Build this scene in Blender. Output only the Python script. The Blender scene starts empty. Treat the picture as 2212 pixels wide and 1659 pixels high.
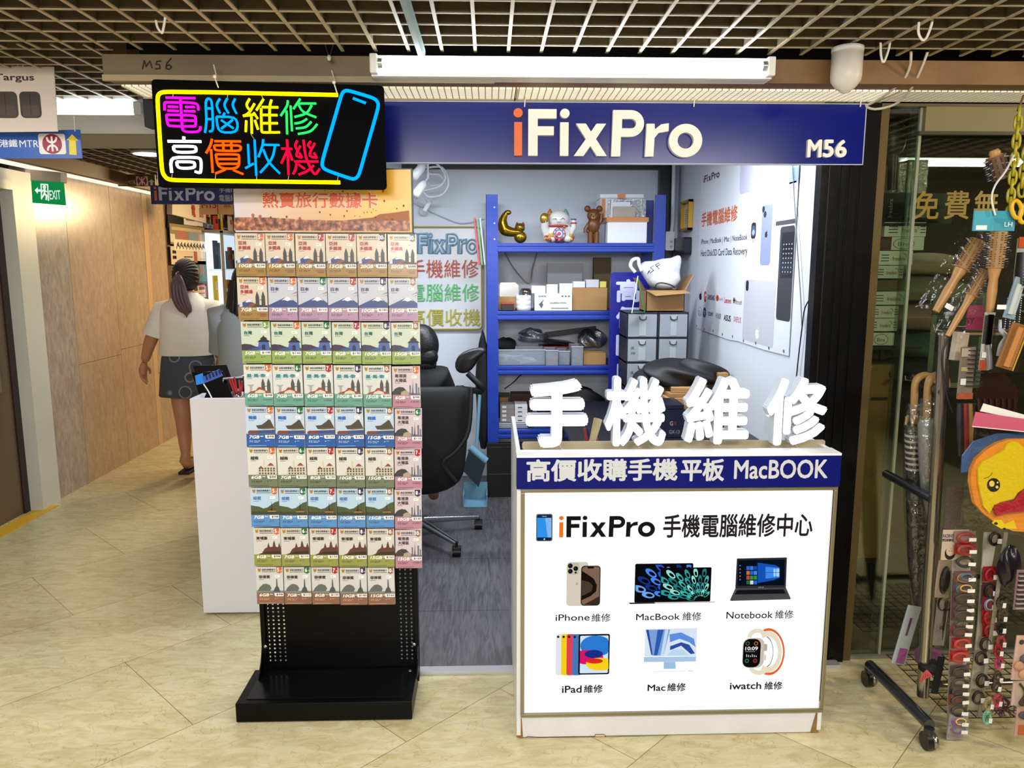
import bpy, math, random
from mathutils import Vector, Matrix, Euler
S = bpy.context.scene
COL = S.collection
random.seed(7)
# ---------------------------------------------------------------- camera, world, exposure
FPX, PITCH, YAW, CH = 1650.0, math.radians(8.8), math.radians(1.7), 1.55
EYE = Vector((0, 0, CH))
FWD = Vector((math.sin(YAW)*math.cos(PITCH), math.cos(YAW)*math.cos(PITCH), -math.sin(PITCH)))
RGT = Vector((math.cos(YAW), -math.sin(YAW), 0))
UPV = RGT.cross(FWD)
cam_d = bpy.data.cameras.new('camera'); cam_d.sensor_width = 36; cam_d.lens = FPX/2212*36
cam_d.clip_start = 0.02; cam_d.clip_end = 60
cam = bpy.data.objects.new('camera', cam_d); COL.objects.link(cam)
cam.matrix_world = Matrix(((RGT.x, UPV.x, -FWD.x, 0), (RGT.y, UPV.y, -FWD.y, 0), (RGT.z, UPV.z, -FWD.z, CH), (0, 0, 0, 1)))
S.camera = cam
S.view_settings.view_transform = 'Standard'; S.view_settings.look = 'None'
S.view_settings.gamma = 1; S.view_settings.use_curve_mapping = False
S.view_settings.exposure = 0.0
W = bpy.data.worlds.new('world'); S.world = W; W.use_nodes = True
W.node_tree.nodes['Background'].inputs[0].default_value = (1.0, 0.88, 0.72, 1)
W.node_tree.nodes['Background'].inputs[1].default_value = 0.16
cy = S.cycles
cy.max_bounces = 6; cy.diffuse_bounces = 3; cy.glossy_bounces = 3; cy.transmission_bounces = 3
cy.transparent_max_bounces = 10; cy.caustics_reflective = False; cy.caustics_refractive = False
cy.sample_clamp_indirect = 4.0

def area(name, loc, to, sx, sy, power, col):
    l = bpy.data.lights.new(name, 'AREA'); l.shape = 'RECTANGLE'; l.size = sx; l.size_y = sy
    l.energy = power; l.color = col
    o = bpy.data.objects.new(name, l); COL.objects.link(o); o.location = loc
    o.rotation_euler = (Vector(to)-Vector(loc)).to_track_quat('-Z', 'Y').to_euler()
    return o
# passage area lights: unseen, standing for near ceiling fixtures, added as front fill
area('passage_area_light', (-1.0, .2, 2.16), (-1.0, .5, 0), 1.2, .3, 52, (1, .97, .92))
area('passage_area_light', (1.3, .3, 2.16), (1.4, .9, 0), 1.2, .3, 46, (1, .97, .92))
area('passage_area_light', (-2.0, 1.9, 2.16), (-2.1, 2.2, 0), .6, .3, 15, (1, .97, .92))
area('passage_area_light', (-.2, -1.9, 2.0), (-.3, 2.6, 1.2), 1.2, .4, 70, (1, .97, .92))  # added fill, tilted toward the front of the card stand
area('stall_spotlight', (3.35, 1.35, 2.15), (1.75, 2.4, .3), .12, .12, 30, (1, .80, .52))
# lamps on the shop's own ceiling, behind the fascia sign
area('shop_lamp', (0.75, 3.6, 2.24), (0.75, 3.7, 0), 1.2, .12, 32, (.86, .93, 1))
area('shop_lamp', (-0.35, 4.2, 2.24), (-0.35, 4.3, 0), 1.2, .12, 30, (.86, .93, 1))
# warm shop lamps further along the passage
area('far_shop_lamp', (-1.5, 7.6, 2.1), (-2.6, 6.6, .5), .5, .3, 40, (1, .72, .38))
area('passage_area_light', (-1.9, 5.9, 2.17), (-1.9, 5.9, 0), .6, .3, 14, (1, .86, .66))

# ---------------------------------------------------------------- from a photo pixel to a point of the place
def ray(px, py): return FWD + RGT*((px-1106)/FPX) - UPV*((py-829.5)/FPX)
def PY(px, py, y): r = ray(px, py); return EYE + r*(y/r.y)
def PX(px, py, x): r = ray(px, py); return EYE + r*(x/r.x)
def PZ(px, py, z): r = ray(px, py); return EYE + r*((z-CH)/r.z)

class Fr:
    """a flat frame: origin, right, up; n points out of the face"""
    def __init__(s, o, u=(1, 0, 0), v=(0, 0, 1)):
        s.o = Vector(o); s.u = Vector(u).normalized(); s.n = s.u.cross(Vector(v)).normalized(); s.v = s.n.cross(s.u)
    def at(s, x, y, h=0): return s.o + s.u*x + s.v*y + s.n*h
    def px(s, px, py):
        r = ray(px, py); t = (s.o-EYE).dot(s.n)/r.dot(s.n); d = EYE + r*t - s.o
        return d.dot(s.u), d.dot(s.v)
    def pts(s, l): return [s.px(*p) for p in l]
    def sub(s, x, y, h=0, ang=0):
        c, k = math.cos(ang), math.sin(ang)
        return Fr(s.at(x, y, h), s.u*c+s.v*k, s.v*c-s.u*k)

# ---------------------------------------------------------------- materials
def lin(h):
    h = h.lstrip('#'); o = []
    for i in (0, 2, 4):
        c = int(h[i:i+2], 16)/255; o.append(c/12.92 if c <= .04045 else ((c+.055)/1.055)**2.4)
    return (*o, 1)
_M = {}
def mat(h, rough=.5, metal=0., em=0., alpha=1., spec=.5, coat=0., noise=0., nscale=8., bump=0.):
    k = (h, rough, metal, em, alpha, spec, coat, noise, nscale, bump)
    if k in _M: return _M[k]
    m = bpy.data.materials.new('finish_'+h.strip('#')); m.use_nodes = True
    nt = m.node_tree; b = nt.nodes['Principled BSDF']
    b.inputs['Base Color'].default_value = lin(h); b.inputs['Roughness'].default_value = rough
    b.inputs['Metallic'].default_value = metal; b.inputs['Specular IOR Level'].default_value = spec
    if coat: b.inputs['Coat Weight'].default_value = coat; b.inputs['Coat Roughness'].default_value = .12
    if em: b.inputs['Emission Color'].default_value = lin(h); b.inputs['Emission Strength'].default_value = em
    if alpha < 1: b.inputs['Alpha'].default_value = alpha
    if noise or bump:
        tc = nt.nodes.new('ShaderNodeTexCoord'); n = nt.nodes.new('ShaderNodeTexNoise')
        n.inputs['Scale'].default_value = nscale; n.inputs['Detail'].default_value = 4
        nt.links.new(tc.outputs['Object'], n.inputs['Vector'])
        if noise:
            r = nt.nodes.new('ShaderNodeValToRGB'); c = lin(h)
            r.color_ramp.elements[0].position = .3; r.color_ramp.elements[1].position = .7
            r.color_ramp.elements[0].color = (*[x*(1-noise) for x in c[:3]], 1)
            r.color_ramp.elements[1].color = (*[min(1, x*(1+noise)) for x in c[:3]], 1)
            nt.links.new(n.outputs['Fac'], r.inputs['Fac']); nt.links.new(r.outputs['Color'], b.inputs['Base Color'])
        if bump:
            bn = nt.nodes.new('ShaderNodeBump'); bn.inputs['Strength'].default_value = bump; bn.inputs['Distance'].default_value = .01
            nt.links.new(n.outputs['Fac'], bn.inputs['Height']); nt.links.new(bn.outputs['Normal'], b.inputs['Normal'])
    _M[k] = m; return m
def E(h, s=1.0): return mat('#'+h.lstrip('#'), .5, em=s, spec=0.) if False else emit(h, s)
def emit(h, s):
    k = ('emit', h, s)
    if k in _M: return _M[k]
    m = bpy.data.materials.new('lit_'+h.strip('#')); m.use_nodes = True; nt = m.node_tree
    e = nt.nodes.new('ShaderNodeEmission'); e.inputs[0].default_value = lin(h); e.inputs[1].default_value = s
    nt.links.new(e.outputs[0], nt.nodes['Material Output'].inputs[0]); _M[k] = m; return m
def film(tint='#ffffff', clear=.8, rough=.12, crinkle=0., scale=30.):
    """clear plastic or glass: mostly lets light through, a little gloss"""
    k = ('film', tint, clear, rough, crinkle, scale)
    if k in _M: return _M[k]
    m = bpy.data.materials.new('clear_plastic'); m.use_nodes = True; nt = m.node_tree; N = nt.nodes.new; L = nt.links.new
    t = N('ShaderNodeBsdfTransparent'); t.inputs[0].default_value = lin(tint)
    g = N('ShaderNodeBsdfGlossy'); g.inputs['Roughness'].default_value = rough
    mx = N('ShaderNodeMixShader'); mx.inputs[0].default_value = 1-clear
    L(t.outputs[0], mx.inputs[1]); L(g.outputs[0], mx.inputs[2])
    if crinkle:
        tc = N('ShaderNodeTexCoord'); n = N('ShaderNodeTexNoise'); n.inputs['Scale'].default_value = scale; n.inputs['Detail'].default_value = 3
        bp = N('ShaderNodeBump'); bp.inputs['Strength'].default_value = crinkle; bp.inputs['Distance'].default_value = .02
        L(tc.outputs['Object'], n.inputs['Vector']); L(n.outputs['Fac'], bp.inputs['Height']); L(bp.outputs[0], g.inputs['Normal'])
    L(mx.outputs[0], nt.nodes['Material Output'].inputs[0]); _M[k] = m; return m
def nodemat(name, fn):
    m = bpy.data.materials.new(name); m.use_nodes = True; nt = m.node_tree
    fn(nt, nt.nodes.new, nt.links.new, nt.nodes['Principled BSDF']); return m

# ---------------------------------------------------------------- text outlines (built-in font)
_T = {}
_tc = bpy.data.curves.new('lettering', 'FONT'); _to = bpy.data.objects.new('lettering', _tc); COL.objects.link(_to)
def glyphs(s, bold=0., ext=0., shear=0., res=3, spacing=1.):
    k = (s, bold, ext, shear, res, spacing)
    if k not in _T:
        _tc.body = s; _tc.size = 1; _tc.offset = bold; _tc.extrude = ext; _tc.shear = shear; _tc.resolution_u = res; _tc.space_character = spacing
        bpy.context.view_layer.update()
        ev = _to.evaluated_get(bpy.context.evaluated_depsgraph_get()); me = ev.to_mesh()
        vs = [tuple(v.co) for v in me.vertices]; fs = [tuple(p.vertices) for p in me.polygons]
        ev.to_mesh_clear()
        xs = [v[0] for v in vs] or [0]; ys = [v[1] for v in vs] or [0]
        _T[k] = (vs, fs, min(xs), max(xs), min(ys), max(ys))
    return _T[k]

# ---------------------------------------------------------------- mesh builder
WL = {}
class MB:
    def __init__(s, T=None): s.v = []; s.f = []; s.mi = []; s.sm = []; s.mats = []; s.T = T
    def add(s, vs, fs, m, smooth=False):
        if m not in s.mats: s.mats.append(m)
        i = s.mats.index(m); b = len(s.v)
        if s.T is not None: vs = [s.T @ Vector(v) for v in vs]
        s.v.extend(tuple(v) for v in vs)
        for f in fs: s.f.append(tuple(b+k for k in f)); s.mi.append(i); s.sm.append(smooth)
        return s
    def box(s, x0, x1, y0, y1, z0, z1, m):
        vs = [(x, y, z) for z in (z0, z1) for y in (y0, y1) for x in (x0, x1)]
        return s.add(vs, [(0, 2, 3, 1), (4, 5, 7, 6), (0, 1, 5, 4), (2, 6, 7, 3), (0, 4, 6, 2), (1, 3, 7, 5)], m)
    def obox(s, c, d, m, rot=None):
        R = (rot if isinstance(rot, Matrix) else Euler(rot or (0, 0, 0)).to_matrix())
        c = Vector(c); vs = [c + R @ Vector((x*d[0]/2, y*d[1]/2, z*d[2]/2)) for z in (-1, 1) for y in (-1, 1) for x in (-1, 1)]
        return s.add(vs, [(0, 2, 3, 1), (4, 5, 7, 6), (0, 1, 5, 4), (2, 6, 7, 3), (0, 4, 6, 2), (1, 3, 7, 5)], m)
    def tube(s, pts, r, m, n=8, closed=False, caps=True, smooth=True):
        P = [Vector(p) for p in pts]; k = len(P)
        rs = r if isinstance(r, (list, tuple)) else [r]*k
        vs = []; prev = None
        for i in range(k):
            a = P[i-1] if (i or closed) else P[i]; b = P[(i+1) % k] if (i < k-1 or closed) else P[i]
            t = (b-a).normalized() if (b-a).length > 1e-9 else Vector((0, 0, 1))
            if prev is None:
                q = Vector((0, 0, 1)) if abs(t.z) < .9 else Vector((1, 0, 0))
                prev = t.cross(q).normalized()
            prev = (prev - t*prev.dot(t)); prev = prev.normalized() if prev.length > 1e-6 else t.orthogonal().normalized()
            w = t.cross(prev)
            sc = 1.0
            if 0 < i < k-1 or closed:
                d1 = (P[i]-P[i-1]).normalized(); c = max(.45, math.sqrt(max(0, (1+d1.dot((P[(i+1) % k]-P[i]).normalized()))/2))); sc = min(1/c, 1.5)
            for j in range(n):
                g = 2*math.pi*j/n; vs.append(P[i] + (prev*math.cos(g)+w*math.sin(g))*rs[i]*sc)
        fs = []
        for i in range(k if closed else k-1):
            for j in range(n):
                a = i*n+j; b = i*n+(j+1) % n; c = ((i+1) % k)*n+(j+1) % n; d = ((i+1) % k)*n+j
                fs.append((a, b, c, d))
        s.add(vs, fs, m, smooth)
        if caps and not closed:
            s.add(vs[:n], [tuple(reversed(range(n)))], m); s.add(vs[-n:], [tuple(range(n))], m)
        return s
    def cyl(s, p0, p1, r0, m, r1=None, n=16, caps=True): return s.tube([p0, p1], [r0, r0 if r1 is None else r1], m, n, caps=caps)
    def lathe(s, prof, o, m, n=20, axis=None, smooth=True):
        o = Vector(o); R = (Vector(axis).normalized().to_track_quat('Z', 'Y').to_matrix() if axis else Matrix.Identity(3))
        vs = []; fs = []
        for (r, z) in prof:
            for j in range(n): g = 2*math.pi*j/n; vs.append(o + R @ Vector((r*math.cos(g), r*math.sin(g), z)))
        for i in range(len(prof)-1):
            for j in range(n): fs.append((i*n+j, i*n+(j+1) % n, (i+1)*n+(j+1) % n, (i+1)*n+j))
        if prof[0][0] > 1e-6: fs.append(tuple(reversed(range(n))))
        if prof[-1][0] > 1e-6: fs.append(tuple((len(prof)-1)*n+j for j in range(n)))
        return s.add(vs, fs, m, smooth)
    def sph(s, c, r, m, n=16, k=10, rot=None):
        c = Vector(c); r = r if isinstance(r, (tuple, list)) else (r, r, r); R = Euler(rot or (0, 0, 0)).to_matrix()
        vs = []; fs = []
        for i in range(1, k):
            a = math.pi*i/k
            for j in range(n): g = 2*math.pi*j/n; vs.append(c + R @ Vector((r[0]*math.sin(a)*math.cos(g), r[1]*math.sin(a)*math.sin(g), r[2]*math.cos(a))))
        vs += [c + R @ Vector((0, 0, r[2])), c + R @ Vector((0, 0, -r[2]))]; t = len(vs)-2
        for i in range(k-2):
            for j in range(n): fs.append((i*n+j, (i+1)*n+j, (i+1)*n+(j+1) % n, i*n+(j+1) % n))
        for j in range(n): fs.append((t, j, (j+1) % n)); fs.append((t+1, (k-2)*n+(j+1) % n, (k-2)*n+j))
        return s.add(vs, fs, m, True)
    def torus(s, c, R, r, m, u=(1, 0, 0), v=(0, 0, 1), n=24, k=8, ry=None):
        u = Vector(u).normalized(); v = Vector(v).normalized(); c = Vector(c); ry = ry or R
        return s.tube([c+u*R*math.cos(2*math.pi*i/n)+v*ry*math.sin(2*math.pi*i/n) for i in range(n)], r, m, k, closed=True)
    # flat work on a frame
    def poly(s, fr, pts, h, m): return s.add([fr.at(x, y, h) for x, y in pts], [tuple(range(len(pts)))], m)
    def rect(s, fr, x0, y0, x1, y1, h, m): return s.poly(fr, [(x0, y0), (x1, y0), (x1, y1), (x0, y1)], h, m)
    def rrect(s, fr, x0, y0, x1, y1, r, h, m, th=0):
        p = rr(x0, y0, x1, y1, r)
        return s.prism(fr, p, h, h+th, m) if th else s.poly(fr, p, h, m)
    def disc(s, fr, x, y, r, h, m, n=20, ry=None, ang=0):
        ry = ry or r; c, k = math.cos(ang), math.sin(ang); p = []
        for j in range(n):
            a = 2*math.pi*j/n; dx, dy = r*math.cos(a), ry*math.sin(a); p.append((x+dx*c-dy*k, y+dx*k+dy*c))
        return s.poly(fr, p, h, m)
    def prism(s, fr, pts, h0, h1, m, m2=None):
        n = len(pts); A = [fr.at(x, y, h0) for x, y in pts]; B = [fr.at(x, y, h1) for x, y in pts]
        s.add(A+B, [(i, (i+1) % n, n+(i+1) % n, n+i) for i in range(n)]+[tuple(reversed(range(n)))], m)
        return s.add(B, [tuple(range(n))], m2 or m)
    def line(s, fr, pts, w, h, m, closed=False):
        k = len(pts)
        for i in range(k if closed else k-1):
            (x0, y0), (x1, y1) = pts[i], pts[(i+1) % k]; d = math.hypot(x1-x0, y1-y0) or 1e-6
            nx, ny = -(y1-y0)/d*w/2, (x1-x0)/d*w/2; ex, ey = (x1-x0)/d*w*.3, (y1-y0)/d*w*.3
            s.poly(fr, [(x0-ex-nx, y0-ey-ny), (x1+ex-nx, y1+ey-ny), (x1+ex+nx, y1+ey+ny), (x0-ex+nx, y0-ey+ny)], h+.00002*(i % 3), m)
        return s
    def text(s, fr, t, x0, y0, x1, y1, h, m, bold=.012, ext=0., shear=0., res=3, fit='box', spacing=1., m2=None):
        """lettering filling the box x0..x1, y0..y1; fit='h' keeps the letter shapes, starting at x0; 'c' centres them"""
        vs, fs, a, b, c, d = glyphs(t, 0., ext and 1., shear, res, spacing)
        if not vs: return s
        bd = max(0., bold)
        sy = (y1-y0)/max(d-c+2*bd, 1e-6); sx = (x1-x0)/max(b-a+2*bd, 1e-6)
        if fit == 'h': sx = sy
        if fit == 'c': sx = sy; x0 = (x0+x1)/2-(b-a+2*bd)*sx/2
        # heavier letters: the outline laid down several times, shifted round a small circle
        k = 0 if bd < .004 else (2 if res < 2 else (4 if bd < .02 else 8))
        sh = [(bd*math.cos(2*math.pi*(i+.5*(k == 4))/k), bd*math.sin(2*math.pi*(i+.5*(k == 4))/k)) for i in range(k)]
        if k in (0, 8): sh.append((0, 0))
        for i, (dx, dy) in enumerate(sh):
            hh = h+.00001*i
            out = [fr.at(x0+(x-a+bd+dx)*sx, y0+(y-c+bd+dy)*sy, hh+((z+1)*ext/2 if ext else 0)) for x, y, z in vs]
            s.add(out, fs, m)
        return s
    def build(s, name, parent=None, bevel=0., sub=0, label=None, kind=None, seg=2):
        me = bpy.data.meshes.new(name); vs = s.v
        lo = [min(v[i] for v in vs) for i in range(3)]; hi = [max(v[i] for v in vs) for i in range(3)]
        o0 = Vector(((lo[0]+hi[0])/2, (lo[1]+hi[1])/2, lo[2]))
        me.from_pydata([tuple(Vector(v)-o0) for v in vs], [], s.f)
        for m in s.mats: me.materials.append(m)
        me.polygons.foreach_set('material_index', s.mi); me.polygons.foreach_set('use_smooth', s.sm); me.update()
        o = bpy.data.objects.new(name, me); COL.objects.link(o); WL[o] = o0
        if parent: o.parent = parent; o.location = o0 - WL[parent]
        else: o.location = o0
        if bevel:
            b = o.modifiers.new('bevel', 'BEVEL'); b.width = bevel; b.segments = seg; b.limit_method = 'ANGLE'; b.angle_limit = .6
        if sub:
            q = o.modifiers.new('smooth', 'SUBSURF'); q.levels = sub; q.render_levels = sub
            for p in me.polygons: p.use_smooth = True
        if label: o['label'] = label
        if kind: o['kind'] = kind
        return o
def rr(x0, y0, x1, y1, r, n=5):
    p = []
    for cx, cy, a0 in ((x1-r, y0+r, -90), (x1-r, y1-r, 0), (x0+r, y1-r, 90), (x0+r, y0+r, 180)):
        for i in range(n): a = math.radians(a0+90*i/(n-1)); p.append((cx+r*math.cos(a), cy+r*math.sin(a)))
    return p
def smoothpath(pts, n=4, closed=False):
    P = [Vector(p) for p in pts]; k = len(P); out = []
    for i in range(k if closed else k-1):
        g = lambda j: P[j % k] if closed else P[max(0, min(k-1, j))]
        a, b, c, d = g(i-1), g(i), g(i+1), g(i+2)
        for t in range(n):
            t /= n; out.append(.5*((2*b)+(c-a)*t+(2*a-5*b+4*c-d)*t*t+(3*b-a-3*c+d)*t**3))
    if not closed: out.append(P[-1])
    return out
def chaikin(P, closed=False, it=2):
    P = [Vector(p) for p in P]
    for _ in range(it):
        Q = []; k = len(P)
        for i in range(k if closed else k-1):
            a, b = P[i], P[(i+1) % k]; d = min(.25, .012/max((b-a).length, 1e-6)); Q += [a.lerp(b, d), b.lerp(a, d)]
        P = Q if closed else [P[0]]+Q[1:-1]+[P[-1]]
    return P
APPLE = [(0, .62), (.2, .72), (.45, .7), (.62, .55), (.46, .35), (.44, .08), (.62, -.14), (.68, -.2), (.55, -.55), (.35, -.85), (.18, -.88), (0, -.8), (-.2, -.88), (-.4, -.82), (-.62, -.5), (-.72, -.1), (-.68, .3), (-.5, .6), (-.25, .72)]
def apple(mb, fr, x, y, rx, ry, h, m):
    mb.poly(fr, [(x+a*rx, y+b*ry) for a, b in APPLE[::-1]], h, m); mb.poly(fr, [(x+a*rx, y+b*ry) for a, b in ((0, .8), (.15, .82), (.28, 1.0), (.25, 1.2), (.05, 1.0))], h, m)
def tag(o, label, cat, group=None):
    o['label'] = label; o['category'] = cat
    if group: o['group'] = group
    return o
def struct(o, label=None):
    o['kind'] = 'structure'
    if label: o['label'] = label
    return o
def thing(name, label, cat, loc=(0, 0, 0), group=None):
    o = bpy.data.objects.new(name, None); COL.objects.link(o); o.location = loc; WL[o] = Vector(loc); o.empty_display_size = .1
    return tag(o, label, cat, group)
def copy_tree(o, parent=None):
    c = o.copy(); COL.objects.link(c); c.parent = parent
    for ch in [x for x in COL.objects if x.parent == o]: copy_tree(ch, c)
    return c
X, Y, Z = Vector((1, 0, 0)), Vector((0, 1, 0)), Vector((0, 0, 1))
def front(y, x=0, z=0): return Fr((x, y, z))            # faces the camera side (-Y)
def on_right_wall(x, y=0, z=0): return Fr((x, y, z), (0, -1, 0))   # faces -X; right = towards the viewer
def on_left_wall(x, y=0, z=0): return Fr((x, y, z), (0, 1, 0))     # faces +X; right = away from the viewer

# the shop's own wordmark, in geometric letters; y from 0 (baseline) to 1 (height of the F)
def _arc(cx, cy, r, a0, a1, n=14): return [(cx+r*math.cos(math.radians(a0+(a1-a0)*i/n)), cy+r*math.sin(math.radians(a0+(a1-a0)*i/n))) for i in range(n+1)]
def logo_shapes():
    g = []
    U = lambda x, y: ((x-38)/395, (1335-y)/395)
    R = lambda x0, y0, x1, y1: [U(x0, y1), U(x1, y1), U(x1, y0), U(x0, y0)]
    disc = lambda cx, cy, r: [U(x, y) for x, y in _arc(cx, cy, r, 0, -342, 19)]
    g.append(('i', [R(41, 1050, 108, 1335), disc(74, 972, 39)]))
    g.append(('F', [[U(160, 1335), U(240, 1335), U(240, 1160), U(377, 1160), U(377, 1085), U(240, 1085), U(240, 1018), U(399, 1018), U(399, 940), U(160, 940)]]))
    g.append(('i', [R(430, 1050, 502, 1335), disc(469, 975, 40)]))
    g.append(('x', [[U(548, 1335), U(632, 1335), U(690, 1250), U(745, 1335), U(830, 1335), U(736, 1190), U(820, 1060), U(738, 1060), U(692, 1128), U(648, 1060), U(565, 1060), U(649, 1190)]]))
    out = [(868, 1338), (945, 1338), (948, 1170), (1030, 1170)] + [(x, y) for x, y in _arc(1030, 1057, 113, 90, -90)] + [(878, 944)]
    inn = [(955, 1018), (1030, 1018)] + [(x, y) for x, y in _arc(1035, 1058, 40, -90, 90, 8)] + [(1030, 1098), (955, 1098)]
    g.append(('P', [[U(*p) for p in out[:3]+out[3:]], [U(*p) for p in inn]]))
    g.append(('r', [[U(*p) for p in [(1157, 1338), (1230, 1338), (1235, 1180), (1270, 1135), (1354, 1120), (1354, 1053), (1290, 1062), (1236, 1105), (1232, 1058), (1166, 1058)]]]))
    g.append(('o', [[U(x, y) for x, y in _arc(1502, 1200, 143, 0, 360, 32)[:-1]], [U(x, y) for x, y in _arc(1502, 1200, 69, 0, 360, 32)[:-1]]]))
    return g
def ring_faces(mb, fr, outer, inner, h0, h1, m):
    """a letter with a hole: outer outline and inner outline joined by a bridge"""
    def area2(p): return sum(p[i][0]*p[(i+1) % len(p)][1]-p[(i+1) % len(p)][0]*p[i][1] for i in range(len(p)))
    if area2(outer) < 0: outer = outer[::-1]; 
    if area2(inner) > 0: inner = inner[::-1]
    from mathutils.geometry import tessellate_polygon
    tri = tessellate_polygon([[Vector((*p, 0)) for p in outer], [Vector((*p, 0)) for p in inner]])
    allp = outer+inner
    for hh in ((h1,) if h1 == h0 else (h1, h0)):
        for t in tri:
            a, b, c = [allp[k] for k in t]
            if ((b[0]-a[0])*(c[1]-a[1])-(c[0]-a[0])*(b[1]-a[1]))*(1 if hh == h1 else -1) < 0: b, c = c, b
            mb.poly(fr, [a, b, c], hh, m)
    if h1 != h0:
        for loop in (outer, inner):
            n = len(loop)
            mb.add([fr.at(x, y, h0) for x, y in loop]+[fr.at(x, y, h1) for x, y in loop], [(i, (i+1) % n, n+(i+1) % n, n+i) for i in range(n)], m)
def logo(mb, fr, x, y, h, mi, mr, h0=.0005, th=0., width=None, only=None):
    sx = h if width is None else width/4.07
    for k, (c, shp) in enumerate(logo_shapes()):
        if only is not None and k not in only: continue
        m = mi if k == 0 else mr
        T = lambda l: [(x+p[0]*sx, y+p[1]*h) for p in l]
        if c in 'Po': ring_faces(mb, fr, T(shp[0]), T(shp[1]), h0, h0+th, m)
        else:
            for p in shp:
                q = T(p)
                if sum(q[i][0]*q[(i+1) % len(q)][1]-q[(i+1) % len(q)][0]*q[i][1] for i in range(len(q))) < 0: q = q[::-1]
                if th: mb.prism(fr, q, h0, h0+th, m)
                else: mb.poly(fr, q, h0, m)
# ================================================================ SETTING
YF = 2.78          # the shop front line
def marble_floor(nt, N, L, b):
    tc = N('ShaderNodeTexCoord'); mp = N('ShaderNodeMapping'); mp.inputs['Rotation'].default_value = (0, 0, math.radians(-45))
    mp.inputs['Location'].default_value = (2.08+3.182, -2.44+.605*20+3.182, 0)
    L(tc.outputs['Object'], mp.inputs[0])
    br = N('ShaderNodeTexBrick'); br.inputs['Scale'].default_value = 1; br.inputs['Mortar Size'].default_value = .0014
    br.inputs['Brick Width'].default_value = .88; br.inputs['Row Height'].default_value = .605; br.offset = .5
    br.inputs['Color1'].default_value = lin('#dfd9be'); br.inputs['Color2'].default_value = lin('#d0c9aa'); br.inputs['Mortar'].default_value = lin('#8c7d5c')
    L(mp.outputs[0], br.inputs['Vector'])
    ms = N('ShaderNodeMapping'); ms.inputs['Rotation'].default_value = (0, 0, math.radians(-20)); ms.inputs['Scale'].default_value = (3.2, 10, 1); L(tc.outputs['Object'], ms.inputs[0])
    n1 = N('ShaderNodeTexNoise'); n1.inputs['Scale'].default_value = 2.6; n1.inputs['Detail'].default_value = 8; n1.inputs['Distortion'].default_value = 1.2; L(ms.outputs[0], n1.inputs[0])
    r = N('ShaderNodeValToRGB'); r.color_ramp.elements[0].color = lin('#ded6ba'); r.color_ramp.elements[1].color = lin('#f3efe0')
    r.color_ramp.elements[0].position = .36; r.color_ramp.elements[1].position = .62; L(n1.outputs[0], r.inputs[0])
    mx = N('ShaderNodeMix'); mx.data_type = 'RGBA'; mx.blend_type = 'MULTIPLY'; mx.inputs[0].default_value = 1
    L(br.outputs[0], mx.inputs[6]); L(r.outputs[0], mx.inputs[7])
    # thin veins
    n2 = N('ShaderNodeTexNoise'); n2.inputs['Scale'].default_value = 7; n2.inputs['Detail'].default_value = 5; n2.inputs['Distortion'].default_value = 2; L(tc.outputs['Object'], n2.inputs[0])
    r2 = N('ShaderNodeValToRGB'); e = r2.color_ramp.elements; e[0].position = .49; e[0].color = (1, 1, 1, 1); e[1].position = .51; e[1].color = (1, 1, 1, 1)
    k = e.new(.5); k.color = lin('#c7ae84'); L(n2.outputs[0], r2.inputs[0])
    m2 = N('ShaderNodeMix'); m2.data_type = 'RGBA'; m2.blend_type = 'MULTIPLY'; m2.inputs[0].default_value = .5
    L(mx.outputs[2], m2.inputs[6]); L(r2.outputs[0], m2.inputs[7])
    L(m2.outputs[2], b.inputs['Base Color']); b.inputs['Roughness'].default_value = .24; b.inputs['Specular IOR Level'].default_value = .45
M_FLOOR = nodemat('polished_marble', marble_floor)
def marble_wall(nt, N, L, b, ca='#a88e74', cb='#bca389'):
    tc = N('ShaderNodeTexCoord'); ms = N('ShaderNodeMapping'); ms.inputs['Scale'].default_value = (9, 9, 4); ms.inputs['Rotation'].default_value = (.2, 0, 0); L(tc.outputs['Object'], ms.inputs[0])
    n1 = N('ShaderNodeTexNoise'); n1.inputs['Scale'].default_value = 3; n1.inputs['Detail'].default_value = 9; n1.inputs['Distortion'].default_value = .9; L(ms.outputs[0], n1.inputs[0])
    r = N('ShaderNodeValToRGB'); r.color_ramp.elements[0].color = lin(ca); r.color_ramp.elements[1].color = lin(cb)
    r.color_ramp.elements[0].position = .3; r.color_ramp.elements[1].position = .7; L(n1.outputs[0], r.inputs[0]); L(r.outputs[0], b.inputs['Base Color'])
    b.inputs['Roughness'].default_value = .24; b.inputs['Specular IOR Level'].default_value = .5
M_WARM = nodemat('warm_marble', marble_wall)
M_GREY = nodemat('grey_marble', lambda *a: marble_wall(*a, ca='#94857a', cb='#b3a596'))
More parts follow.
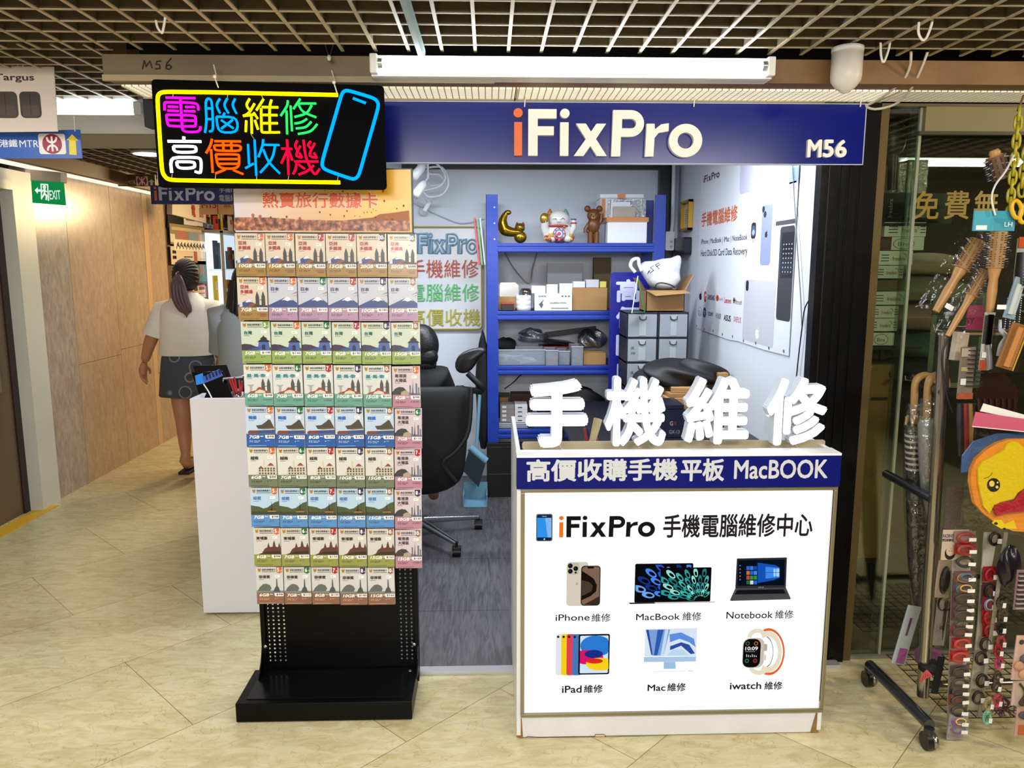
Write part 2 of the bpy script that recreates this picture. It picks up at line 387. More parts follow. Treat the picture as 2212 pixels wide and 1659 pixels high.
def vinyl(nt, N, L, b):
    tc = N('ShaderNodeTexCoord'); br = N('ShaderNodeTexBrick'); mp = N('ShaderNodeMapping'); mp.inputs['Location'].default_value = (.06, .26, 0)
    L(tc.outputs['Object'], mp.inputs[0]); L(mp.outputs[0], br.inputs[0])
    br.inputs['Scale'].default_value = 1; br.inputs['Brick Width'].default_value = .92; br.inputs['Row Height'].default_value = .62; br.inputs['Mortar Size'].default_value = .002; br.offset = 0
    br.inputs['Color1'].default_value = lin('#5a585b'); br.inputs['Color2'].default_value = lin('#636064'); br.inputs['Mortar'].default_value = lin('#2e2c2e')
    ms = N('ShaderNodeMapping'); ms.inputs['Scale'].default_value = (14, 1.6, 1); L(tc.outputs['Object'], ms.inputs[0])
    n = N('ShaderNodeTexNoise'); n.inputs['Scale'].default_value = 3; n.inputs['Detail'].default_value = 8; n.inputs['Distortion'].default_value = 1.5; L(ms.outputs[0], n.inputs[0])
    r = N('ShaderNodeValToRGB'); r.color_ramp.elements[0].color = (.45, .45, .46, 1); r.color_ramp.elements[1].color = (1.15, 1.15, 1.15, 1); r.color_ramp.elements[0].position = .28; r.color_ramp.elements[1].position = .66; L(n.outputs[0], r.inputs[0])
    mx = N('ShaderNodeMix'); mx.data_type = 'RGBA'; mx.blend_type = 'MULTIPLY'; mx.inputs[0].default_value = 1; L(br.outputs[0], mx.inputs[6]); L(r.outputs[0], mx.inputs[7]); L(mx.outputs[2], b.inputs['Base Color'])
    b.inputs['Roughness'].default_value = .45
M_VINYL = nodemat('grey_wood_vinyl', vinyl)
WHITE = mat('#e9e9ec', .5); OFFW = mat('#dedcd6', .55); BLACK = mat('#0a0a0b', .35); BLK2 = mat('#050506', .6); STEEL = mat('#b9b9b6', .28, .9); ALU = mat('#a9a79c', .4, .7)
NAVY = mat('#101f7c', .3); DARKV = mat('#2b241a', .9)

m = MB(); m.box(-6, 6, -4, 13, -.08, 0, M_FLOOR); struct(m.build('floor'), 'polished cream marble slabs laid on the diagonal')
SX0, SX1, SYB = -.86, 1.36, 5.5
m = MB(); m.box(SX0, SX1, YF-.01, SYB, 0, .012, M_VINYL); struct(m.build('floor'), 'grey wood-look vinyl planks inside the shop')
m = MB(); m.box(-.86, SX1, YF-.05, YF-.012, 0, .015, mat('#c9cbcf', .35, .6)); struct(m.build('trim_1'), 'aluminium threshold strip at the shop entrance')

# --- ceiling: dark void with an open cell grid below it
m = MB(); m.box(-6, 6, -4, 13, 2.62, 2.72, DARKV); struct(m.build('ceiling'), 'dark stained slab above the open grid')
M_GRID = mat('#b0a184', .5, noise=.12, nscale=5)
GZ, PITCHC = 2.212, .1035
M_GSHADE = mat('#5e513c', .7, noise=.15, nscale=6)  # blade sides painted darker than the caps to carry their shade
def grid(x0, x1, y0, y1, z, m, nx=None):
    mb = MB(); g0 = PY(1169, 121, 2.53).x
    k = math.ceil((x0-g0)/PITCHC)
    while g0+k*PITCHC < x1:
        x = g0+k*PITCHC; mb.box(x-.005, x+.005, y0, y1, z, z+.004, m); mb.box(x-.003, x+.003, y0, y1, z+.004, z+.055, M_GSHADE); k += 1
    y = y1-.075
    while y > y0: mb.box(x0, x1, y-.003, y+.003, z+.0015, z+.005, m); mb.box(x0, x1, y-.002, y+.002, z+.005, z+.055, M_GSHADE); y -= .0985
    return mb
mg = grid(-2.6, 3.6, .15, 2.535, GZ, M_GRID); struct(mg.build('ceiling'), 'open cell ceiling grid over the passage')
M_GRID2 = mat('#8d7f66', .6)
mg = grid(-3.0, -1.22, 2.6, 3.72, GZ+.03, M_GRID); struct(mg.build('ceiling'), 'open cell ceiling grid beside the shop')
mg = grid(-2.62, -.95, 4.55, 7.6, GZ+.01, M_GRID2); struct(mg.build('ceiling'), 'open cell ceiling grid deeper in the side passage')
m = MB(); m.box(-2.62, -.95, 3.74, 4.5, 2.2, 2.3, mat('#a39a88', .6)); m.box(-2.3, -1.5, 3.86, 3.9, 2.197, 2.2005, BLK2); m.box(-2.62, -.95, 3.70, 3.74, 2.15, 2.3, mat('#8f8675', .6))
struct(m.build('ceiling'), 'plain lowered ceiling panel with an air slot')
# --- fascia beam with the pencilled unit number
BM1, BM2 = mat('#76664a', .6, noise=.1, nscale=6), mat('#80603c', .5, noise=.18, nscale=7)
m = MB(); m.box(-1.205, .02, 2.55, 2.63, 2.13, 2.203, BM1); m.box(-1.205, .02, 2.54, 2.555, 2.122, 2.14, mat('#a5946f', .5)); m.box(.02, 3.6, 2.55, 2.63, 2.13, 2.203, BM2)
fb = front(2.55); ink = mat('#17140f', .7)
for st in ([(308, 149), (312, 131), (316, 144), (324, 132), (329, 147)], [(348, 132), (339, 133), (337, 139), (345, 140), (346, 148), (336, 149)], [(370, 126), (360, 138), (359, 148), (366, 150), (371, 145), (366, 140), (360, 143)]):
    m.line(fb, fb.pts(st), .0042, .001, ink)
struct(m.build('trim_2'), 'painted timber fascia beam with M56 written in marker')
# --- egg crate light soffit under the beam
def crate(nt, N, L, b):
    tc = N('ShaderNodeTexCoord'); br = N('ShaderNodeTexBrick'); L(tc.outputs['Object'], br.inputs[0]); br.offset = 0
    br.inputs['Scale'].default_value = 1; br.inputs['Brick Width'].default_value = .0225; br.inputs['Row Height'].default_value = .0135; br.inputs['Mortar Size'].default_value = .0017
    br.inputs['Color1'].default_value = lin('#fff6dc'); br.inputs['Color2'].default_value = lin('#fff6dc'); br.inputs['Mortar'].default_value = lin('#77694a')
    L(br.outputs[0], b.inputs['Base Color']); L(br.outputs[0], b.inputs['Emission Color']); b.inputs['Emission Strength'].default_value = .75; b.inputs['Roughness'].default_value = .4
M_CRATE = nodemat('lit_diffuser_grid', crate)
def crate2(nt, N, L, b): crate(nt, N, L, b); b.inputs['Emission Strength'].default_value = .3
M_CRATE2 = nodemat('dim_diffuser_grid', crate2)
for i, (x0, x1, mm, lab) in enumerate(((-1.19, .09, M_CRATE, 'egg crate light panel above the neon sign'), (.094, 1.37, M_CRATE, 'egg crate light panel above the blue fascia sign'), (1.374, 2.65, M_CRATE2, 'dimmer egg crate light panel over the glass shop front'))):
    t = thing('ceiling_light', lab, 'ceiling light', ((x0+x1)/2, 2.7, 2.123), 'egg crate light panels under the beam')
    m = MB(); m.box(x0, x1, 2.635, 2.79, 2.126, 2.132, mm); m.build('diffuser', t)
    m = MB(); fm = mat('#b7aa86', .5); m.box(x0, x1, 2.79, 2.80, 2.120, 2.135, fm); m.box(x0, x0+.004, 2.635, 2.79, 2.1235, 2.13, fm); m.build('frame', t)
# --- black band and pillar
M_TAR = mat('#070708', .3, noise=.3, nscale=14, bump=.15, spec=.25)
m = MB(); m.box(-1.2, PY(1896, 365, YF).x, 2.81, 2.87, 2.03, 2.62, BLK2); m.box(PY(1896, 365, YF).x, 3.6, 2.86, 2.9, 2.127, 2.62, BLK2); struct(m.build('wall_front'), 'black band above the shop opening')
PXL, PXR = PY(1775, 365, YF).x, PY(1896, 365, YF).x
m = MB(); m.box(PXL, PXR, YF, YF+.05, 0, 2.12, M_TAR); m.box(PXL+.025, PXL+.03, YF-.004, YF, 0, 2.12, BLACK)
for x in (PXL+.07, PXL+.1, PXL+.14): m.box(x, x+.006, YF-.006, YF, 0, 2.12, M_TAR)
struct(m.build('wall_pillar'), 'glossy black painted timber pillar right of the shop')
# --- shop inside: walls
M_SHOPW = mat('#dfe4ee', .55, noise=.03, nscale=1.5)
m = MB(); m.box(-1.05, SX1+.05, SYB, SYB+.08, 0, 2.32, M_SHOPW); struct(m.build('wall_back'), 'white rear wall of the repair shop')
m = MB(); m.box(SX1-.02, SX1+.06, YF+.055, SYB, 0, 2.32, M_SHOPW); struct(m.build('wall_right'), 'white side wall of the repair shop')
m = MB(); m.box(-1.05, SX1, 2.88, SYB, 2.3, 2.34, mat('#9aa0aa', .7)); struct(m.build('ceiling'), 'shop ceiling behind the fascia sign')
# black strips round the white rear wall
m = MB(); a = PY(1424, 360, 5.47); c = PY(1443, 360, 5.47); m.box(a.x, c.x+.05, 5.44, 5.5, .02, 2.3, BLACK); m.box(-.6, a.x, 5.46, 5.5, PY(1100, 366, 5.48).z, 2.3, BLACK); struct(m.build('trim_3'), 'black painted strip round the rear wall panel')
m = MB(); m.box(SX0-.02, SX0+.04, 4.9, SYB, .95, 2.32, M_SHOPW); struct(m.build('wall_left'), 'short return wall at the rear of the shop')
# --- side passage on the left: marble cladding, lift door
LX = -2.89
def lw(y0, y1, z0, z1, m, name='wall_left', lab=None, t=.1):
    b = MB(); b.box(LX-t, LX, y0, y1, z0, z1, m); return struct(b.build(name), lab)
lw(5.0, 5.42, 0, 2.32, M_GREY, lab='grey marble wall panel beside the lift')
b = MB()
b.box(LX-.1, LX, 5.424, 6.05, 0, .86, M_WARM); b.box(LX-.1, LX, 5.424, 6.05, .863, 2.32, M_WARM); b.box(LX-.1, LX, 6.054, 6.6, 0, .9, M_WARM); b.box(LX-.1, LX, 6.054, 6.6, .903, 2.32, M_WARM); b.box(LX-.09, LX-.004, 5.42, 6.6, 0, 2.3, mat('#6b5236', .6))
struct(b.build('wall_left'), 'warm beige marble wall panels')
b = MB(); b.box(LX-.1, LX+.005, 6.6, 6.68, 0, 2.32, mat('#c9a67e', .3)); b.box(LX-.1, LX, 6.685, 7.03, 0, .62, M_WARM); b.box(LX-.1, LX, 6.685, 7.03, .625, 2.32, M_WARM); struct(b.build('wall_left'), 'beige marble end panel')
b = MB(); fr = mat('#cfd0c4', .35, .1)
b.box(LX-.2, LX+.03, 4.80, 5.0, 0, 2.12, fr); b.box(LX-.2, LX+.03, 2.9, 4.8, 2.0, 2.12, fr); struct(b.build('trim_4'), 'pale metal door frame')
b = MB(); dm = mat('#6d5b45', .35, .3)
b.box(LX-.16, LX-.06, 3.2, 4.74, 0, 2.0, dm)
for y in (4.2, 4.47): b.box(LX-.06, LX-.057, y, y+.006, 0, 2.0, mat('#4a3c2c', .5))
b.box(LX-.1, LX-.05, 4.74, 4.80, 0, 2.0, mat('#2a0f0c', .5))
dr = struct(b.build('door_1'), 'brown metal door in the side passage')
b = MB(); b.box(LX-.055, LX-.04, 4.6, 4.62, .8, 1.05, mat('#9a8d77', .3, .6)); b.build('handle', dr)
b = MB(); b.box(LX-.056, LX-.05, 3.4, 4.3, 1.02, 1.9, mat('#141a16', .15)); b.box(LX-.057, LX-.048, 4.3, 4.33, 1.0, 1.92, fr); b.box(LX-.057, LX-.048, 3.4, 4.33, .99, 1.02, fr); b.build('vision_panel', dr)
b = MB(); b.box(LX-.03, LX+.07, 3.0, 4.9, .0005, .004, mat('#d6a92a', .5)); struct(b.build('trim_5'), 'yellow floor line along the door')
b = MB(); b.box(LX-.2, LX-.02, -1, 3.2, 0, 2.32, M_GREY); struct(b.build('wall_left'))
# bright cove along the passage wall
t = thing('ceiling_light', 'long perforated cove light along the marble wall', 'ceiling light', (LX+.15, 5, 2.15))
b = MB(); b.box(LX, LX+.17, 3.0, 7.0, 2.15, 2.16, emit('#fff4de', 1.1)); b.build('diffuser', t)
b = MB(); b.box(LX+.17, LX+.22, 3.0, 7.0, 2.14, 2.26, mat('#7b5a36', .5)); b.build('beam_edge', t)
# far end of the passage, the neighbouring glass front's room
b = MB(); b.box(-6, 2, 11, 11.1, 0, 2.7, mat('#6b5a44', .8)); struct(b.build('wall_far'), 'end of the side passage')
# ================================================================ FRONT: lamp, fascia sign, neon sign
def fluoro(label, x0, x1, y, z, strength, tint, group, h=.055, d=.06, tubes=1):
    """surface batten with a bare tube on the front side"""
    t = thing('fluorescent_lamp', label, 'ceiling light', ((x0+x1)/2, y, z), group)
    m = MB(); wm = mat('#e8e8e4', .35); m.box(x0, x1, y, y+d, z, z+h, wm); m.box(x0, x1, y-.012, y, z, z+.006, wm); m.build('batten', t, bevel=.003)
    for k in range(tubes):
        zz = z+h*(.55 if tubes == 1 else .25+.5*k)
        m = MB(); m.cyl((x0+.035, y-.022, zz), (x1-.035, y-.022, zz), .014, emit(tint, strength), n=14); m.build('tube', t)
    for xx in (x0+.012, x1-.012):
        m = MB(); m.box(xx-.012, xx+.012, y-.04, y, z+.004, z+h-.004, wm); m.build('lamp_holder', t, bevel=.004)
        m = MB(); a = xx+.012 if xx < (x0+x1)/2 else xx-.012; m.cyl((a, y-.022, z+h*.55), (a+(.014 if a > xx else -.014), y-.022, z+h*.55), .0146, STEEL); m.build('end_cap', t)
    return t
a = PY(800, 160, 2.46); c = PY(1672, 160, 2.46)
fluoro('long bare fluorescent lamp fixed to the fascia beam above the blue sign', a.x, c.x, 2.485, 2.125, 36, '#f2fbff', None, h=.065)
# --- blue fascia sign
t = thing('shop_sign', 'wide blue fascia sign with raised white lettering over the shop opening', 'sign', (.3, 2.77, 1.907))
def signblue(nt, N, L, b):
    b.inputs['Base Color'].default_value = lin('#08167a'); b.inputs['Roughness'].default_value = .22; b.inputs['Specular IOR Level'].default_value = .35
M_SIGN = nodemat('blue_sign_face', signblue)
m = MB(); m.box(-.86, 1.327, 2.765, 2.785, 1.907, 2.11, M_SIGN); e = mat('#b9bfd6', .4)
m.box(-.863, 1.33, 2.763, 2.787, 2.11, 2.113, e); m.box(-.863, 1.33, 2.763, 2.787, 1.904, 1.907, e); m.box(1.327, 1.33, 2.763, 2.787, 1.907, 2.11, e); m.build('panel', t)
fs = front(2.765); x0, y0 = fs.px(1109.5, 338); x1, y1 = fs.px(1516, 238)
fh = fs.px(1140, 238)[1]-fs.px(1140, 338)[1]
ORG = mat('#e8641c', .4); LET = mat('#f6f6ee', .4)
for k in range(7):
    m = MB(); logo(m, fs, x0, y0, fh, ORG, LET, 0, .022, width=(x1-x0), only=(k,)); m.build('raised_letter', t, label='orange raised letter i' if k == 0 else None)
p = fs.px(1740, 341); q = fs.px(1827, 303); w = (q[0]-p[0])/3
for k, ch in enumerate('M56'):
    xa = p[0]+(q[0]-p[0])*(0, .40, .71)[k]; xb = p[0]+(q[0]-p[0])*(.36, .67, 1)[k]
    m = MB(); m.text(fs, ch, xa, p[1], xb, q[1], 0, LET, .03, ext=.014); m.build('raised_letter', t)
tie = mat('#e6e2d4', .4)
for px in (1133, 1498, 1857):
    u = PY(px, 224, 2.76); m = MB(); m.tube([u+Vector((0, 0, .045)), u+Vector((.002, -.006, .02)), u+Vector((0, -.006, -.012))], .0022, tie, 6); m.build('cable_tie', t)
# --- neon sign
A, B2, C2 = PY(328, 172, 2.43), PY(830, 184, 2.50), PY(343, 405, 2.43)
fn = Fr(C2, PY(835, 410, 2.50)-C2, A-C2)
t = thing('neon_sign', 'black hanging board with rainbow neon characters and a cyan phone outline', 'sign', (C2+PY(835, 410, 2.5))/2)
c = [fn.px(*p) for p in ((328, 172), (830, 184), (835, 410), (343, 405))]
m = MB(); m.prism(fn, rr(c[3][0], (c[3][1]+c[2][1])/2, (c[1][0]+c[2][0])/2, (c[0][1]+c[1][1])/2, .012), -.014, 0, mat('#030304', .6, spec=.04)); m.build('board', t)
C1 = lambda x, y: fn.px(330+x/6.912, 170+y/6.912)
D1 = lambda x, y: fn.px(510+x/6.703, 180+y/6.703)
NEON = {
 'magenta': ('#ff08c0', C1, [[(205,290),(645,300)],[(190,480),(185,375),(200,360),(400,365)],[(440,362),(650,372),(692,410),(690,480)],[(425,320),(450,720),(465,800),(670,805),(720,770),(720,720)],[(240,425),(390,430)],[(495,430),(635,430)],[(235,485),(395,490)],[(475,492),(645,495)],[(225,545),(630,555),(655,590),(650,700),(640,720),(260,715),(235,690),(215,560),(225,545)],[(245,625),(640,635)]]),
 'cyan a': ('#0068c8', C1, [[(790,815),(815,650),(795,310),(890,305),(915,785),(850,795)],[(815,450),(890,452)],[(815,610),(895,612)],[(1015,305),(950,400),(1015,525)],[(1125,300),(1065,400),(1140,525)],[(1240,305),(1190,400),(1260,530)],[(1085,515),(1060,560)],[(960,575),(1265,580),(1280,810),(985,810),(960,575)],[(1030,625),(1215,750)],[(1205,620),(1030,755)]]),
 'yellow': ('#ffe600', D1, [[(205,230),(150,320),(195,385)],[(275,300),(190,450),(110,480)],[(110,480),(260,460)],[(262,430),(320,520)],[(230,490),(235,735)],[(155,545),(148,710)],[(280,540),(325,675)],[(405,235),(300,400)],[(370,370),(375,700),(390,720),(640,715)],[(380,352),(615,355)],[(390,465),(605,468)],[(390,585),(610,585)],[(520,245),(490,340),(495,700)]]),
 'green': ('#16a040', D1, [[(755,255),(740,340),(650,480)],[(735,400),(745,745)],[(795,330),(815,700)],[(935,230),(835,380)],[(905,300),(1165,300)],[(910,320),(980,420),(1165,500)],[(1100,325),(1020,440),(850,495)],[(1035,520),(950,570),(850,590)],[(1095,560),(1010,640),(870,660)],[(1180,595),(1080,700),(900,740)]]),
 'white': ('#ffffff', C1, [[(475,870),(475,930)],[(235,940),(735,945)],[(320,1015),(640,1015),(660,1050),(650,1105),(330,1105),(320,1015)],[(295,1410),(270,1180),(700,1180),(735,1230),(730,1400),(700,1410),(640,1390)],[(370,1245),(620,1245),(640,1280),(630,1340),(380,1345),(370,1245)]]),
 'orange': ('#ff3a00', C1, [[(895,905),(870,1010),(805,1120)],[(880,1060),(905,1410)],[(930,940),(1325,943)],[(930,1000),(1320,1000),(1325,1060),(1290,1085),(960,1080),(930,1050),(930,1000)],[(1060,950),(1065,1075)],[(1180,950),(1185,1075)],[(950,1135),(1285,1135),(1300,1160),(1295,1350),(985,1345),(950,1135)],[(975,1205),(1275,1205)],[(975,1275),(1280,1275)],[(1095,1360),(945,1420)],[(1210,1370),(1360,1430)]]),
 'cyan b': ('#0068c8', D1, [[(180,885),(195,1180)],[(140,1235),(265,1165)],[(275,820),(300,1345)],[(400,815),(385,920),(330,1075)],[(395,895),(635,900)],[(400,960),(480,1140),(640,1310)],[(570,910),(520,1100),(355,1300)]]),
 'red': ('#ff0424', D1, [[(745,820),(765,1330)],[(660,950),(815,955)],[(755,960),(660,1165)],[(770,980),(820,1120)],[(890,835),(855,910),(890,970)],[(935,910),(860,1060),(960,1080)],[(920,1010),(960,1080)],[(980,825),(1010,1080),(1100,1270),(1155,1335),(1215,1240)],[(1085,845),(1040,900),(1090,950)],[(1145,870),(1045,1060),(1170,1085)],[(1130,1010),(1175,1085)],[(850,1135),(1195,1138)],[(880,1160),(870,1250),(830,1320)],[(910,1180),(1000,1245)],[(1130,1190),(1040,1280),(910,1325)]]),
}
GL = 1.7
for k, (hx, f, strokes) in NEON.items():
    m = MB(); em = emit(hx, (1.9 if k == 'white' else 4))
    for st in strokes:
        P = [fn.at(*f(*p), .008) for p in st]
        if len(P) > 2: P = smoothpath(P, 4) if k in ('green', 'cyan b') else chaikin(P)
        m.tube(P, .0036 if k != 'white' else .0046, em, 6)
    m.build('neon_character', t, label='%s neon character' % k.split()[0])
m = MB(); yl = emit('#ffdc00', 4)
m.tube(chaikin([fn.at(*p, .009) for p in [D1(1480, 178), C1(900, 213), C1(180, 205), C1(110, 230), C1(82, 290), C1(115, 830), C1(150, 1370), C1(180, 1450), C1(250, 1518), C1(900, 1530), D1(1510, 1440)]]), .0058, yl, 8); m.build('neon_border', t, label='yellow neon border')
m = MB(); bl = emit('#0068c8', 4)
m.tube(chaikin([fn.at(*D1(*p), .009) for p in [(1620,110),(1990,220),(2050,270),(2065,340),(1780,1340),(1730,1385),(1680,1392),(1300,1260),(1252,1210),(1250,1140),(1530,170),(1565,122)]], True), .0052, bl, 8, closed=True)
m.tube([fn.at(*D1(*p), .009) for p in [(1695, 225), (1880, 295)]], .0042, bl, 8); m.build('neon_phone_outline', t, label='cyan neon phone outline')
for px in ((465, 176), (722, 188)):
    u = fn.at(*fn.px(*px), 0); m = MB(); m.tube([u+Vector((-.012, .03, .055)), u+Vector((0, .012, .02)), u+Vector((0, -.004, .012)), u+Vector((.008, .002, -.018))], .002, tie, 6); m.sph(u+Vector((0, -.002, .014)), .006, tie, 8, 6); m.build('cable_tie', t)
m = MB()
for a_, b_ in ((C1(310, 215), C1(308, 270)), (C1(1120, 240), C1(1122, 290)), (D1(370, 180), D1(395, 225)), (D1(220, 745), D1(265, 810)), (C1(295, 1425), C1(288, 1500)), (C1(945, 1430), C1(938, 1500)), (D1(302, 1350), D1(300, 1400)), (D1(765, 1340), D1(755, 1400)), (D1(1480, 1340), D1(1470, 1410))):
    m.tube([fn.at(*a_, .004), fn.at(*b_, .004)], .0008, mat('#c9c4b0', .5), 5)
m.build('lead_wire', t)

# ================================================================ SIM CARD STAND
BL = mat('#050506', .35, spec=.15)
t = thing('display_stand', 'black perforated metal display stand holding the travel data cards', 'display stand', (-.57, 2.55, 0))
zb = .072
m = MB(); X0, X1 = -.873, -.272
m.box(X0, X1, 2.435, 2.66, .004, zb, BL); m.build('base', t, bevel=.003)
m = MB(); m.box(X0+.03, X1-.03, 2.46, 2.65, zb, zb+.0025, mat('#060608', .2, spec=.25)); m.build('base_tray', t, bevel=.001)
PXa, PXb, PYb = PY(567, 1400, 2.66).x, PY(905, 1400, 2.66).x, 2.66
perf = MB()
def perforate(mb, x0, x1, z0, z1, nx, nz, r, y, m):
    dx, dz = (x1-x0)/nx, (z1-z0)/nz
    for i in range(nx):
        for j in range(nz):
            cx, cz = x0+(i+.5)*dx, z0+(j+.5)*dz; n = 8
            sq = []; cr = []
            for k in range(n):
                a = math.radians(45*k); s = max(abs(math.cos(a)), abs(math.sin(a)))
                sq.append((cx+math.cos(a)/s*dx/2, y, cz+math.sin(a)/s*dz/2)); cr.append((cx+math.cos(a)*r, y, cz+math.sin(a)*r))
            mb.add(sq+cr, [(k, (k+1) % n, n+(k+1) % n, n+k) for k in range(n)], m)
zlo, zhi = .10, .62
xs1 = PY(577, 1400, 2.66).x; xs2 = PY(622, 1400, 2.66).x; xs3 = PY(862, 1400, 2.66).x; xs4 = PY(896, 1400, 2.66).x
perforate(perf, xs1, xs2, zlo, zhi, 4, 33, .0036, PYb, BL); perforate(perf, xs3, xs4, zlo, zhi, 3, 33, .0036, PYb, BL)
perf.add([(xs2, PYb, zlo), (xs3, PYb, zlo), (xs3, PYb, zhi), (xs2, PYb, zhi)], [(0, 1, 2, 3)], BL)
perf.box(xs1, xs4, PYb, PYb+.004, zhi, 1.78, BL); perf.box(xs1, xs4, PYb, PYb+.004, zb-.02, zlo, BL); perf.build('back_panel', t)
for xa, xb in ((PXa, xs1), (xs4, PXb)):
    m = MB(); m.box(xa, xb, PYb-.012, PYb+.03, zb-.05, 1.80, BL); m.build('upright', t, bevel=.002)
for i, (xx, yy, zz, d) in enumerate(((PXa+.016, PYb-.014, .17, (.007, .004, .007)), (PXb-.016, PYb-.014, .17, (.007, .004, .007)), (X0+.026, 2.635, zb+.001, (.007, .007, .003)), (X1-.026, 2.635, zb+.001, (.007, .007, .003)))):
    q = MB(); q.sph((xx, yy, zz), d, STEEL, 10, 6); q.build('screw', t)
for xx in (PXa, PXb-.004):
    m = MB(); fg = Fr((xx, 2.66, 0), (0, -1, 0)); m.prism(fg, [(0, .19), (0, zb-.002), (.08, zb-.002), (.03, .12)], 0, -.004, BL); m.build('gusset', t)
# header board with the sunset picture
fh_ = front(2.63)
q = [fh_.px(*p) for p in ((503, 365), (888, 365), (889, 505), (507, 498))]
hx0, hx1, hz0, hz1 = (q[0][0]+q[3][0])/2, (q[1][0]+q[2][0])/2, (q[2][1]+q[3][1])/2, q[0][1]
def sunset(nt, N, L, b):
    tc = N('ShaderNodeTexCoord'); sp = N('ShaderNodeSeparateXYZ'); L(tc.outputs['Generated'], sp.inputs[0])
    r = N('ShaderNodeValToRGB'); e = r.color_ramp.elements; e[0].position = 0; e[0].color = lin('#d9d2d8'); e[1].position = 1; e[1].color = lin('#f2b21c')
    for p_, h_ in ((.25, '#f0cfae'), (.55, '#f3bd78'), (.8, '#f7be3a')): k = e.new(p_); k.color = lin(h_)
    L(sp.outputs[0], r.inputs[0]); L(r.outputs[0], b.inputs['Base Color']); b.inputs['Roughness'].default_value = .3
def desert(nt, N, L, b):
    tc = N('ShaderNodeTexCoord'); n = N('ShaderNodeTexNoise'); n.inputs['Scale'].default_value = 60; n.inputs['Detail'].default_value = 6; L(tc.outputs['Object'], n.inputs[0])
    r = N('ShaderNodeValToRGB'); e = r.color_ramp.elements; e[0].position = .36; e[0].color = lin('#4a2a1c'); e[1].position = .68; e[1].color = lin('#e0a878'); k = e.new(.52); k.color = lin('#b0603a')
    L(n.outputs[0], r.inputs[0]); L(r.outputs[0], b.inputs['Base Color']); b.inputs['Roughness'].default_value = .35
m = MB(); m.box(hx0-.004, hx1+.004, 2.631, 2.66, hz0-.008, hz1+.004, BLACK); m.build('header_frame', t)
m = MB(); M_SUN = nodemat('sunset_sky_print', sunset); M_DES = nodemat('desert_print', desert)
m.box(hx0, hx1, 2.6295, 2.631, hz0, hz1, M_SUN); HP = lambda x, y: fh_.px(480+x/5.027, 400+y/5.027)
m.poly(fh_, [HP(130, 492), HP(2040, 500), HP(2030, 275), HP(1850, 300), HP(1710, 315), HP(1640, 350), HP(1300, 385), HP(900, 375), HP(500, 350), HP(130, 350)][::1], .0006, M_DES)
m.poly(fh_, [HP(1400, 385), HP(2035, 385), HP(2030, 275), HP(1850, 300), HP(1710, 315), HP(1640, 350)], .0009, mat('#b06a38', .5))
bal = mat('#8a3a22', .5); bal2 = mat('#c2684a', .5)
for x, y, r_ in ((335, 328, 18), (412, 340, 17), (528, 350, 11), (700, 343, 11), (845, 362, 16), (1060, 293, 10), (1175, 322, 9), (1325, 335, 9), (1355, 280, 9), (1310, 65, 9), (1117, 60, 6), (1747, 66, 11), (1760, 172, 10), (1970, 223, 11), (1897, 254, 8), (1665, 352, 9), (1785, 352, 18), (1848, 372, 12), (1540, 298, 6), (1575, 292, 6), (1620, 296, 6), (1670, 275, 5), (1495, 338, 5), (1440, 335, 5), (1640, 260, 5)):
    a_ = HP(x, y); b_ = HP(x+r_, y); w_ = b_[0]-a_[0]; m.disc(fh_, a_[0], a_[1], w_, .0012, bal if r_ < 14 else bal2, 10, w_*1.1); m.poly(fh_, [(a_[0]-w_*.4, a_[1]-w_*.9), (a_[0]+w_*.4, a_[1]-w_*.9), (a_[0], a_[1]-w_*1.6)], .0012, bal)
a_ = HP(440, 250); b_ = HP(1690, 80)
m.text(fh_, '熱賣旅行數據卡', a_[0]-.002, a_[1]-.002, b_[0]+.002, b_[1]+.002, .0012, mat('#fff2e2', .4), .045)
m.text(fh_, '熱賣旅行數據卡', *a_, *b_, .0016, mat('#e8622a', .4), .025)
P5 = [PY(842, 372, 2.62), PY(846, 388, 2.62), PY(836, 402, 2.62)]
m.build('header_picture', t)

# ================================================================ SIM CARDS
KIND = {
 'asia': ('multi-country Asia', '#e9d2b2', '#b08430', ['亞洲', '多國通'], '#a8281f', '#7a2b1a'), 'japan': ('Japan', '#cfcfd6', '#bb8da6', ['日本'], '#40305f', '#5a3c55'),
 'taiwan': ('Taiwan', '#d6dfc0', '#9cb653', ['台灣'], '#13624f', '#2c3a20'), 'smt': ('three-country tropical', '#e3e0d4', '#6bab93', ['星·馬·泰'], '#1f848e', '#3a5a4a'),
 'korea': ('Korea', '#c9dae8', '#1f5db0', ['韓國'], '#2b66b8', '#bcd6f5'), 'viet': ('Vietnam', '#e6e1cf', '#76815f', ['越南'], '#35352a', '#2c3024'),
 'indo': ('Indonesia', '#bedaea', '#5294d2', ['印尼'], '#2257a4', '#2a4a6a'), 'camb': ('Cambodia', '#e2d8c8', '#a0a244', ['柬埔寨'], '#40301f', '#4a4420'),
 'phil': ('Philippines', '#dfdace', '#9a644a', ['菲律賓'], '#4e2f26', '#e2b48a'), 'gba': ('pink bay area', '#e2cccd', '#c98496', ['粵港澳', '大灣區'], '#503f43', '#5a2f3a')}
DAYC = {3: '#6f9c38', 5: '#cc6420', 6: '#13693a', 7: '#a81a24', 8: '#342250', 10: '#996440', 30: '#2e1d18'}
five = [(5, '6', 98), (6, '7', 110), (7, '8', 130), (8, '10', 140), (10, '15', 165)]
five7 = [(5, '7', 98)] + five[1:]
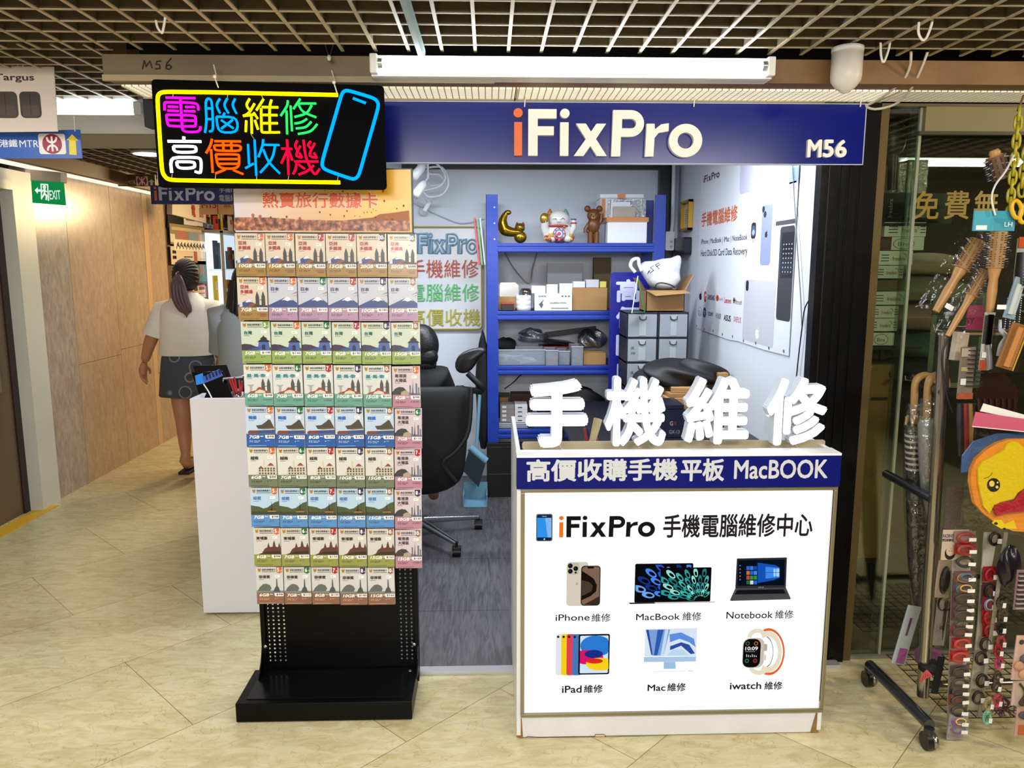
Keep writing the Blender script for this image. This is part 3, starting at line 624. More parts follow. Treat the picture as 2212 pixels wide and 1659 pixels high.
ROWS = [
 [('asia', 5, '10', 238), ('asia', 5, '15', 338), ('asia', 7, '10', 265), ('asia', 7, '15', 338), ('asia', 30, '20', 455), ('asia', 30, '50', 688)],
 [('asia', 5, '7', 188), ('japan', 5, '7', 98), ('japan', 6, '7', 110), ('japan', 7, '8', 130), ('japan', 8, '10', 140), ('japan', 10, '15', 165)],
 [('taiwan', 3, '5', 108), ('taiwan', 5, '6', 145), ('taiwan', 6, '7', 170), ('taiwan', 7, '8', 190), ('taiwan', 8, '10', 210), ('taiwan', 10, '15', 250)],
 [('smt', *k) for k in five] + [('gba', 5, '6', 98)], [('korea', *k) for k in five7] + [('gba', 6, '7', 110)],
 [('viet', 5, '6', 88)] + [('viet', *k) for k in five[1:]] + [('gba', 7, '8', 130)], [('indo', *k) for k in five7] + [('gba', 8, '10', 140)],
 [('camb', *k) for k in five] + [('gba', 10, '15', 165)], [('phil', *k) for k in five]]
CARDX = [[508, 574, 638, 704, 771, 837, 901], [513, 579, 643, 708, 774, 839, 903], [521, 586, 652, 717, 781, 846, 909], [527, 590, 656, 721, 784, 847, 909], [531, 594, 659, 724, 787, 852, 912], [535, 599, 663, 726, 789, 852, 912], [541, 603, 665, 728, 790, 852, 912], [547, 607, 669, 731, 793, 853, 912], [553, 613, 673, 734, 794, 854]]
CARDY = [(503, 598), (598, 693), (694, 786), (787, 878), (878, 966), (966, 1053), (1053, 1139), (1140, 1224), (1224, 1306)]
rnd = random.Random(3)
G = .35   # paper gloss under the clear wrap
def scene(m, f, k, h):
    c = lambda x: mat(x, G)
    P = lambda pts, col, hh=h: m.poly(f, pts, hh, c(col))
    if k in ('asia', 'japan'):
        s = .62 if k == 'asia' else 1; ox = 0 if k == 'asia' else .06
        P([(0, .45), (s*1.0 if k == 'asia' else 1, .45), (s if k == 'asia' else 1, .5 if k == 'asia' else .60), (s*.66+ox, .80 if k == 'japan' else .70), (s*.56+ox, .80 if k == 'japan' else .70), (0, .52)], '#33477e')
        P([(s*.40+ox, .68 if k == 'japan' else .62), (s*.5+ox, .70 if k == 'japan' else .60), (s*.6+ox, .66 if k == 'japan' else .62), (s*.72+ox, .70 if k == 'japan' else .62), (s*.80+ox, .68 if k == 'japan' else .6), (s*.66+ox, .80 if k == 'japan' else .70), (s*.56+ox, .80 if k == 'japan' else .70)], '#e6e3ea', h+.0002)
        if k == 'japan':
            for x, y in ((.72, .86), (.8, .9), (.9, .92), (.85, .8), (.95, .86)): m.disc(f, x*f_w, y*f_w, .05*f_w, h+.0003, c('#dcb6bd'), 7) if False else None
            P([(.78, .88), (1, .98), (1, .94)], '#8f6a62', h+.0002); P([(.8, .82), (1, .88), (1, .85)], '#b08a86', h+.0002)
    if k in ('asia', 'smt'):
        y1 = .97 if k == 'smt' else .98
        for x0 in (.60, .80):
            P([(x0, .45), (x0+.13, .45), (x0+.125, .80), (x0+.09, .9), (x0+.06, y1), (x0+.035, .9), (x0+.005, .8)], '#4d5054' if k == 'smt' else '#3c3b3e', h+.0003)
        P([(.7, .68), (.84, .68), (.84, .7), (.7, .7)], '#55575a', h+.0003)
        if k == 'smt': P([(.12, .45), (.95, .45), (.9, .5), (.7, .55), (.58, .66), (.5, .66), (.4, .55), (.2, .5)], '#9a4a34', h+.0005); P([(.35, .45), (.75, .45), (.72, .52), (.55, .58), (.4, .52)], '#d8c7b4', h+.0007); P([(.1, .75), (.36, .75), (.28, .68), (.26, .45), (.2, .45), (.19, .68)], '#a5a29c', h+.0003)
        else: P([(.3, .45), (.7, .45), (.62, .55), (.5, .6), (.4, .55)], '#7c4a34', h+.0005); P([(.05, .46), (.16, .46), (.15, .66), (.07, .66)], '#c9c9cf', h+.0006); P([(.45, .45), (1, .45), (1, .5), (.6, .53)], '#3a3038', h+.0007)
    if k == 'taiwan':
        P([(0, .45), (1, .45), (1, .55), (.5, .58), (.3, .66), (.1, .68), (0, .66)], '#3f3546'); P([(.54, .45), (.98, .45), (.94, .74), (.6, .74)], '#4a62a0', h+.0003); P([(.70, .47), (.82, .47), (.82, .62), (.76, .66), (.70, .62)], '#232b4c', h+.0005)
        P([(.55, .74), (1, .74), (.93, .80), (.86, .84), (.9, .86), (.8, .92), (.77, .98), (.74, .92), (.64, .86), (.68, .84), (.62, .8)], '#232129', h+.0005); P([(.2, .47), (.6, .47), (.7, .56), (.45, .55)], '#39549a', h+.0004)
    if k == 'korea':
        P([(.35, .45), (1, .45), (1, .62), (.4, .60)], '#3b4d7a'); P([(.35, .78), (.55, .80), (.72, .92), (.80, 1.0), (.86, .98), (.96, .76), (1, .66), (.62, .64), (.42, .66)], '#4d4536', h+.0003); P([(.55, .64), (.95, .66), (.95, .7), (.5, .68)], '#6a5a44', h+.0005); P([(.08, .45), (.42, .45), (.45, .55), (.4, .6), (.12, .6), (.06, .55)], '#7a4436', h+.0005); P([(0, .45), (1, .45), (1, .5), (.5, .49), (0, .48)], '#54618a', h+.0006)
    if k == 'viet':
        P([(.3, .45), (1, .45), (1, .74), (.9, .78), (.8, .88), (.7, .78), (.6, .74), (.6, .95), (.57, 1.02), (.54, .95), (.54, .7), (.4, .72), (.33, .6)], '#cdc4b2'); P([(.68, .78), (.92, .78), (.82, .88), (.78, .88)], '#8a4a42', h+.0003); P([(.36, .68), (.54, .68), (.45, .78)], '#8a4f46', h+.0003)
        for j in range(6):
            for y in (.47, .57, .65): P([(.38+.1*j, y), (.44+.1*j, y), (.44+.1*j, y+.06), (.38+.1*j, y+.06)], '#54503f', h+.0003)
    if k == 'indo':
        P([(0, .45), (1, .45), (1, .95), (.85, .90), (.6, .72), (.45, .68), (.3, .75), (.12, .78), (0, .8)], '#4a5638'); P([(0, .45), (1, .45), (1, .55), (0, .58)], '#3c3f2c', h+.0003); P([(.68, .5), (.80, .5), (.77, .7), (.75, .95), (.73, .7)], '#3a2d1e', h+.0004); P([(.56, .6), (.92, .6), (.86, .68), (.62, .68)], '#52402a', h+.0004); P([(.6, .55), (.9, .55), (.9, .6), (.6, .6)], '#94743c', h+.0005)
    if k == 'camb':
        P([(.15, .45), (1, .45), (1, .7), (.95, .9), (.9, .72), (.82, .74), (.77, .98), (.73, .9), (.7, .74), (.6, .72), (.55, .9), (.5, .72), (.4, .66), (.3, .5)], '#5c3830'); P([(.2, .45), (1, .45), (1, .58), (.5, .56)], '#3a2420', h+.0003)
    if k == 'phil':
        P([(0, .45), (1, .45), (1, .52), (0, .54)], '#7c8583'); P([(.04, .52), (.5, .52), (.56, .62), (.5, .74), (.36, .8), (.25, .78), (.12, .66)], '#63675f', h+.0003); P([(.62, .47), (.88, .47), (.84, .62), (.79, .70), (.775, .98), (.745, .98), (.735, .7), (.68, .62)], '#4c5054', h+.0004)
    if k == 'gba':
        P([(0, .45), (1, .45), (1, .5), (.5, .54), (0, .5)], '#6c6a70'); P([(0, .47), (.5, .47), (.52, .6), (.4, .72), (.25, .74), (.1, .68), (0, .56)], '#3c3c3c', h+.0003); P([(.3, .45), (.6, .45), (.6, .56), (.46, .62), (.32, .56)], '#a89a84', h+.0004)
        for x, w, y in ((.62, .05, .8), (.84, .06, .86), (.93, .04, .72)): P([(x, .45), (x+w, .45), (x+w, y), (x, y)], '#5f6c7d', h+.0004)
        P([(.71, .45), (.77, .45), (.75, .8), (.745, 1.02), (.735, .8)], '#4a5260', h+.0005)
def soft(h):
    c = [int(h[i:i+2], 16) for i in (1, 3, 5)]; g_ = sum(c)/3; return '#%02x%02x%02x' % tuple(int(min(255, (x*.86+g_*.14)*f_)) for x, f_ in zip(c, (.92, .94, .98)))
class SFr:
    """unit square frame: x 0..1 over the card width w"""
    def __init__(s, fr, w): s.fr, s.w, s.n = fr, w, fr.n
    def at(s, x, y, h=0): return s.fr.at(x*s.w, y*s.w, h)
ORD = ['leftmost', 'second', 'third', 'fourth', 'fifth', 'rightmost']
RNAME = ['top row', 'second row', 'third row', 'fourth row', 'fifth row', 'sixth row', 'seventh row', 'eighth row', 'bottom row']
for r, row in enumerate(ROWS):
    yp = 2.535+.085*r/8
    for cidx, (k, day, gb, price) in enumerate(row):
        xa, xb = CARDX[r][cidx], CARDX[r][cidx+1]; ya, yb = CARDY[r]
        dy = 2.2*cidx/5; 
        if cidx == 5 and r >= 3: dy += 2
        f0 = front(yp)
        p = f0.px(xa+.6, yb+dy-1.2); q = f0.px(xb-.6, ya+dy+.8); p2 = f0.px(xb-.6, yb+dy); q2 = f0.px(xa+.6, ya+dy)
        x0 = (p[0]+q2[0])/2; x1 = (q[0]+p2[0])/2; w = x1-x0; h = q[1]-p[1]
        w *= .985
        tilt = math.radians(rnd.uniform(-.5, .5))
        f = Fr((x0, yp-rnd.uniform(0, .004), p[1]), (math.cos(tilt), rnd.uniform(-.02, .02), math.sin(tilt)), (0, .03, 1))
        nm, bg, band, ttl, tcol, fine = KIND[k]; bg, band = soft(bg), soft(band); s = h/(1.45*w)
        g = SFr(f, w); m = MB(); c = lambda x, a=G: mat(x, a, coat=.12)
        H = h/w; kk = H/1.45
        class GG:
            n = f.n
            def at(_, x, y, hh=0): return f.at(x*w, y*kk*w, hh)
        g = GG()
        m.add([f.at(x*w, y*h, z) for z in (-.014, 0) for y in (0, 1) for x in (0, 1)], [(0, 2, 3, 1), (0, 1, 5, 4), (2, 6, 7, 3), (0, 4, 6, 2), (1, 3, 7, 5)], mat('#d8d2c4', .6))
        m.poly(g, [(0, .43), (1, .43), (1, 1.45), (0, 1.45)], 0, c(bg)); m.poly(g, [(0, 0), (1, 0), (1, .45), (0, .45)], .0001, c(band))
        scene(m, g, k, .0003)
        # heading with the little golden mark, day tag
        m.disc(g, .13, 1.31, .05, .0006, c('#b8862c'), 8, .055); m.poly(g, [(.07, 1.33), (.08, 1.41), (.13, 1.36), (.18, 1.41), (.19, 1.33)], .0006, c('#b8862c')); m.text(g, '漫遊流動數據卡', .22, 1.30, .73, 1.38, .0006, c('#2a2522'), .03, res=1); m.rect(g, .22, 1.25, .73, 1.268, .0006, c('#4a433e'))
        m.poly(g, [(.76, 1.45), (.76, 1.24), (.87, 1.19), (.96, 1.24), (.96, 1.45)], .0006, c(DAYC[day])); d = str(day)
        m.text(g, d, .79 if len(d) == 1 else .75, 1.26, .87 if len(d) == 1 else .90, 1.41, .0008, mat('#ffffff', .4), .03, res=2); m.text(g, '日', .905, 1.27, .95, 1.33, .0008, mat('#e8e4dc', .4), .02, res=1)
        big = len(ttl) == 2
        for j, tt in enumerate(ttl):
            wd = len(tt)*(.14 if len(tt) < 4 else .135); yt = (1.06 if j == 0 else .90)-(0 if big else .06)
            m.text(g, tt, .10, yt, .10+wd, yt+.13, .001, c(tcol), .035, res=2)
        m.rect(g, .10, (.86 if big else .955), .30, (.872 if big else .967), .001, c(tcol))
        m.rect(g, .70, 1.04, .89, 1.14, .0008, mat('#eceae4', .5)); m.rect(g, .73, 1.08, .80, 1.10, .001, mat('#a9a6a0', .5))
        # lower band
        m.text(g, gb+'GB', .10, .30, .10+(.36 if len(gb) < 2 else .44), .42, .0008, mat('#f4f2ec', .35), .03, shear=.2, res=2); m.text(g, '數據', .49 if len(gb) < 2 else .56, .36, .60 if len(gb) < 2 else .66, .41, .0008, mat('#f0ede4', .4), .02, res=1)
        pw = .34 if price < 100 else .37
        m.poly(g, [(1-pw, .43), (1-pw+.01, .33), (1-pw+.04, .30), (1, .30), (1, .43)], .0008, mat('#f3f1ee', .4)); m.text(g, '$'+str(price), 1-pw+.07, .325, .975, .41, .0011, mat('#3a2136', .4), .02, res=2)
        m.text(g, '5G', .10, .16, .23, .25, .0008, c(fine), .015, shear=.2, res=1); m.text(g, '高速上網', .26, .19, .47, .24, .0008, c(fine), .0, res=1); m.rect(g, .26, .163, .42, .175, .0008, c(fine)); m.disc(g, .68, .21, .02, .0008, c(fine), 6)
        for j in range(4 if k == 'asia' else (2 if k in ('smt', 'gba') else 1)): m.rect(g, .73, .22-.03*j, .95 if k in ('asia', 'smt', 'gba') else .82, .232-.03*j, .0008, c(fine))
        m.rect(g, .08, .04, .70, .052, .0008, c(fine))
        # hang tab
        o = m.build('sim_card_pack')
        pos = ORD[cidx] if cidx in (0, 5) else ORD[cidx]+' from left'
        tag(o, '%s data card pack, %sGB for $%d, %s in the %s' % (nm, gb, price, pos, RNAME[r]), 'sim card', 'data card packs on the display stand')
# ================================================================ LIGHT BOX COUNTER
YC = 2.32; fc = front(YC)
CX0, CX1, CZ = fc.px(1116, 1300)[0]-.004, fc.px(1790, 1300)[0]+.006, .967
CX0, CX1 = .084, 1.104
t = thing('service_counter', 'white service counter with a lit poster front and glowing white characters', 'counter', (.594, 2.62, 0))
SW = mat('#d9dadb', .4); CYB = 2.9
wear = mat('#8a6434', .7, noise=.25, nscale=40)
m = MB(); m.box(CX0, CX0+.014, YC, CYB+.04, .012, CZ, SW); m.build('side_panel', t, bevel=.002)
m = MB(); m.box(CX1-.014, CX1, YC, CYB+.04, .012, CZ, SW); m.build('side_panel', t, bevel=.002)
m = MB(); m.box(CX0+.014, CX1-.014, YC+.02, CYB, .80, .82, SW); m.build('worktop', t)
m = MB(); m.box(CX0+.014, CX1-.014, CYB, CYB+.014, .03, .80, SW); m.build('rear_panel', t)
bz0 = .86
m = MB(); m.box(CX0-.001, CX1+.001, YC-.014, YC+.02, bz0, CZ-.006, mat('#050e66', .35, spec=.2)); m.box(CX0-.001, CX1+.001, YC-.0145, YC+.06, CZ-.006, CZ+.0015, mat('#dfe2e4', .35))
ft = front(YC-.0145); p = ft.px(1137, 1041); q = ft.px(1465, 990); tx = mat('#c6c9cf', .35, .1)
m.text(ft, '高價收購手機', *p, *q, 0, tx, .03); p = ft.px(1470, 1040); q = ft.px(1566, 990); m.text(ft, '平板', *p, *q, 0, tx, .03)
p = ft.px(1585, 1035); q = ft.px(1790, 992); m.text(ft, 'MacBOOK', *p, *q, 0, tx, .02); m.build('lettered_band', t, label='blue band with silver lettering')
# kick board with worn corners
kz = .118
m = MB(); m.box(CX0+.004, CX1-.004, YC+.004, YC+.03, .004, kz, mat('#d5d6d8', .45, noise=.04, nscale=9))
fk = front(YC+.0035)
for p_ in ([(1116, 1592), (1130, 1597), (1127, 1552), (1116, 1548)], [(1750, 1582), (1768, 1584), (1770, 1540), (1762, 1540)]): m.poly(fk, fk.pts(p_), .0006, wear)
m.poly(fk, fk.pts([(1285, 1592), (1306, 1592), (1307, 1587), (1286, 1587)]), .0006, mat('#cdbb90', .7)); m.line(fk, fk.pts([(1284, 1593), (1286, 1586), (1305, 1586), (1309, 1591)]), .0016, .0009, BLACK)
m.line(fk, fk.pts([(1136, 1593), (1140, 1590), (1165, 1593), (1230, 1592), (1330, 1591), (1345, 1590), (1500, 1589), (1560, 1588)]), .0016, .0009, mat('#2a2722', .6)); m.build('kick_board', t)
m = MB(); wz = fc.px(1790, 1190)[1], fc.px(1790, 1255)[1]
m.poly(fc, [(CX1-.012, wz[1]), (CX1-.001, wz[1]+.01), (CX1-.001, wz[0]), (CX1-.008, wz[0]-.02)], .0006, wear); m.poly(fc, [(CX1-.010, .33), (CX1-.001, .33), (CX1-.001, .40), (CX1-.006, .41)], .0006, mat('#c3b28c', .6)); m.build('worn_edge', t)
# front stiles + metal frame + lit face
fx0, fx1 = fc.px(1133, 1300)[0], fc.px(1785, 1300)[0]; fz0, fz1 = fc.px(1460, 1535)[1], fc.px(1460, 1061)[1]
for a_, b_ in ((CX0+.0145, fx0-.012), (fx1+.012, CX1-.0145)):
    m = MB(); m.box(a_, b_, YC, YC+.02, kz, bz0, SW); m.build('front_stile', t)
for nm, bx in (('frame_rail', (fx0-.012, fx1+.012, fz1, fz1+.012)), ('frame_rail', (fx0-.012, fx1+.012, fz0-.012, fz0)), ('frame_stile', (fx0-.012, fx0, fz0, fz1)), ('frame_stile', (fx1, fx1+.012, fz0, fz1))):
    m = MB(); m.box(bx[0], bx[1], YC-.006, YC+.012, bx[2], bx[3], mat('#938b72', .35, .75)); m.build(nm, t, bevel=.002)
LB = 1.15
m = MB(); m.box(fx0, fx1, YC+.002, YC+.008, fz0, fz1, emit('#fafcff', LB))
ff = front(YC+.002); e_ = lambda h, s=1.0: emit(h, s)
K = lambda x, y: ff.px(1090+x*.34358, 780+y*.34358)
K7 = lambda x, y: ff.px(1090+x*.34358, 1150+y*.34358)
def kp(l, h, c, f=K7): m.poly(ff, [f(*p) for p in l], h, e_(c) if isinstance(c, str) else c)
def krr(x0, y0, x1, y1, r, h, c, f=K7):
    a_, b_ = f(x0, y1), f(x1, y0); rad = abs(f(x0+r, y0)[0]-f(x0, y0)[0]); m.poly(ff, rr(a_[0], a_[1], b_[0], b_[1], rad), h, e_(c))
def kdisc(x, y, r, h, c, f=K7, ry=None):
    a_ = f(x, y); w_ = f(x+r, y)[0]-a_[0]; m.disc(ff, a_[0], a_[1], w_, h, e_(c), 20, (f(x, y-(ry or r))[1]-a_[1]))
INK = '#1b1715'
krr(198, 960, 302, 1133, 12, .0004, '#5a6478', K); krr(204, 966, 296, 1128, 10, .0006, '#16243c', K); kp([(205, 985), (294, 985), (294, 1108), (205, 1108)], .0008, '#2f93ea', K); kp([(255, 985), (294, 985), (294, 1108), (270, 1108)], .001, '#7fb8f0', K); kdisc(250, 1119, 5, .0008, '#e8eef4', K); kp([(235, 974), (265, 974), (265, 978), (235, 978)], .0008, '#aab2bf', K)
a_, b_ = K(342, 1108), K(948, 970); logo(m, ff, a_[0], a_[1], b_[1]-a_[1], e_('#f07818'), e_(INK), .0004, width=b_[0]-a_[0])
def kt(s, x0, y0, x1, y1, f=K, bold=.01): a_, b_ = f(x0, y1), f(x1, y0); m.text(ff, s, a_[0], a_[1], b_[0], b_[1], .0004, e_('#2a2321'), bold)
kt('手機電腦維修中心', 995, 955, 1942, 1112, bold=.02)
kt('iPhone', 320, 1590, 535, 1634); kt('維修', 547, 1586, 666, 1640); kt('MacBook', 826, 1585, 1104, 1630); kt('維修', 1118, 1577, 1238, 1632); kt('Notebook', 1393, 1572, 1688, 1620); kt('維修', 1700, 1565, 1816, 1620)
kt('iPad', 360, 962, 485, 1010, K7, .02); kt('維修', 498, 956, 618, 1010, K7, .02); kt('Mac', 898, 955, 1012, 998, K7, .02); kt('維修', 1022, 945, 1140, 1000, K7, .02); kt('iwatch', 1415, 940, 1615, 988, K7, .02); kt('維修', 1632, 936, 1748, 990, K7, .02)
# phones
krr(388, 185, 528, 463, 22, .0004, '#d5ccba'); krr(394, 190, 470, 266, 18, .0006, '#c3b8a3')
for x, y in ((413, 210), (413, 244), (447, 227)): kdisc(x, y, 15, .0008, '#15151a'); kdisc(x-3, y-3, 4, .001, '#3a4152')
kdisc(447, 252, 7, .0008, '#26221f'); a_ = K7(456, 322); apple(m, ff, a_[0], a_[1], .0062, .0062, .0007, e_('#b9ad98'))
krr(478, 208, 604, 461, 22, .001, '#221a15'); krr(484, 214, 598, 455, 18, .0012, '#7e6450')
kp([(484, 240), (520, 262), (560, 290), (580, 330), (575, 370), (540, 400), (484, 425)], .0014, '#1a120d'); kp([(484, 300), (530, 310), (556, 335), (545, 370), (484, 400)], .0015, '#4a3a2e'); kp([(500, 452), (596, 400), (596, 440), (580, 455)], .0014, '#3a2a1f'); krr(520, 215, 562, 226, 5, .0016, '#0d0a08')
# two slim laptops with petal screens
def petals(cx, cy, rings, cols, h, x0, y0, x1, y1, a0, a1):
    for k, rad in enumerate(rings):
        n = 10
        for i in range(n+1):
            a = math.radians(a0+(a1-a0)*(i+.5*(k % 2))/n); x, y = cx+rad*math.cos(a)*1.05, cy-rad*math.sin(a)*.8
            if not (x0+16 < x < x1-14 and y0+12 < y < y1-12): continue
            L_, W_ = 44*(.55+.45*rad/320), 21*(.4+.6*rad/320); c0, s0 = math.cos(a), -math.sin(a)*.8
            pt = []
            for j in range(14):
                g_ = 2*math.pi*j/14; u_, v_ = L_*math.cos(g_), W_*math.sin(g_); xx = min(max(x+u_*c0-v_*s0, x0+3), x1-3); yy = min(max(y+u_*s0+v_*c0, y0+3), y1-3); pt.append((xx, yy))
            kp(pt, h+.0001*((i+k) % 3), cols[(i+k) % len(cols)])
            kp([((px_-x)*.55+x-c0*8, (py_-y)*.5+y-s0*8) for px_, py_ in pt], h+.0004, '#050608')
krr(815, 193, 1187, 442, 10, .0004, '#0b0b0e'); petals(1190, 440, (150, 215, 280, 345), ['#2a54c8', '#4a86ea', '#16307e', '#6ea2f2'], .0006, 820, 200, 1182, 432, 60, 180)
kp([(778, 441), (975, 436), (975, 446), (790, 450)], .0012, '#2b2c30')
krr(975, 218, 1301, 438, 8, .0016, '#0a0a0c'); petals(1230, 425, (60, 110, 165, 220, 270), ['#3fb8b0', '#1f7f7c', '#8fe0d4', '#2aa09c'], .0018, 980, 224, 1296, 430, 50, 185)
kp([(940, 438), (1322, 432), (1318, 440), (950, 447)], .0018, '#c9c9cc')
# black notebook
kp([(1460, 164), (1775, 157), (1768, 348), (1450, 352)], .0004, '#2c2d31'); kp([(1470, 176), (1763, 170), (1757, 332), (1462, 336)], .0006, '#08101e'); kp([(1450, 352), (1768, 346), (1798, 414), (1417, 424)], .0006, '#47484c'); kp([(1462, 362), (1752, 357), (1768, 384), (1446, 390)], .0008, '#141418'); kp([(1417, 424), (1798, 414), (1796, 420), (1420, 430)], .0008, '#2a2a2e')
kp([(1590, 190), (1700, 205), (1728, 220), (1728, 285), (1690, 300), (1590, 318)], .0008, '#1450b4'); kp([(1640, 215), (1728, 222), (1728, 282), (1640, 290)], .0009, '#3d8ae8'); kp([(1690, 228), (1726, 228), (1726, 276), (1690, 276)], .001, '#a4d2fb'); kp([(1640, 250), (1728, 250), (1728, 253), (1640, 253)], .0012, '#0f4aa0'); kp([(1703, 225), (1706, 225), (1706, 282), (1703, 282)], .0012, '#0f4aa0')
for i, c in enumerate(['#2a66c8', '#3c7ad8', '#1b4a9c', '#d06a38', '#2a66c8', '#4a86e0', '#c04a3a', '#2f8f3f', '#2f8f3f', '#246e32', '#d8d8da', '#2a66c8']):
    x, y = 1520+(i % 3)*23, 212+(i//3)*30; kp([(x, y), (x+20, y), (x+20, y+24), (x, y+24)], .001, c)
for i in range(5): kp([(1476, 205+22*i), (1484, 205+22*i), (1484, 212+22*i), (1476, 212+22*i)], .001, '#c8742f' if i % 2 else '#4a86e0')
a_, b_ = K7(1592, 348), K7(1628, 341); m.text(ff, 'ASUS', a_[0], a_[1], b_[0], b_[1], .001, e_('#b0b4ba'), .0)
# tablets
for i, (x, c) in enumerate(((320, '#e2e4e8'), (354, '#f2cf1c'), (388, '#e2404e'), (424, '#4876b8'))): krr(x, 638, x+60, 898, 14, .0004+.0003*i, c); kdisc(x+17, 656, 8, .0006+.0003*i, '#222226')
krr(462, 636, 662, 893, 12, .002, '#0e0f12'); krr(472, 646, 653, 884, 6, .0022, '#cfe6f8')
def kell(cx, cy, rx, ry, h, c, n=24):
    kp([(min(max(cx+rx*math.cos(2*math.pi*j/n), 473), 652), min(max(cy+ry*math.sin(2*math.pi*j/n), 647), 883)) for j in range(n)], h, c)
kell(575, 712, 100, 66, .0024, '#2b7ad2'); kell(520, 782, 100, 46, .0025, '#d6186c'); kell(600, 826, 90, 40, .0026, '#f8d21a'); kell(560, 762, 58, 26, .0028, '#1b2f86'); kell(565, 806, 52, 16, .0029, '#e0281c')
# all in one computer
kp([(884, 606), (1210, 602), (1204, 778), (880, 780)], .0004, '#d8e4f4'); kp([(888, 612), (1040, 610), (1000, 772), (940, 774), (925, 772)], .0006, '#7b9fd8')
for l, c in (([(890, 612), (905, 612), (930, 765), (922, 772)], '#274c9e'), ([(962, 611), (1000, 611), (960, 772), (938, 774)], '#2d5ab0'), ([(1010, 611), (1030, 611), (1000, 772), (980, 772)], '#c4d8f2'), ([(1036, 640), (1110, 628), (1190, 668), (1200, 720), (1160, 690), (1100, 668), (1040, 690)], '#5e90de'), ([(1040, 715), (1110, 690), (1160, 705), (1196, 760), (1170, 765), (1110, 712), (1040, 740)], '#2a4f9e'), ([(1020, 772), (1060, 735), (1120, 735), (1160, 772)], '#bcd8f0')): kp(l, .0008, c)
kp([(876, 783), (1204, 780), (1202, 811), (875, 815)], .0006, '#a9c6e6'); kp([(1000, 814), (1074, 813), (1076, 857), (1000, 858)], .0006, '#9cc0e0'); kp([(934, 872), (1140, 868), (1140, 874), (934, 878)], .0006, '#e4e8ee'); kp([(1150, 866), (1190, 868), (1180, 876), (1156, 874)], .0006, '#dfe3ea')
# smart watch
def ring(cx, cy, r1, r2, a0, a1, h, c, sx=1.0):
    A = [(cx+r1*sx*math.cos(math.radians(a0+(a1-a0)*i/24)), cy-r1*math.sin(math.radians(a0+(a1-a0)*i/24))) for i in range(25)]; B = [(cx+r2*sx*math.cos(math.radians(a0+(a1-a0)*i/24)), cy-r2*math.sin(math.radians(a0+(a1-a0)*i/24))) for i in range(25)]
    for i in range(24): kp([A[i], A[i+1], B[i+1], B[i]], h, c)
ring(1660, 750, 148, 132, -110, 110, .0004, '#e8622c', .68); ring(1655, 750, 132, 96, -120, 120, .0006, '#e8dcc4', .66); ring(1640, 750, 98, 92, -80, 80, .0008, '#3c4a66', .5); ring(1590, 670, 66, 40, 20, 170, .0005, '#e8dcc4', 1.0); ring(1600, 820, 76, 48, -150, -30, .0005, '#e8dcc4', 1.0)
krr(1490, 662, 1636, 852, 44, .0012, '#c8bfae'); krr(1494, 668, 1612, 848, 40, .0014, '#0c0c0e'); krr(1628, 700, 1652, 745, 8, .0013, '#b9ad98'); krr(1630, 765, 1644, 805, 6, .0013, '#d8d0c0')
a_, b_ = K7(1512, 740), K7(1592, 716); m.text(ff, '10:09', *a_, *b_, .0018, e_('#f2f2f2'), .02)
for x, y, c in ((1527, 697, '#3f6a4a'), (1580, 697, '#b5652a'), (1522, 806, '#3a7a48'), (1574, 806, '#b8323a')): kdisc(x, y, 13, .0016, c); kdisc(x, y, 8, .0018, '#141416')
for i in range(6): kp([(1518+12*i, 782), (1523+12*i, 782), (1523+12*i, 765+4*(i % 3)), (1518+12*i, 765+4*(i % 3))], .0016, '#c8ccd0')
kp([(1512, 746), (1574, 746), (1574, 750), (1512, 750)], .0016, '#8a8e94')
m.build('lit_poster', t, label='lit white poster with device pictures and prices text')
# ledge and the four glowing characters
m = MB(); fl = front(2.44); p = fl.px(1128, 972); q = fl.px(1783, 950); pts = rr(p[0], p[1], q[0], q[1], .008); m.prism(fl, pts, -.004, 0, mat('#b3a88a', .4, .3)); m.box(p[0], q[0], 2.385, 2.444, p[1]-.006, p[1]-.001, mat('#b3a88a', .4, .3)); m.build('ledge_plate', t)
FACE, RET = emit('#ffffff', 2.6), mat('#d5dde6', .3)
fch = front(2.425)
for ch, x0, y0, x1, y1, bw in (('手', 1135, 821, 1272, 968, .045), ('機', 1306, 815, 1443, 965, .024), ('維', 1478, 815, 1624, 961, .027), ('修', 1653, 815, 1793, 963, .030)):
    f2 = front(2.38); p = f2.px(x0, y1); q = f2.px(x1, y0); m = MB()
    m.text(fch, ch, p[0], p[1], q[0], q[1], 0, RET, bw+.004, ext=.042); m.text(fch, ch, p[0]+.001, p[1]+.001, q[0]-.001, q[1]-.001, .0425, FACE, bw)
    o = m.build('channel_letter', t, label='glowing white character %s' % ch)
    m = MB(); m.tube([fch.at((p[0]+q[0])/2, p[1]+.02, .005), fch.at((p[0]+q[0])/2+.02, p[1]-.012, .008), fch.at((p[0]+q[0])/2+.03, p[1]-.02, -.01)], .0012, tie, 5); m.build('lead', o)
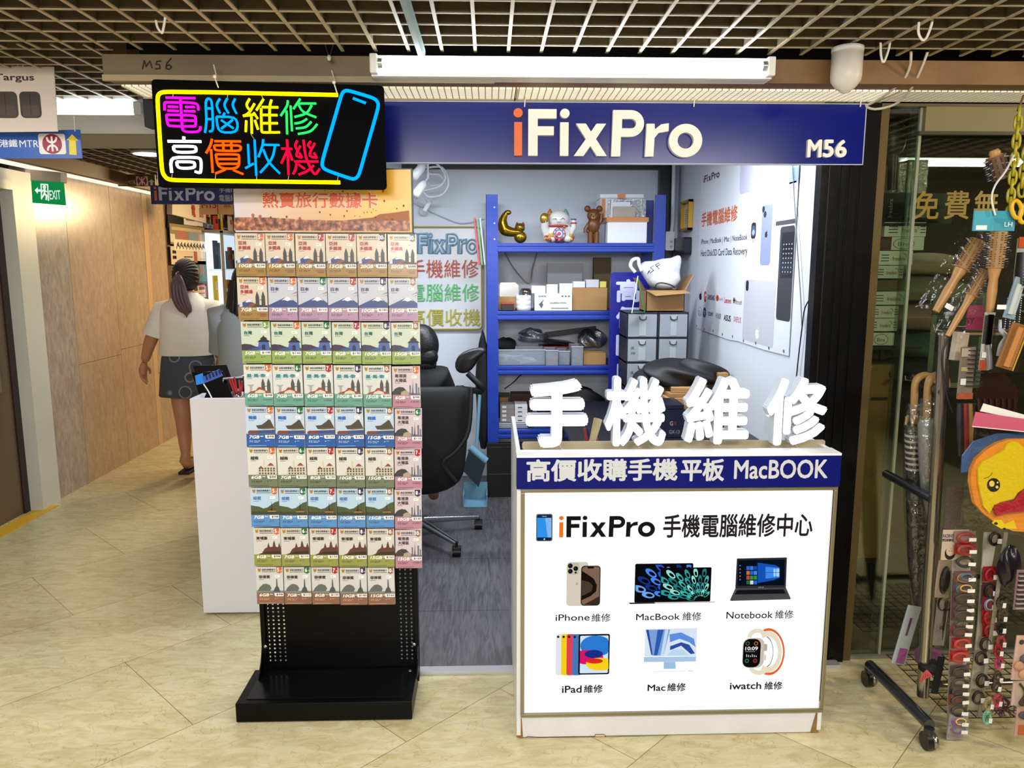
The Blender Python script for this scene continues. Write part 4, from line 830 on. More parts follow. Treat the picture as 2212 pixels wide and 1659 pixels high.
# things lying on the counter worktop behind the characters
def blk(name, label, cat, c, d, mt, rz=0, group=None, bevel=.002, tilt=0):
    mb = MB(); mb.obox(c, d, mt, (0, tilt, rz)); return tag(mb.build(name, bevel=bevel), label, cat, group)
CARD = mat('#a9824f', .7, noise=.06, nscale=9)
m = MB(); fb_ = front(2.62); o = PY(1215, 945, 2.62)
m.obox((o.x-.03, 2.66, .855), (.16, .17, .06), CARD, (0, 0, .6)); m.obox((o.x-.03, 2.66, .8865), (.155, .012, .0006), mat('#c8b48c', .4), (0, 0, .6)); tag(m.build('cardboard_box', bevel=.001), 'flat brown cardboard box behind the glowing first character', 'box')
m = MB(); b0 = PY(1265, 945, 2.66); b0.z = .826; b1 = PY(1292, 905, 2.72); m.cyl(b0, b0.lerp(b1, .45), .006, mat('#c9ccd0', .3, .5), .009); m.cyl(b0.lerp(b1, .45), b1, .011, mat('#cdb98a', .5), .016); tag(m.build('brush', ), 'pale handled bristle brush standing between the first two glowing characters', 'brush')
m = MB(); o = PY(1258, 952, 2.6); m.lathe([(.02, 0), (.022, .02), (.012, .026)], (o.x, 2.6, .82), mat('#d8d820', .4), 14); tag(m.build('tape_roll'), 'small yellow round tin beside the brush on the counter', 'tin')
for i, (px, col, lab) in enumerate(((1275, '#8a1f1f', 'dark red handled screwdriver near the brush'), (1284, '#1b2a6a', 'blue handled screwdriver right of the red one'), (1296, '#b0252a', 'short red handled tool beside the second glowing character'))):
    o = PY(px, 950, 2.75); m = MB(); m.cyl((o.x, 2.75, .822), (o.x-.012, 2.76, .905), .003, STEEL, n=8); m.cyl((o.x-.012, 2.76, .905), (o.x-.02, 2.765, .955), .007, mat(col, .4), .006, n=10); tag(m.build('screwdriver'), lab, 'tool', 'hand tools on the counter')
# ================================================================ SHOP INTERIOR
# --- unlit lettered board on the rear wall
fb5 = front(5.475)
t = thing('neon_sign', 'unlit white neon board with outline lettering on the rear wall behind the chair', 'sign', (-.35, 5.48, PY(950, 715, 5.475).z))
p = fb5.px(858, 715); q = fb5.px(1043, 487)
m = MB(); m.prism(fb5, rr(p[0]-.16, p[1], q[0], q[1], .03), -.012, -.004, mat('#e4e7ec', .25)); m.build('board', t)
m = MB(); bd = mat('#a59a2a', .4); pp = rr(p[0]-.15, p[1]+.012, q[0]-.01, q[1]-.012, .03); m.tube([fb5.at(x, y, .004) for x, y in pp], .006, bd, 6, closed=True); m.build('border_tube', t)
a_, b_ = fb5.px(893, 547), fb5.px(1032, 505); m = MB(); tb = mat('#7fa3bd', .4)
for k, (c, shp) in enumerate(logo_shapes()):
    for sh in shp: m.tube([fb5.at(a_[0]+x*(b_[0]-a_[0])/4.07, a_[1]+y*(b_[1]-a_[1]), .004) for x, y in sh], .0062, tb, 5, closed=True)
m.build('lettering', t, label='pale blue outline lettering')
for s_, x0, y0, x1, y1, c in (('手機維修', 884, 600, 1033, 561, '#c25038'), ('電腦維修', 884, 651, 1035, 613, '#5cc472'), ('高價收機', 884, 704, 1037, 667, '#bdb32c')):
    m = MB(); a_, b_ = fb5.px(x0, y0), fb5.px(x1, y1); m.text(fb5, s_, *a_, *b_, .0, mat(c, .4), -.004, ext=.006); m.build('lettering', t)
# --- clip spotlights and white cables at the top left of the opening
def spot(label, tail, head, r=.028):
    t = thing('spotlight', label, 'spotlight', tail, 'white spotlights at the upper left of the shop')
    a, b = Vector(tail), Vector(head); d = (b-a).normalized(); m = MB()
    m.lathe([(.012, 0), (r*.8, .006), (r, .03), (r, (b-a).length)], a, mat('#eceef0', .35), 16, d); m.build('shade', t)
    m = MB(); m.lathe([(0, 0), (r*.85, .001), (r*.85, .003)], b-d*.004, emit('#fff2d8', 6), 14, d); m.build('lamp', t)
    m = MB(); m.tube([a, a+Vector((.02, .03, .03)), Vector((a.x+.02, a.y+.03, 2.299))], .007, mat('#e4e6e8', .4), 8); m.build('bracket', t)
spot('upper white spotlight half hidden by the picture header', PY(914, 358, 5.05), PY(893, 383, 4.96))
spot('lower white spotlight aimed down beside the picture header', PY(917, 394, 5.05), PY(896, 422, 4.96))
m = MB(); wc = mat('#e9ebee', .4)
for k, pts in enumerate(([(905, 358), (940, 352), (962, 380), (950, 402), (915, 412)], [(915, 360), (955, 362), (969, 395), (955, 420), (925, 425), (912, 408)], [(925, 372), (950, 378), (958, 396), (930, 402)])):
    m = MB(); m.tube(smoothpath([Vector((PY(pts[0][0], 300, 5.25+.02*k).x, 5.25+.02*k, 2.299))]+[PY(x, y, 5.25+.02*k) for x, y in pts], 5), .007, wc, 6); tag(m.build('cable'), 'looped white cable near the spotlights, %s loop' % ('upper', 'lowest hanging', 'innermost')[k], 'cable', 'white cables by the spotlights')
t = thing('clip_lamp', 'small white clip lamp on the rear wall below the spotlights', 'clip lamp', PY(917, 452, 5.4))
m = MB(); m.tube([PY(912, 428, 5.4), PY(922, 437, 5.4), PY(917, 455, 5.47)], .006, wc, 6); m.build('arm', t)
m = MB(); a = PY(929, 434, 5.4); m.obox((a+PY(918, 455, 5.4))/2, (.03, .03, .085), mat('#f0f1f2', .4), (0, .55, 0)); m.build('body', t, bevel=.006)
m = MB(); m.lathe([(.03, 0), (.034, .015), (.01, .03)], PY(915, 458, 5.496), mat('#f0f1f2', .4), 14, (0.1, -.9, .3)); m.build('base', t)
m = MB(); m.tube(smoothpath([PY(890, 437, 5.48), PY(960, 470, 5.48), PY(1000, 482, 5.48), PY(1045, 472, 5.48)], 5), .003, mat('#c9ccd2', .5), 5); tag(m.build('cable'), 'thin grey wire sagging along the rear wall', 'cable')
# --- blue steel shelving
BLU = mat('#0836a2', .35); BLUD = mat('#08318c', .4)
YS = 5.0; fs5 = front(YS); SXA, SXB = PY(1050, 500, YS).x, PY(1438, 500, YS).x; SD = .43
ZS = [PY(1200, y, YS).z for y in (525, 672, 790, 928)]; ZT = PY(1060, 420, YS).z
t = thing('shelving_unit', 'tall blue steel shelving unit loaded with boxes in the repair shop', 'shelf', ((SXA+SXB)/2, YS+SD/2, 0))
for xx in (SXA, SXB-.076):
    for yy in (YS-.004, YS+SD-.036):
        m = MB(); m.box(xx, xx+.076, yy, yy+.003, .0125, ZT, BLU); xs = xx if xx == SXA else xx+.073; m.box(xs, xs+.003, yy, yy+.04, .0125, ZT, BLU)
        if yy < YS:
            ff_ = front(yy)
            for k in range(int((ZT-.1)/.1)):
                for dx in (.022, .054): m.disc(ff_, xx+dx, ZT-.08-.1*k, .0055, .0008, mat('#c4cbe0', .5) if k < 3 and dx > .03 and xx == SXA else BLUD, 8)
        m.build('upright', t)
for z in ZS+[.14]:
    m = MB(); m.box(SXA+.004, SXB-.004, YS+.01, YS+SD, z-.012, z-.001, mat('#26356e', .5)); m.build('shelf_board', t)
    m = MB(); m.box(SXA+.07, SXB-.07, YS, YS+.02, z-.06, z, BLU); m.box(SXA+.07, SXB-.07, YS-.006, YS, z-.022, z-.001, BLU); m.box(SXA+.07, SXB-.07, YS-.006, YS, z-.056, z-.034, BLU); m.build('front_beam', t, bevel=.003)
for xx in (SXA, SXB-.02):
    for z in ZS: m = MB(); m.box(xx, xx+.02, YS+.03, YS+SD-.03, z-.05, z-.013, BLU); m.build('side_beam', t)
z0, z1, z2, z3 = ZS
def X5(px, y=5.1): return PY(px, 600, y).x
def sbox(name, label, cat, px0, px1, py0, zb, mt, y=5.08, d=.12, group=None, bevel=.002, build=True):
    """a box standing at zb whose front spans px0..px1 and rises to row py0"""
    a = PY(px0, py0, y); b = PY(px1, py0, y); m = MB(); m.box(a.x, b.x, y, y+d, zb+.0005, a.z, mt)
    return tag(m.build(name, bevel=bevel), label, cat, group) if build else m
# golden figure
t = thing('cat_figurine', 'golden cat figurine flexing one oversized muscular arm on the top shelf', 'figurine', (X5(1115), 5.12, z0)); GOLD = mat('#a9801c', .22, .85)
P = lambda x, y, yy=5.12: PY(x, y, yy)
m = MB(); c = P(1124, 514); m.sph((c.x, 5.12, z0+.042), (.042, .034, .04), GOLD); m.sph(P(1123, 492), (.034, .028, .03), GOLD); m.build('body', t)
for px in (1117, 1130): m = MB(); m.lathe([(.011, 0), (.008, .012), (0, .024)], P(px, 487), mat('#8c2a1e', .3, .3), 8); m.build('ear', t)
m = MB(); m.tube(smoothpath([P(1121, 502), P(1103, 501), P(1089, 495), P(1086, 478), P(1091, 464), P(1096, 459)], 4), [.024, .026, .028, .03, .032, .034, .036, .037, .037, .036, .035, .033, .03, .027, .024, .021, .019, .017, .016, .016, .016], GOLD, 10); m.sph(P(1097, 459), (.024, .018, .016), GOLD); m.build('muscular_arm', t)
m = MB(); fq = front(5.09); a = fq.px(1125, 511); m.disc(fq, a[0], a[1], .012, .0, mat('#4a2340', .4), 14, .024, -.3); m.build('chest_plate', t)
m = MB(); fq2 = front(5.094); 
for px in (1119, 1128): a = fq2.px(px, 490); m.disc(fq2, a[0], a[1], .007, .0, BLACK, 10)
m.build('eyes', t) if False else m.build('face_marking', t)
# white lucky cat
t = thing('cat_figurine', 'large white lucky cat figurine with a raised golden paw on the top shelf', 'figurine', (X5(1208), 5.14, z0)); WC = mat('#e6e3de', .18, coat=.5); LG = mat('#c39a3c', .25, .7); RD = mat('#b2353a', .3)
m = MB(); c = P(1208, 505, 5.14); m.sph((c.x, 5.14, z0+.075), (.095, .07, .073), WC); m.sph((c.x-.055, 5.10, z0+.033), (.04, .04, .03), WC); m.sph((c.x+.055, 5.10, z0+.033), (.04, .04, .03), WC); m.build('body', t)
m = MB(); m.sph(P(1207, 474, 5.13), (.073, .06, .058), WC, 20, 12); m.build('head', t)
for px, cc in ((1188, '#b46a34'), (1222, '#6a9a94')): m = MB(); m.lathe([(.024, 0), (.017, .022), (.003, .045)], P(px, 466, 5.13), mat(cc, .3), 10); m.build('ear', t)
m = MB(); m.tube([P(1182, 508, 5.12), P(1176, 490, 5.1), P(1177, 474, 5.08)], [.03, .027, .025], WC, 10); m.sph(P(1176, 472, 5.075), (.03, .02, .036), LG, 12, 8); m.build('raised_paw', t, label='raised golden paw')
m = MB(); m.tube([P(1232, 505, 5.12), P(1240, 490, 5.1), P(1239, 474, 5.1)], [.02, .018, .016], WC, 10); m.torus(P(1239, 482, 5.1), .017, .005, RD, (1, 0, 0), (0, 1, 0), 14, 6); m.torus(P(1239, 474, 5.1), .015, .005, mat('#3d5a8a', .3), (1, 0, 0), (0, 1, 0), 14, 6); m.build('raised_paw', t)
m = MB(); m.torus(P(1207, 490, 5.12), .06, .008, RD, (1, 0, 0), (0, 1, -.1), 20, 6, .05); m.sph(P(1219, 490, 5.06), .011, LG, 8, 6); m.build('collar', t, label='red collar with gold bell')
m = MB(); fq = front(5.062); a = fq.px(1208, 505)
for r_, c_, h_ in ((.042, '#b03a48', 0), (.036, '#d8cfd0', .0006), (.03, '#6a78a8', .0012), (.02, '#e0d6d6', .0018), (.012, '#b04a58', .0024)): m.disc(fq, a[0], a[1], r_, h_, mat(c_, .3), 20)
for k in range(8): m.disc(fq, a[0]+.034*math.cos(k*.785), a[1]+.034*math.sin(k*.785), .005, .0026, mat('#3c4f8c', .3), 8)
m.build('belly_medallion', t)
m = MB(); fq = front(5.068)
for s in (-1, 1):
    a = fq.px(1207+s*9, 473); m.line(fq, [(a[0]-.013, a[1]-.004), (a[0], a[1]+.006), (a[0]+.013, a[1]-.004)], .003, 0, BLACK)
a = fq.px(1207, 480); m.line(fq, [(a[0]-.014, a[1]+.004), (a[0]-.007, a[1]-.003), (a[0], a[1]+.003), (a[0]+.007, a[1]-.003), (a[0]+.014, a[1]+.004)], .0025, 0, mat('#8a3a3a', .4)); m.build('face_marking', t)
m = MB(); rnd2 = random.Random(4); 
for k in range(16):
    a_ = rnd2.uniform(-.8, .8); m.sph((c.x+.1*math.sin(a_*1.7), 5.14-.065*math.cos(a_)-.012, z0+rnd2.uniform(.02, .055)), (.014, .012, .012), mat(rnd2.choice(['#c26a6a', '#e2dcd6', '#c8a64a', '#b03a40']), .3), 7, 5)
m.build('painted_ornament', t)
# plain brown toy bear
t = thing('toy_bear', 'plain brown toy bear figurine standing on the top shelf beside the lucky cat', 'figurine', (X5(1282), 5.07, z0)); BR = mat('#6a3d16', .35)
P = lambda x, y, yy=5.07: PY(x, y, yy if yy > 5.1 or yy == 5.07 else yy-.05)
m = MB(); c = P(1282, 500); 
for s in (-1, 1): m.tube([(c.x+s*.019, 5.07, z0+.001), (c.x+s*.02, 5.07, z0+.06), (c.x+s*.018, 5.07, z0+.075)], [.02, .019, .02], BR, 10)
m.sph((c.x, 5.07, z0+.115), (.042, .034, .056), BR); m.sph(P(1282, 465), (.043, .036, .042), BR)
for s in (-1, 1): m.sph(P(1282+s*13, 451), (.021, .014, .021), BR, 10, 8); m.sph(P(1282+s*5, 463, 5.086), (.004, .004, .005), BLACK, 6, 5)
m.tube([P(1272, 484), P(1265, 495), P(1265, 503)], [.014, .013, .014], BR, 8); m.tube([P(1293, 484), P(1299, 476), P(1299, 462)], [.014, .013, .014], BR, 8); m.build('bear_body', t)
m = MB(); m.sph(P(1282, 470, 5.09), (.017, .016, .013), mat('#a5804f', .5), 10, 6); m.sph(P(1282, 468, 5.072), (.005, .004, .004), BLACK, 8, 6); m.build('muzzle', t)
# foam boxes + packets
FOAM = mat('#eceef2', .6); TAPE = mat('#c7762a', .35)
def foam(label, px0, px1, py0, py1, y, d, zb):
    t = thing('foam_box', label, 'box', (X5((px0+px1)/2), y+d/2, zb)); a = PY(px0, py0, y); b = PY(px1, py1, y); h = a.z-zb
    m = MB(); m.box(a.x, b.x, y, y+d, zb+.0005, zb+h*.82, FOAM); m.build('tub', t, bevel=.004)
    m = MB(); m.box(a.x-.006, b.x+.006, y-.006, y+d+.006, zb+h*.82, zb+h, FOAM); m.build('lid', t, bevel=.005); return t, a, b, h
t, a, b, h = foam('lower white foam box sealed with orange tape on the top shelf', 1313, 1397, 470, 524, 5.03, .24, z0); m = MB(); m.box(a.x-.008, b.x+.008, 5.022, 5.03+.25, z0+h*.84, z0+h+.0015, TAPE); m.build('tape', t, label='orange tape')
zf = z0+h+.002
t, a, b, h = foam('upper white foam box stacked on the orange taped one', 1298, 1388, 419, 470, 5.12, .22, zf); m = MB(); mid = (a.x+b.x)/2; m.box(mid-.03, mid+.02, 5.108, 5.36, zf+h*.8, zf+h+.0015, TAPE); m.box(a.x+.004, a.x+.03, 5.116, 5.12, zf, zf+h*.8, TAPE); m.build('tape', t, label='orange tape')
WRAP = film('#eef0f2', .45, .15, .8, 60)
sbox('packet', 'grey box leaning before the upper foam box', 'packet', 1325, 1373, 446, zf, mat('#a79d90', .6), 5.045, .02)
sbox('packet', 'white padded envelope with a barcode on the foam boxes', 'packet', 1320, 1362, 436, zf, mat('#dfe2e8', .5), 5.07, .015)
m = MB(); a = PY(1315, 430, 5.09); b = PY(1395, 470, 5.09); m.box(a.x, b.x, 5.09, 5.112, zf, a.z, WRAP); tag(m.build('bubble_wrap'), 'bubble wrapped parcel on top of the orange taped foam box', 'parcel')
# frames hanging on the shelf's left side
for k, (cc, lab) in enumerate((('#c24a58', 'pink edged display board hung on the left side of the blue shelving'), ('#7fae7a', 'green display board between the pink and grey ones on the shelving side'), ('#c9ccd4', 'grey display board nearest the blue upright'))):
    a = PY(1034+6*k, 468+2*k, 5.02); m = MB(); m.obox((a.x-.012, 5.06+.03*k, PY(1040, 522, 5.02).z), (.012, .22, .30), mat(cc, .4), (0, -.1, 0)); tag(m.build('display_board', bevel=.003), lab, 'board', 'boards hung beside the blue shelving')
# second shelf
sbox('carton', 'small brown carton at the left end of the second shelf', 'carton', 1077, 1113, 641, z1, CARD, 5.1, .16)
m = MB(); a = PY(1079, 616, 5.14); b = PY(1120, 640, 5.14)
for k in range(5): m.box(a.x+.002*k, b.x-.004*k, 5.12+.02*k, 5.124+.02*k, z1+.09, a.z+.004*k, film('#e8ecf0', .5, .2))
tag(m.build('plastic_sleeve'), 'clear plastic sleeves standing in the left brown carton', 'sleeves')
t = thing('case', 'small black case with red lid edge on the second shelf', 'case', (X5(1097), 5.05, z1)); a = PY(1083, 653, 5.04); b = PY(1110, 653, 5.04); m = MB(); m.box(a.x, b.x, 5.04, 5.09, z1+.001, a.z-.012, mat('#1c1c20', .3)); m.build('body', t, bevel=.003); m = MB(); m.box(a.x, b.x, 5.036, 5.09, a.z-.012, a.z, mat('#b83a28', .4)); m.build('lid', t)
m = MB(); c = PY(1131, 660, 5.08); m.lathe([(.05, 0), (.05, .03), (.048, .033), (.05, .036), (.05, .062), (.048, .065), (.05, .068), (.05, .096), (.046, .1), (0, .1)], (c.x, 5.09, z1), mat('#f0f1f2', .45), 20); tag(m.build('tape_roll'), 'stack of white tape rolls on the second shelf', 'roll')
m = MB(); c = PY(1136, 640, 5.2); m.lathe([(.04, 0), (.04, .12), (.03, .14), (0, .14)], (c.x, 5.24, z1), film('#d8c8b4', .55, .1), 16); tag(m.build('jar'), 'clear plastic jar behind the white tape rolls', 'jar')
t = thing('carton', 'white soldering station carton with a lightning mark on the second shelf', 'carton', (X5(1196), 5.06, z1)); a = PY(1155, 634, 5.05); b = PY(1236, 634, 5.05); m = MB(); WB = mat('#e3e4e6', .5); m.box(a.x, b.x, 5.05, 5.2, z1+.001, a.z, WB); f_ = front(5.05); Q = lambda x, y: f_.px(870+x/3.95, 350+y/3.95)
p, q = Q(1157, 1155), Q(1225, 1138); m.text(f_, 'QUICK', *p, *q, .0005, BLACK, .03); m.poly(f_, [Q(1160, 1215), Q(1205, 1170), Q(1190, 1205), Q(1200, 1215), Q(1185, 1250)], .0005, mat('#5a5c60', .5)); p, q = Q(1257, 1210), Q(1395, 1196); m.text(f_, 'SOLDERING STATION', *p, *q, .0005, BLACK, .02); p = Q(1265, 1253); q = Q(1412, 1243); m.rect(f_, *p, *q, .0005, mat('#8a8c90', .5)); m.build('box', t)
for k in range(3): m = MB(); p = f_.px(1215+7*k, 640); m.disc(f_, p[0], p[1], .007, .0006, mat('#7a7c80', .5), 10); m.build('handling_mark', t)
for k, (x0, x1, y) in enumerate(((1148, 1178, 617), (1180, 1204, 614), (1208, 1236, 612))):
    m = MB(); a = PY(x0, y, 5.12); b = PY(x1, y, 5.12)
    for j in range(4): m.box(a.x+.004*j, b.x-.003*j, 5.1+.018*j, 5.104+.018*j, PY(1196, 634, 5.05).z+.0005, a.z-.004*j, WB)
    tag(m.build('paper_bundle'), '%s bundle of white papers standing in the soldering station carton' % ('leftmost', 'middle', 'rightmost')[k], 'papers', 'papers in the carton')
sbox('carton', 'brown carton filling the right part of the second shelf', 'carton', 1237, 1312, 622, z1, CARD, 5.07, .25)
zc_ = PY(1270, 622, 5.07).z
for k, (x0, x1, y, c, lab) in enumerate(((1238, 1264, 608, '#d9dce6', 'white small box on the brown carton'), (1266, 1294, 604, '#c4c8d2', 'translucent small box on the brown carton'), (1296, 1310, 608, '#d8c85a', 'yellow labelled small box on the brown carton'))): sbox('small_box', lab, 'box', x0, x1, y, zc_+.001, mat(c, .4), 5.09, .1, 'small boxes on the brown carton')
m = MB(); a = PY(1183, 568, 5.3); b = PY(1258, 612, 5.3); m.box(a.x, b.x, 5.32, 5.36, z1+.001, a.z, mat('#8d9198', .35)); m.box(a.x+.02, b.x-.03, 5.365, 5.4, z1+.001, a.z-.05, mat('#a4a8b0', .5)); tag(m.build('wrapped_panel'), 'plastic wrapped panels standing at the back of the second shelf', 'panel')
a = PY(1285, 556, 5.3); b = PY(1322, 556, 5.3); m = MB(); m.box(a.x, b.x, 5.33, 5.4, z1+.001, a.z, mat('#5c4a2c', .7)); tag(m.build('carton'), 'tall dark brown carton at the back of the second shelf', 'carton')
m = MB(); m.tube(smoothpath([PY(1090, 545, 5.42), PY(1110, 580, 5.4), PY(1142, 612, 5.4), PY(1150, 580, 5.42), PY(1160, 546, 5.42)], 5), .005, mat('#8d8a84', .5), 6); tag(m.build('cable'), 'grey cable hanging under the top shelf', 'cable')
# third shelf: clear bins
CLR = mat('#a3aab6', .3, alpha=.42)
def bin_(label, px0, px1, py0, fill, y=5.03, d=.2):
    a = PY(px0, py0, y); b = PY(px1, py0, y); t = thing('storage_bin', label, 'bin', ((a.x+b.x)/2, y+d/2, z2), 'clear bins on the third shelf'); h = a.z-z2
    m = MB(); w = .003
    m.box(a.x, b.x, y, y+w, z2+.001, a.z, CLR); m.box(a.x, b.x, y+d-w, y+d, z2+.001, a.z, CLR); m.box(a.x, a.x+w, y, y+d, z2+.001, a.z, CLR); m.box(b.x-w, b.x, y, y+d, z2+.001, a.z, CLR); m.box(a.x, b.x, y, y+d, z2+.001, z2+.005, CLR); m.build('tub', t)
    m = MB(); m.box(a.x-.002, b.x+.002, y-.003, y, a.z-.006, a.z, mat('#b8bec8', .3)); m.build('rim', t)
    if fill:
        m = MB(); r3 = random.Random(px0)
        for k in range(fill[1]): m.obox(((a.x+b.x)/2+r3.uniform(-.36, .36)*(b.x-a.x), y+.06+r3.uniform(-.02, .06), z2+.018+.007*k), (min(.12, (b.x-a.x)*.55), .05, .012), mat(fill[0], .5), (0, r3.uniform(-.25, .25), r3.uniform(-.4, .4)))
        m.build('contents', t)
bin_('long clear bin of white cables on the third shelf', 1077, 1178, 755, ('#d8dbe2', 6)); bin_('small clear bin with orange bits on the third shelf', 1179, 1206, 756, ('#b5603a', 4), 5.0); bin_('clear bin with a dark curved label on the third shelf', 1207, 1231, 758, ('#4a5264', 3)); bin_('clear bin holding a hard drive on the third shelf', 1235, 1260, 748, ('#8e97a6', 4), 5.0)
sbox('carton', 'low brown carton at the right end of the third shelf', 'carton', 1261, 1309, 763, z2, CARD, 5.03, .2)
m = MB(); a = PY(1178, 738, 5.2); m.obox((PY(1205, 748, 5.22).x, 5.345, PY(1205, 742, 5.22).z), (.21, .2, .022), mat('#131417', .3), (0, .12, .2)); m.obox((PY(1208, 755, 5.2).x, 5.34, PY(1208, 752, 5.2).z), (.24, .2, .015), mat('#8a2024', .35), (0, 0, .1)); tag(m.build('laptop'), 'black laptop lying over the clear bins on the third shelf', 'laptop')
m = MB(); m.obox((PY(1235, 718, 5.3).x, 5.38, PY(1235, 718, 5.3).z), (.36, .05, .03), mat('#101013', .4), (0, -.12, 0)); tag(m.build('black_case'), 'long black case at the back of the third shelf', 'case')
def lump(name, label, cat, c, r, mt, seed, amp=.25, n=18, k=12, flat=None):
    """soft, crumpled mass: an ellipsoid with folds"""
    r4 = random.Random(seed); ph = [(r4.uniform(0, 6.3), r4.randint(2, 5), r4.randint(1, 4), r4.uniform(.3, 1)) for _ in range(5)]
    m = MB(); m.sph((0, 0, 0), 1, mt, n, k); vs = []
    for v in m.v:
        a = math.atan2(v[1], v[0]); b = v[2]; d = 1+amp*sum(w*math.sin(f1*a+f2*b*2.2+p) for p, f1, f2, w in ph)/2.2
        z = max(v[2]*d*r[2], -r[2]*(.6 if flat is None else flat)); vs.append((c[0]+v[0]*d*r[0], c[1]+v[1]*d*r[1], c[2]+z))
    m.v = vs; return tag(m.build(name, sub=1), label, cat)
lump('plastic_bag', 'crumpled blue tinted plastic bag over the third shelf bins', 'bag', PY(1150, 727, 5.25), (.1, .06, .055), film('#c4cadc', .6, .35, .6, 40), 3)
lump('plastic_bag', 'crumpled grey plastic bag of parts on the right of the third shelf', 'bag', PY(1278, 735, 5.25), (.1, .08, .075), film('#9aa2b0', .55, .35, .6, 40), 8)
lump('cloth', 'black cloth at the left end of the third shelf', 'cloth', PY(1092, 745, 5.25), (.08, .08, .05), mat('#0b0b0d', .8), 5)
# fourth shelf
for k in range(4):
    zz = z3+.11-.0+.0; 
    a = PY(1081, 912, 5.1); b = PY(1111, 912, 5.1); h_ = (PY(1081, 875, 5.1).z-a.z)/4; m = MB(); m.box(a.x, b.x, 5.1, 5.24, a.z+h_*k+.0008, a.z+h_*(k+1), mat('#8d837e', .5)); f_ = front(5.1); m.rect(f_, a.x+.012, a.z+h_*k+.008, a.x+.04, a.z+h_*(k+1)-.006, .0005, mat('#dcdcdc', .5)); tag(m.build('small_box', bevel=.001), 'taupe small box in the fourth shelf stack, %s' % ('lowest', 'second from bottom', 'third from bottom', 'topmost')[k], 'box', 'taupe boxes on the fourth shelf')
    a = PY(1112, 912, 5.1); b = PY(1139, 912, 5.1); m = MB(); m.box(a.x, b.x, 5.09, 5.24, a.z+h_*k+.0008, a.z+h_*(k+1)+.003*(k == 3), mat('#dadada', .5)); f_ = front(5.09); m.rect(f_, a.x+.02, a.z+h_*k+.01, a.x+.05, a.z+h_*(k+1)-.012, .0005, mat('#3c3c40', .5)); tag(m.build('small_box', bevel=.001), 'white small box in the fourth shelf stack, %s' % ('lowest', 'second from bottom', 'third from bottom', 'topmost')[k], 'box', 'white boxes on the fourth shelf')
for k in range(3):
    a = PY(1078, 925, 5.06); b = PY(1140, 925, 5.06); h_ = (PY(1100, 912, 5.1).z-z3)/3; m = MB(); m.box(a.x, b.x+.02*k, 5.06, 5.28, z3+h_*k+.0008, z3+h_*(k+1)-.002, mat('#c2c5cb', .3, .5)); tag(m.build('laptop', bevel=.002), 'closed silver laptop under the small boxes, %s' % ('bottom', 'middle', 'top')[k], 'laptop', 'silver laptops on the fourth shelf')
m = MB(); a = PY(1077, 853, 5.25); b = PY(1101, 853, 5.25); m.box(a.x, b.x, 5.26, 5.36, z3+.0008, a.z, mat('#1a1614', .4)); f_ = front(5.26); m.rect(f_, a.x+.01, a.z-.05, b.x-.01, a.z-.02, .0006, mat('#b07a2a', .4)); m.rect(f_, a.x+.01, a.z-.09, b.x-.01, a.z-.055, .0006, mat('#8a241c', .4)); tag(m.build('carton'), 'black and orange carton behind the taupe boxes', 'carton')
a = PY(1103, 850, 5.3); b = PY(1150, 850, 5.3); m = MB(); m.box(a.x, b.x, 5.28, 5.4, z3+.0008, a.z, mat('#4a2614', .6)); tag(m.build('carton'), 'dark reddish carton at the back of the fourth shelf', 'carton')
lump('cable_heap', 'heap of black cables and bags filling the fourth shelf', 'cables', (PY(1230, 900, 5.2).x, 5.2, z3+.13), (.24, .13, .13), mat('#0d0e12', .6), 12, .35, 24, 14)
m = MB(); m.tube(smoothpath([PY(1090, 840, 5.15), PY(1110, 825, 5.15), PY(1125, 810, 5.2), PY(1140, 806, 5.2)], 4), .004, BLACK, 6); tag(m.build('cable'), 'thin black cable drooping from the third shelf beam', 'cable')
# black cabinet in the bottom bay
t = thing('cabinet', 'low black cabinet under the blue shelving', 'cabinet', (SXA+.3, 5.1, .012)); ca = PY(1052, 1072, 4.99).x; m = MB(); zt = PY(1060, 955, 4.99).z; m.box(ca, ca+.62, 4.96, 5.0-.006, .0125, zt, mat('#08080a', .35)); m.build('body', t, bevel=.003)
m = MB(); m.box(ca+.01, ca+.6, 4.955, 4.96, .17, .175, mat('#3a3b40', .4)); m.box(ca+.01, ca+.6, 4.955, 4.96, zt-.03, zt-.026, mat('#2a2d38', .4)); m.build('trim_line', t)
# --- standing blue banner
fb4 = front(4.78); p = fb4.px(1312, 960); q = fb4.px(1404, 588)
t = thing('standing_sign', 'tall dark blue standing board with large white characters beside the shelving', 'sign', ((p[0]+q[0])/2, 4.79, .0125))
m = MB(); m.prism(fb4, rr(p[0], .0125, q[0], q[1], .025), -.02, 0, mat('#0e1787', .3)); m.build('panel', t)
for ch, y0, y1 in (('高', 603, 653), ('價', 662, 711), ('回', 723, 768), ('收', 780, 828)):
    m = MB(); a, b = fb4.px(1330, y1), fb4.px(1385, y0); m.text(fb4, ch, a[0], a[1], b[0], b[1], .0006, mat('#c9cdf2', .4), .035); m.build('character', t)
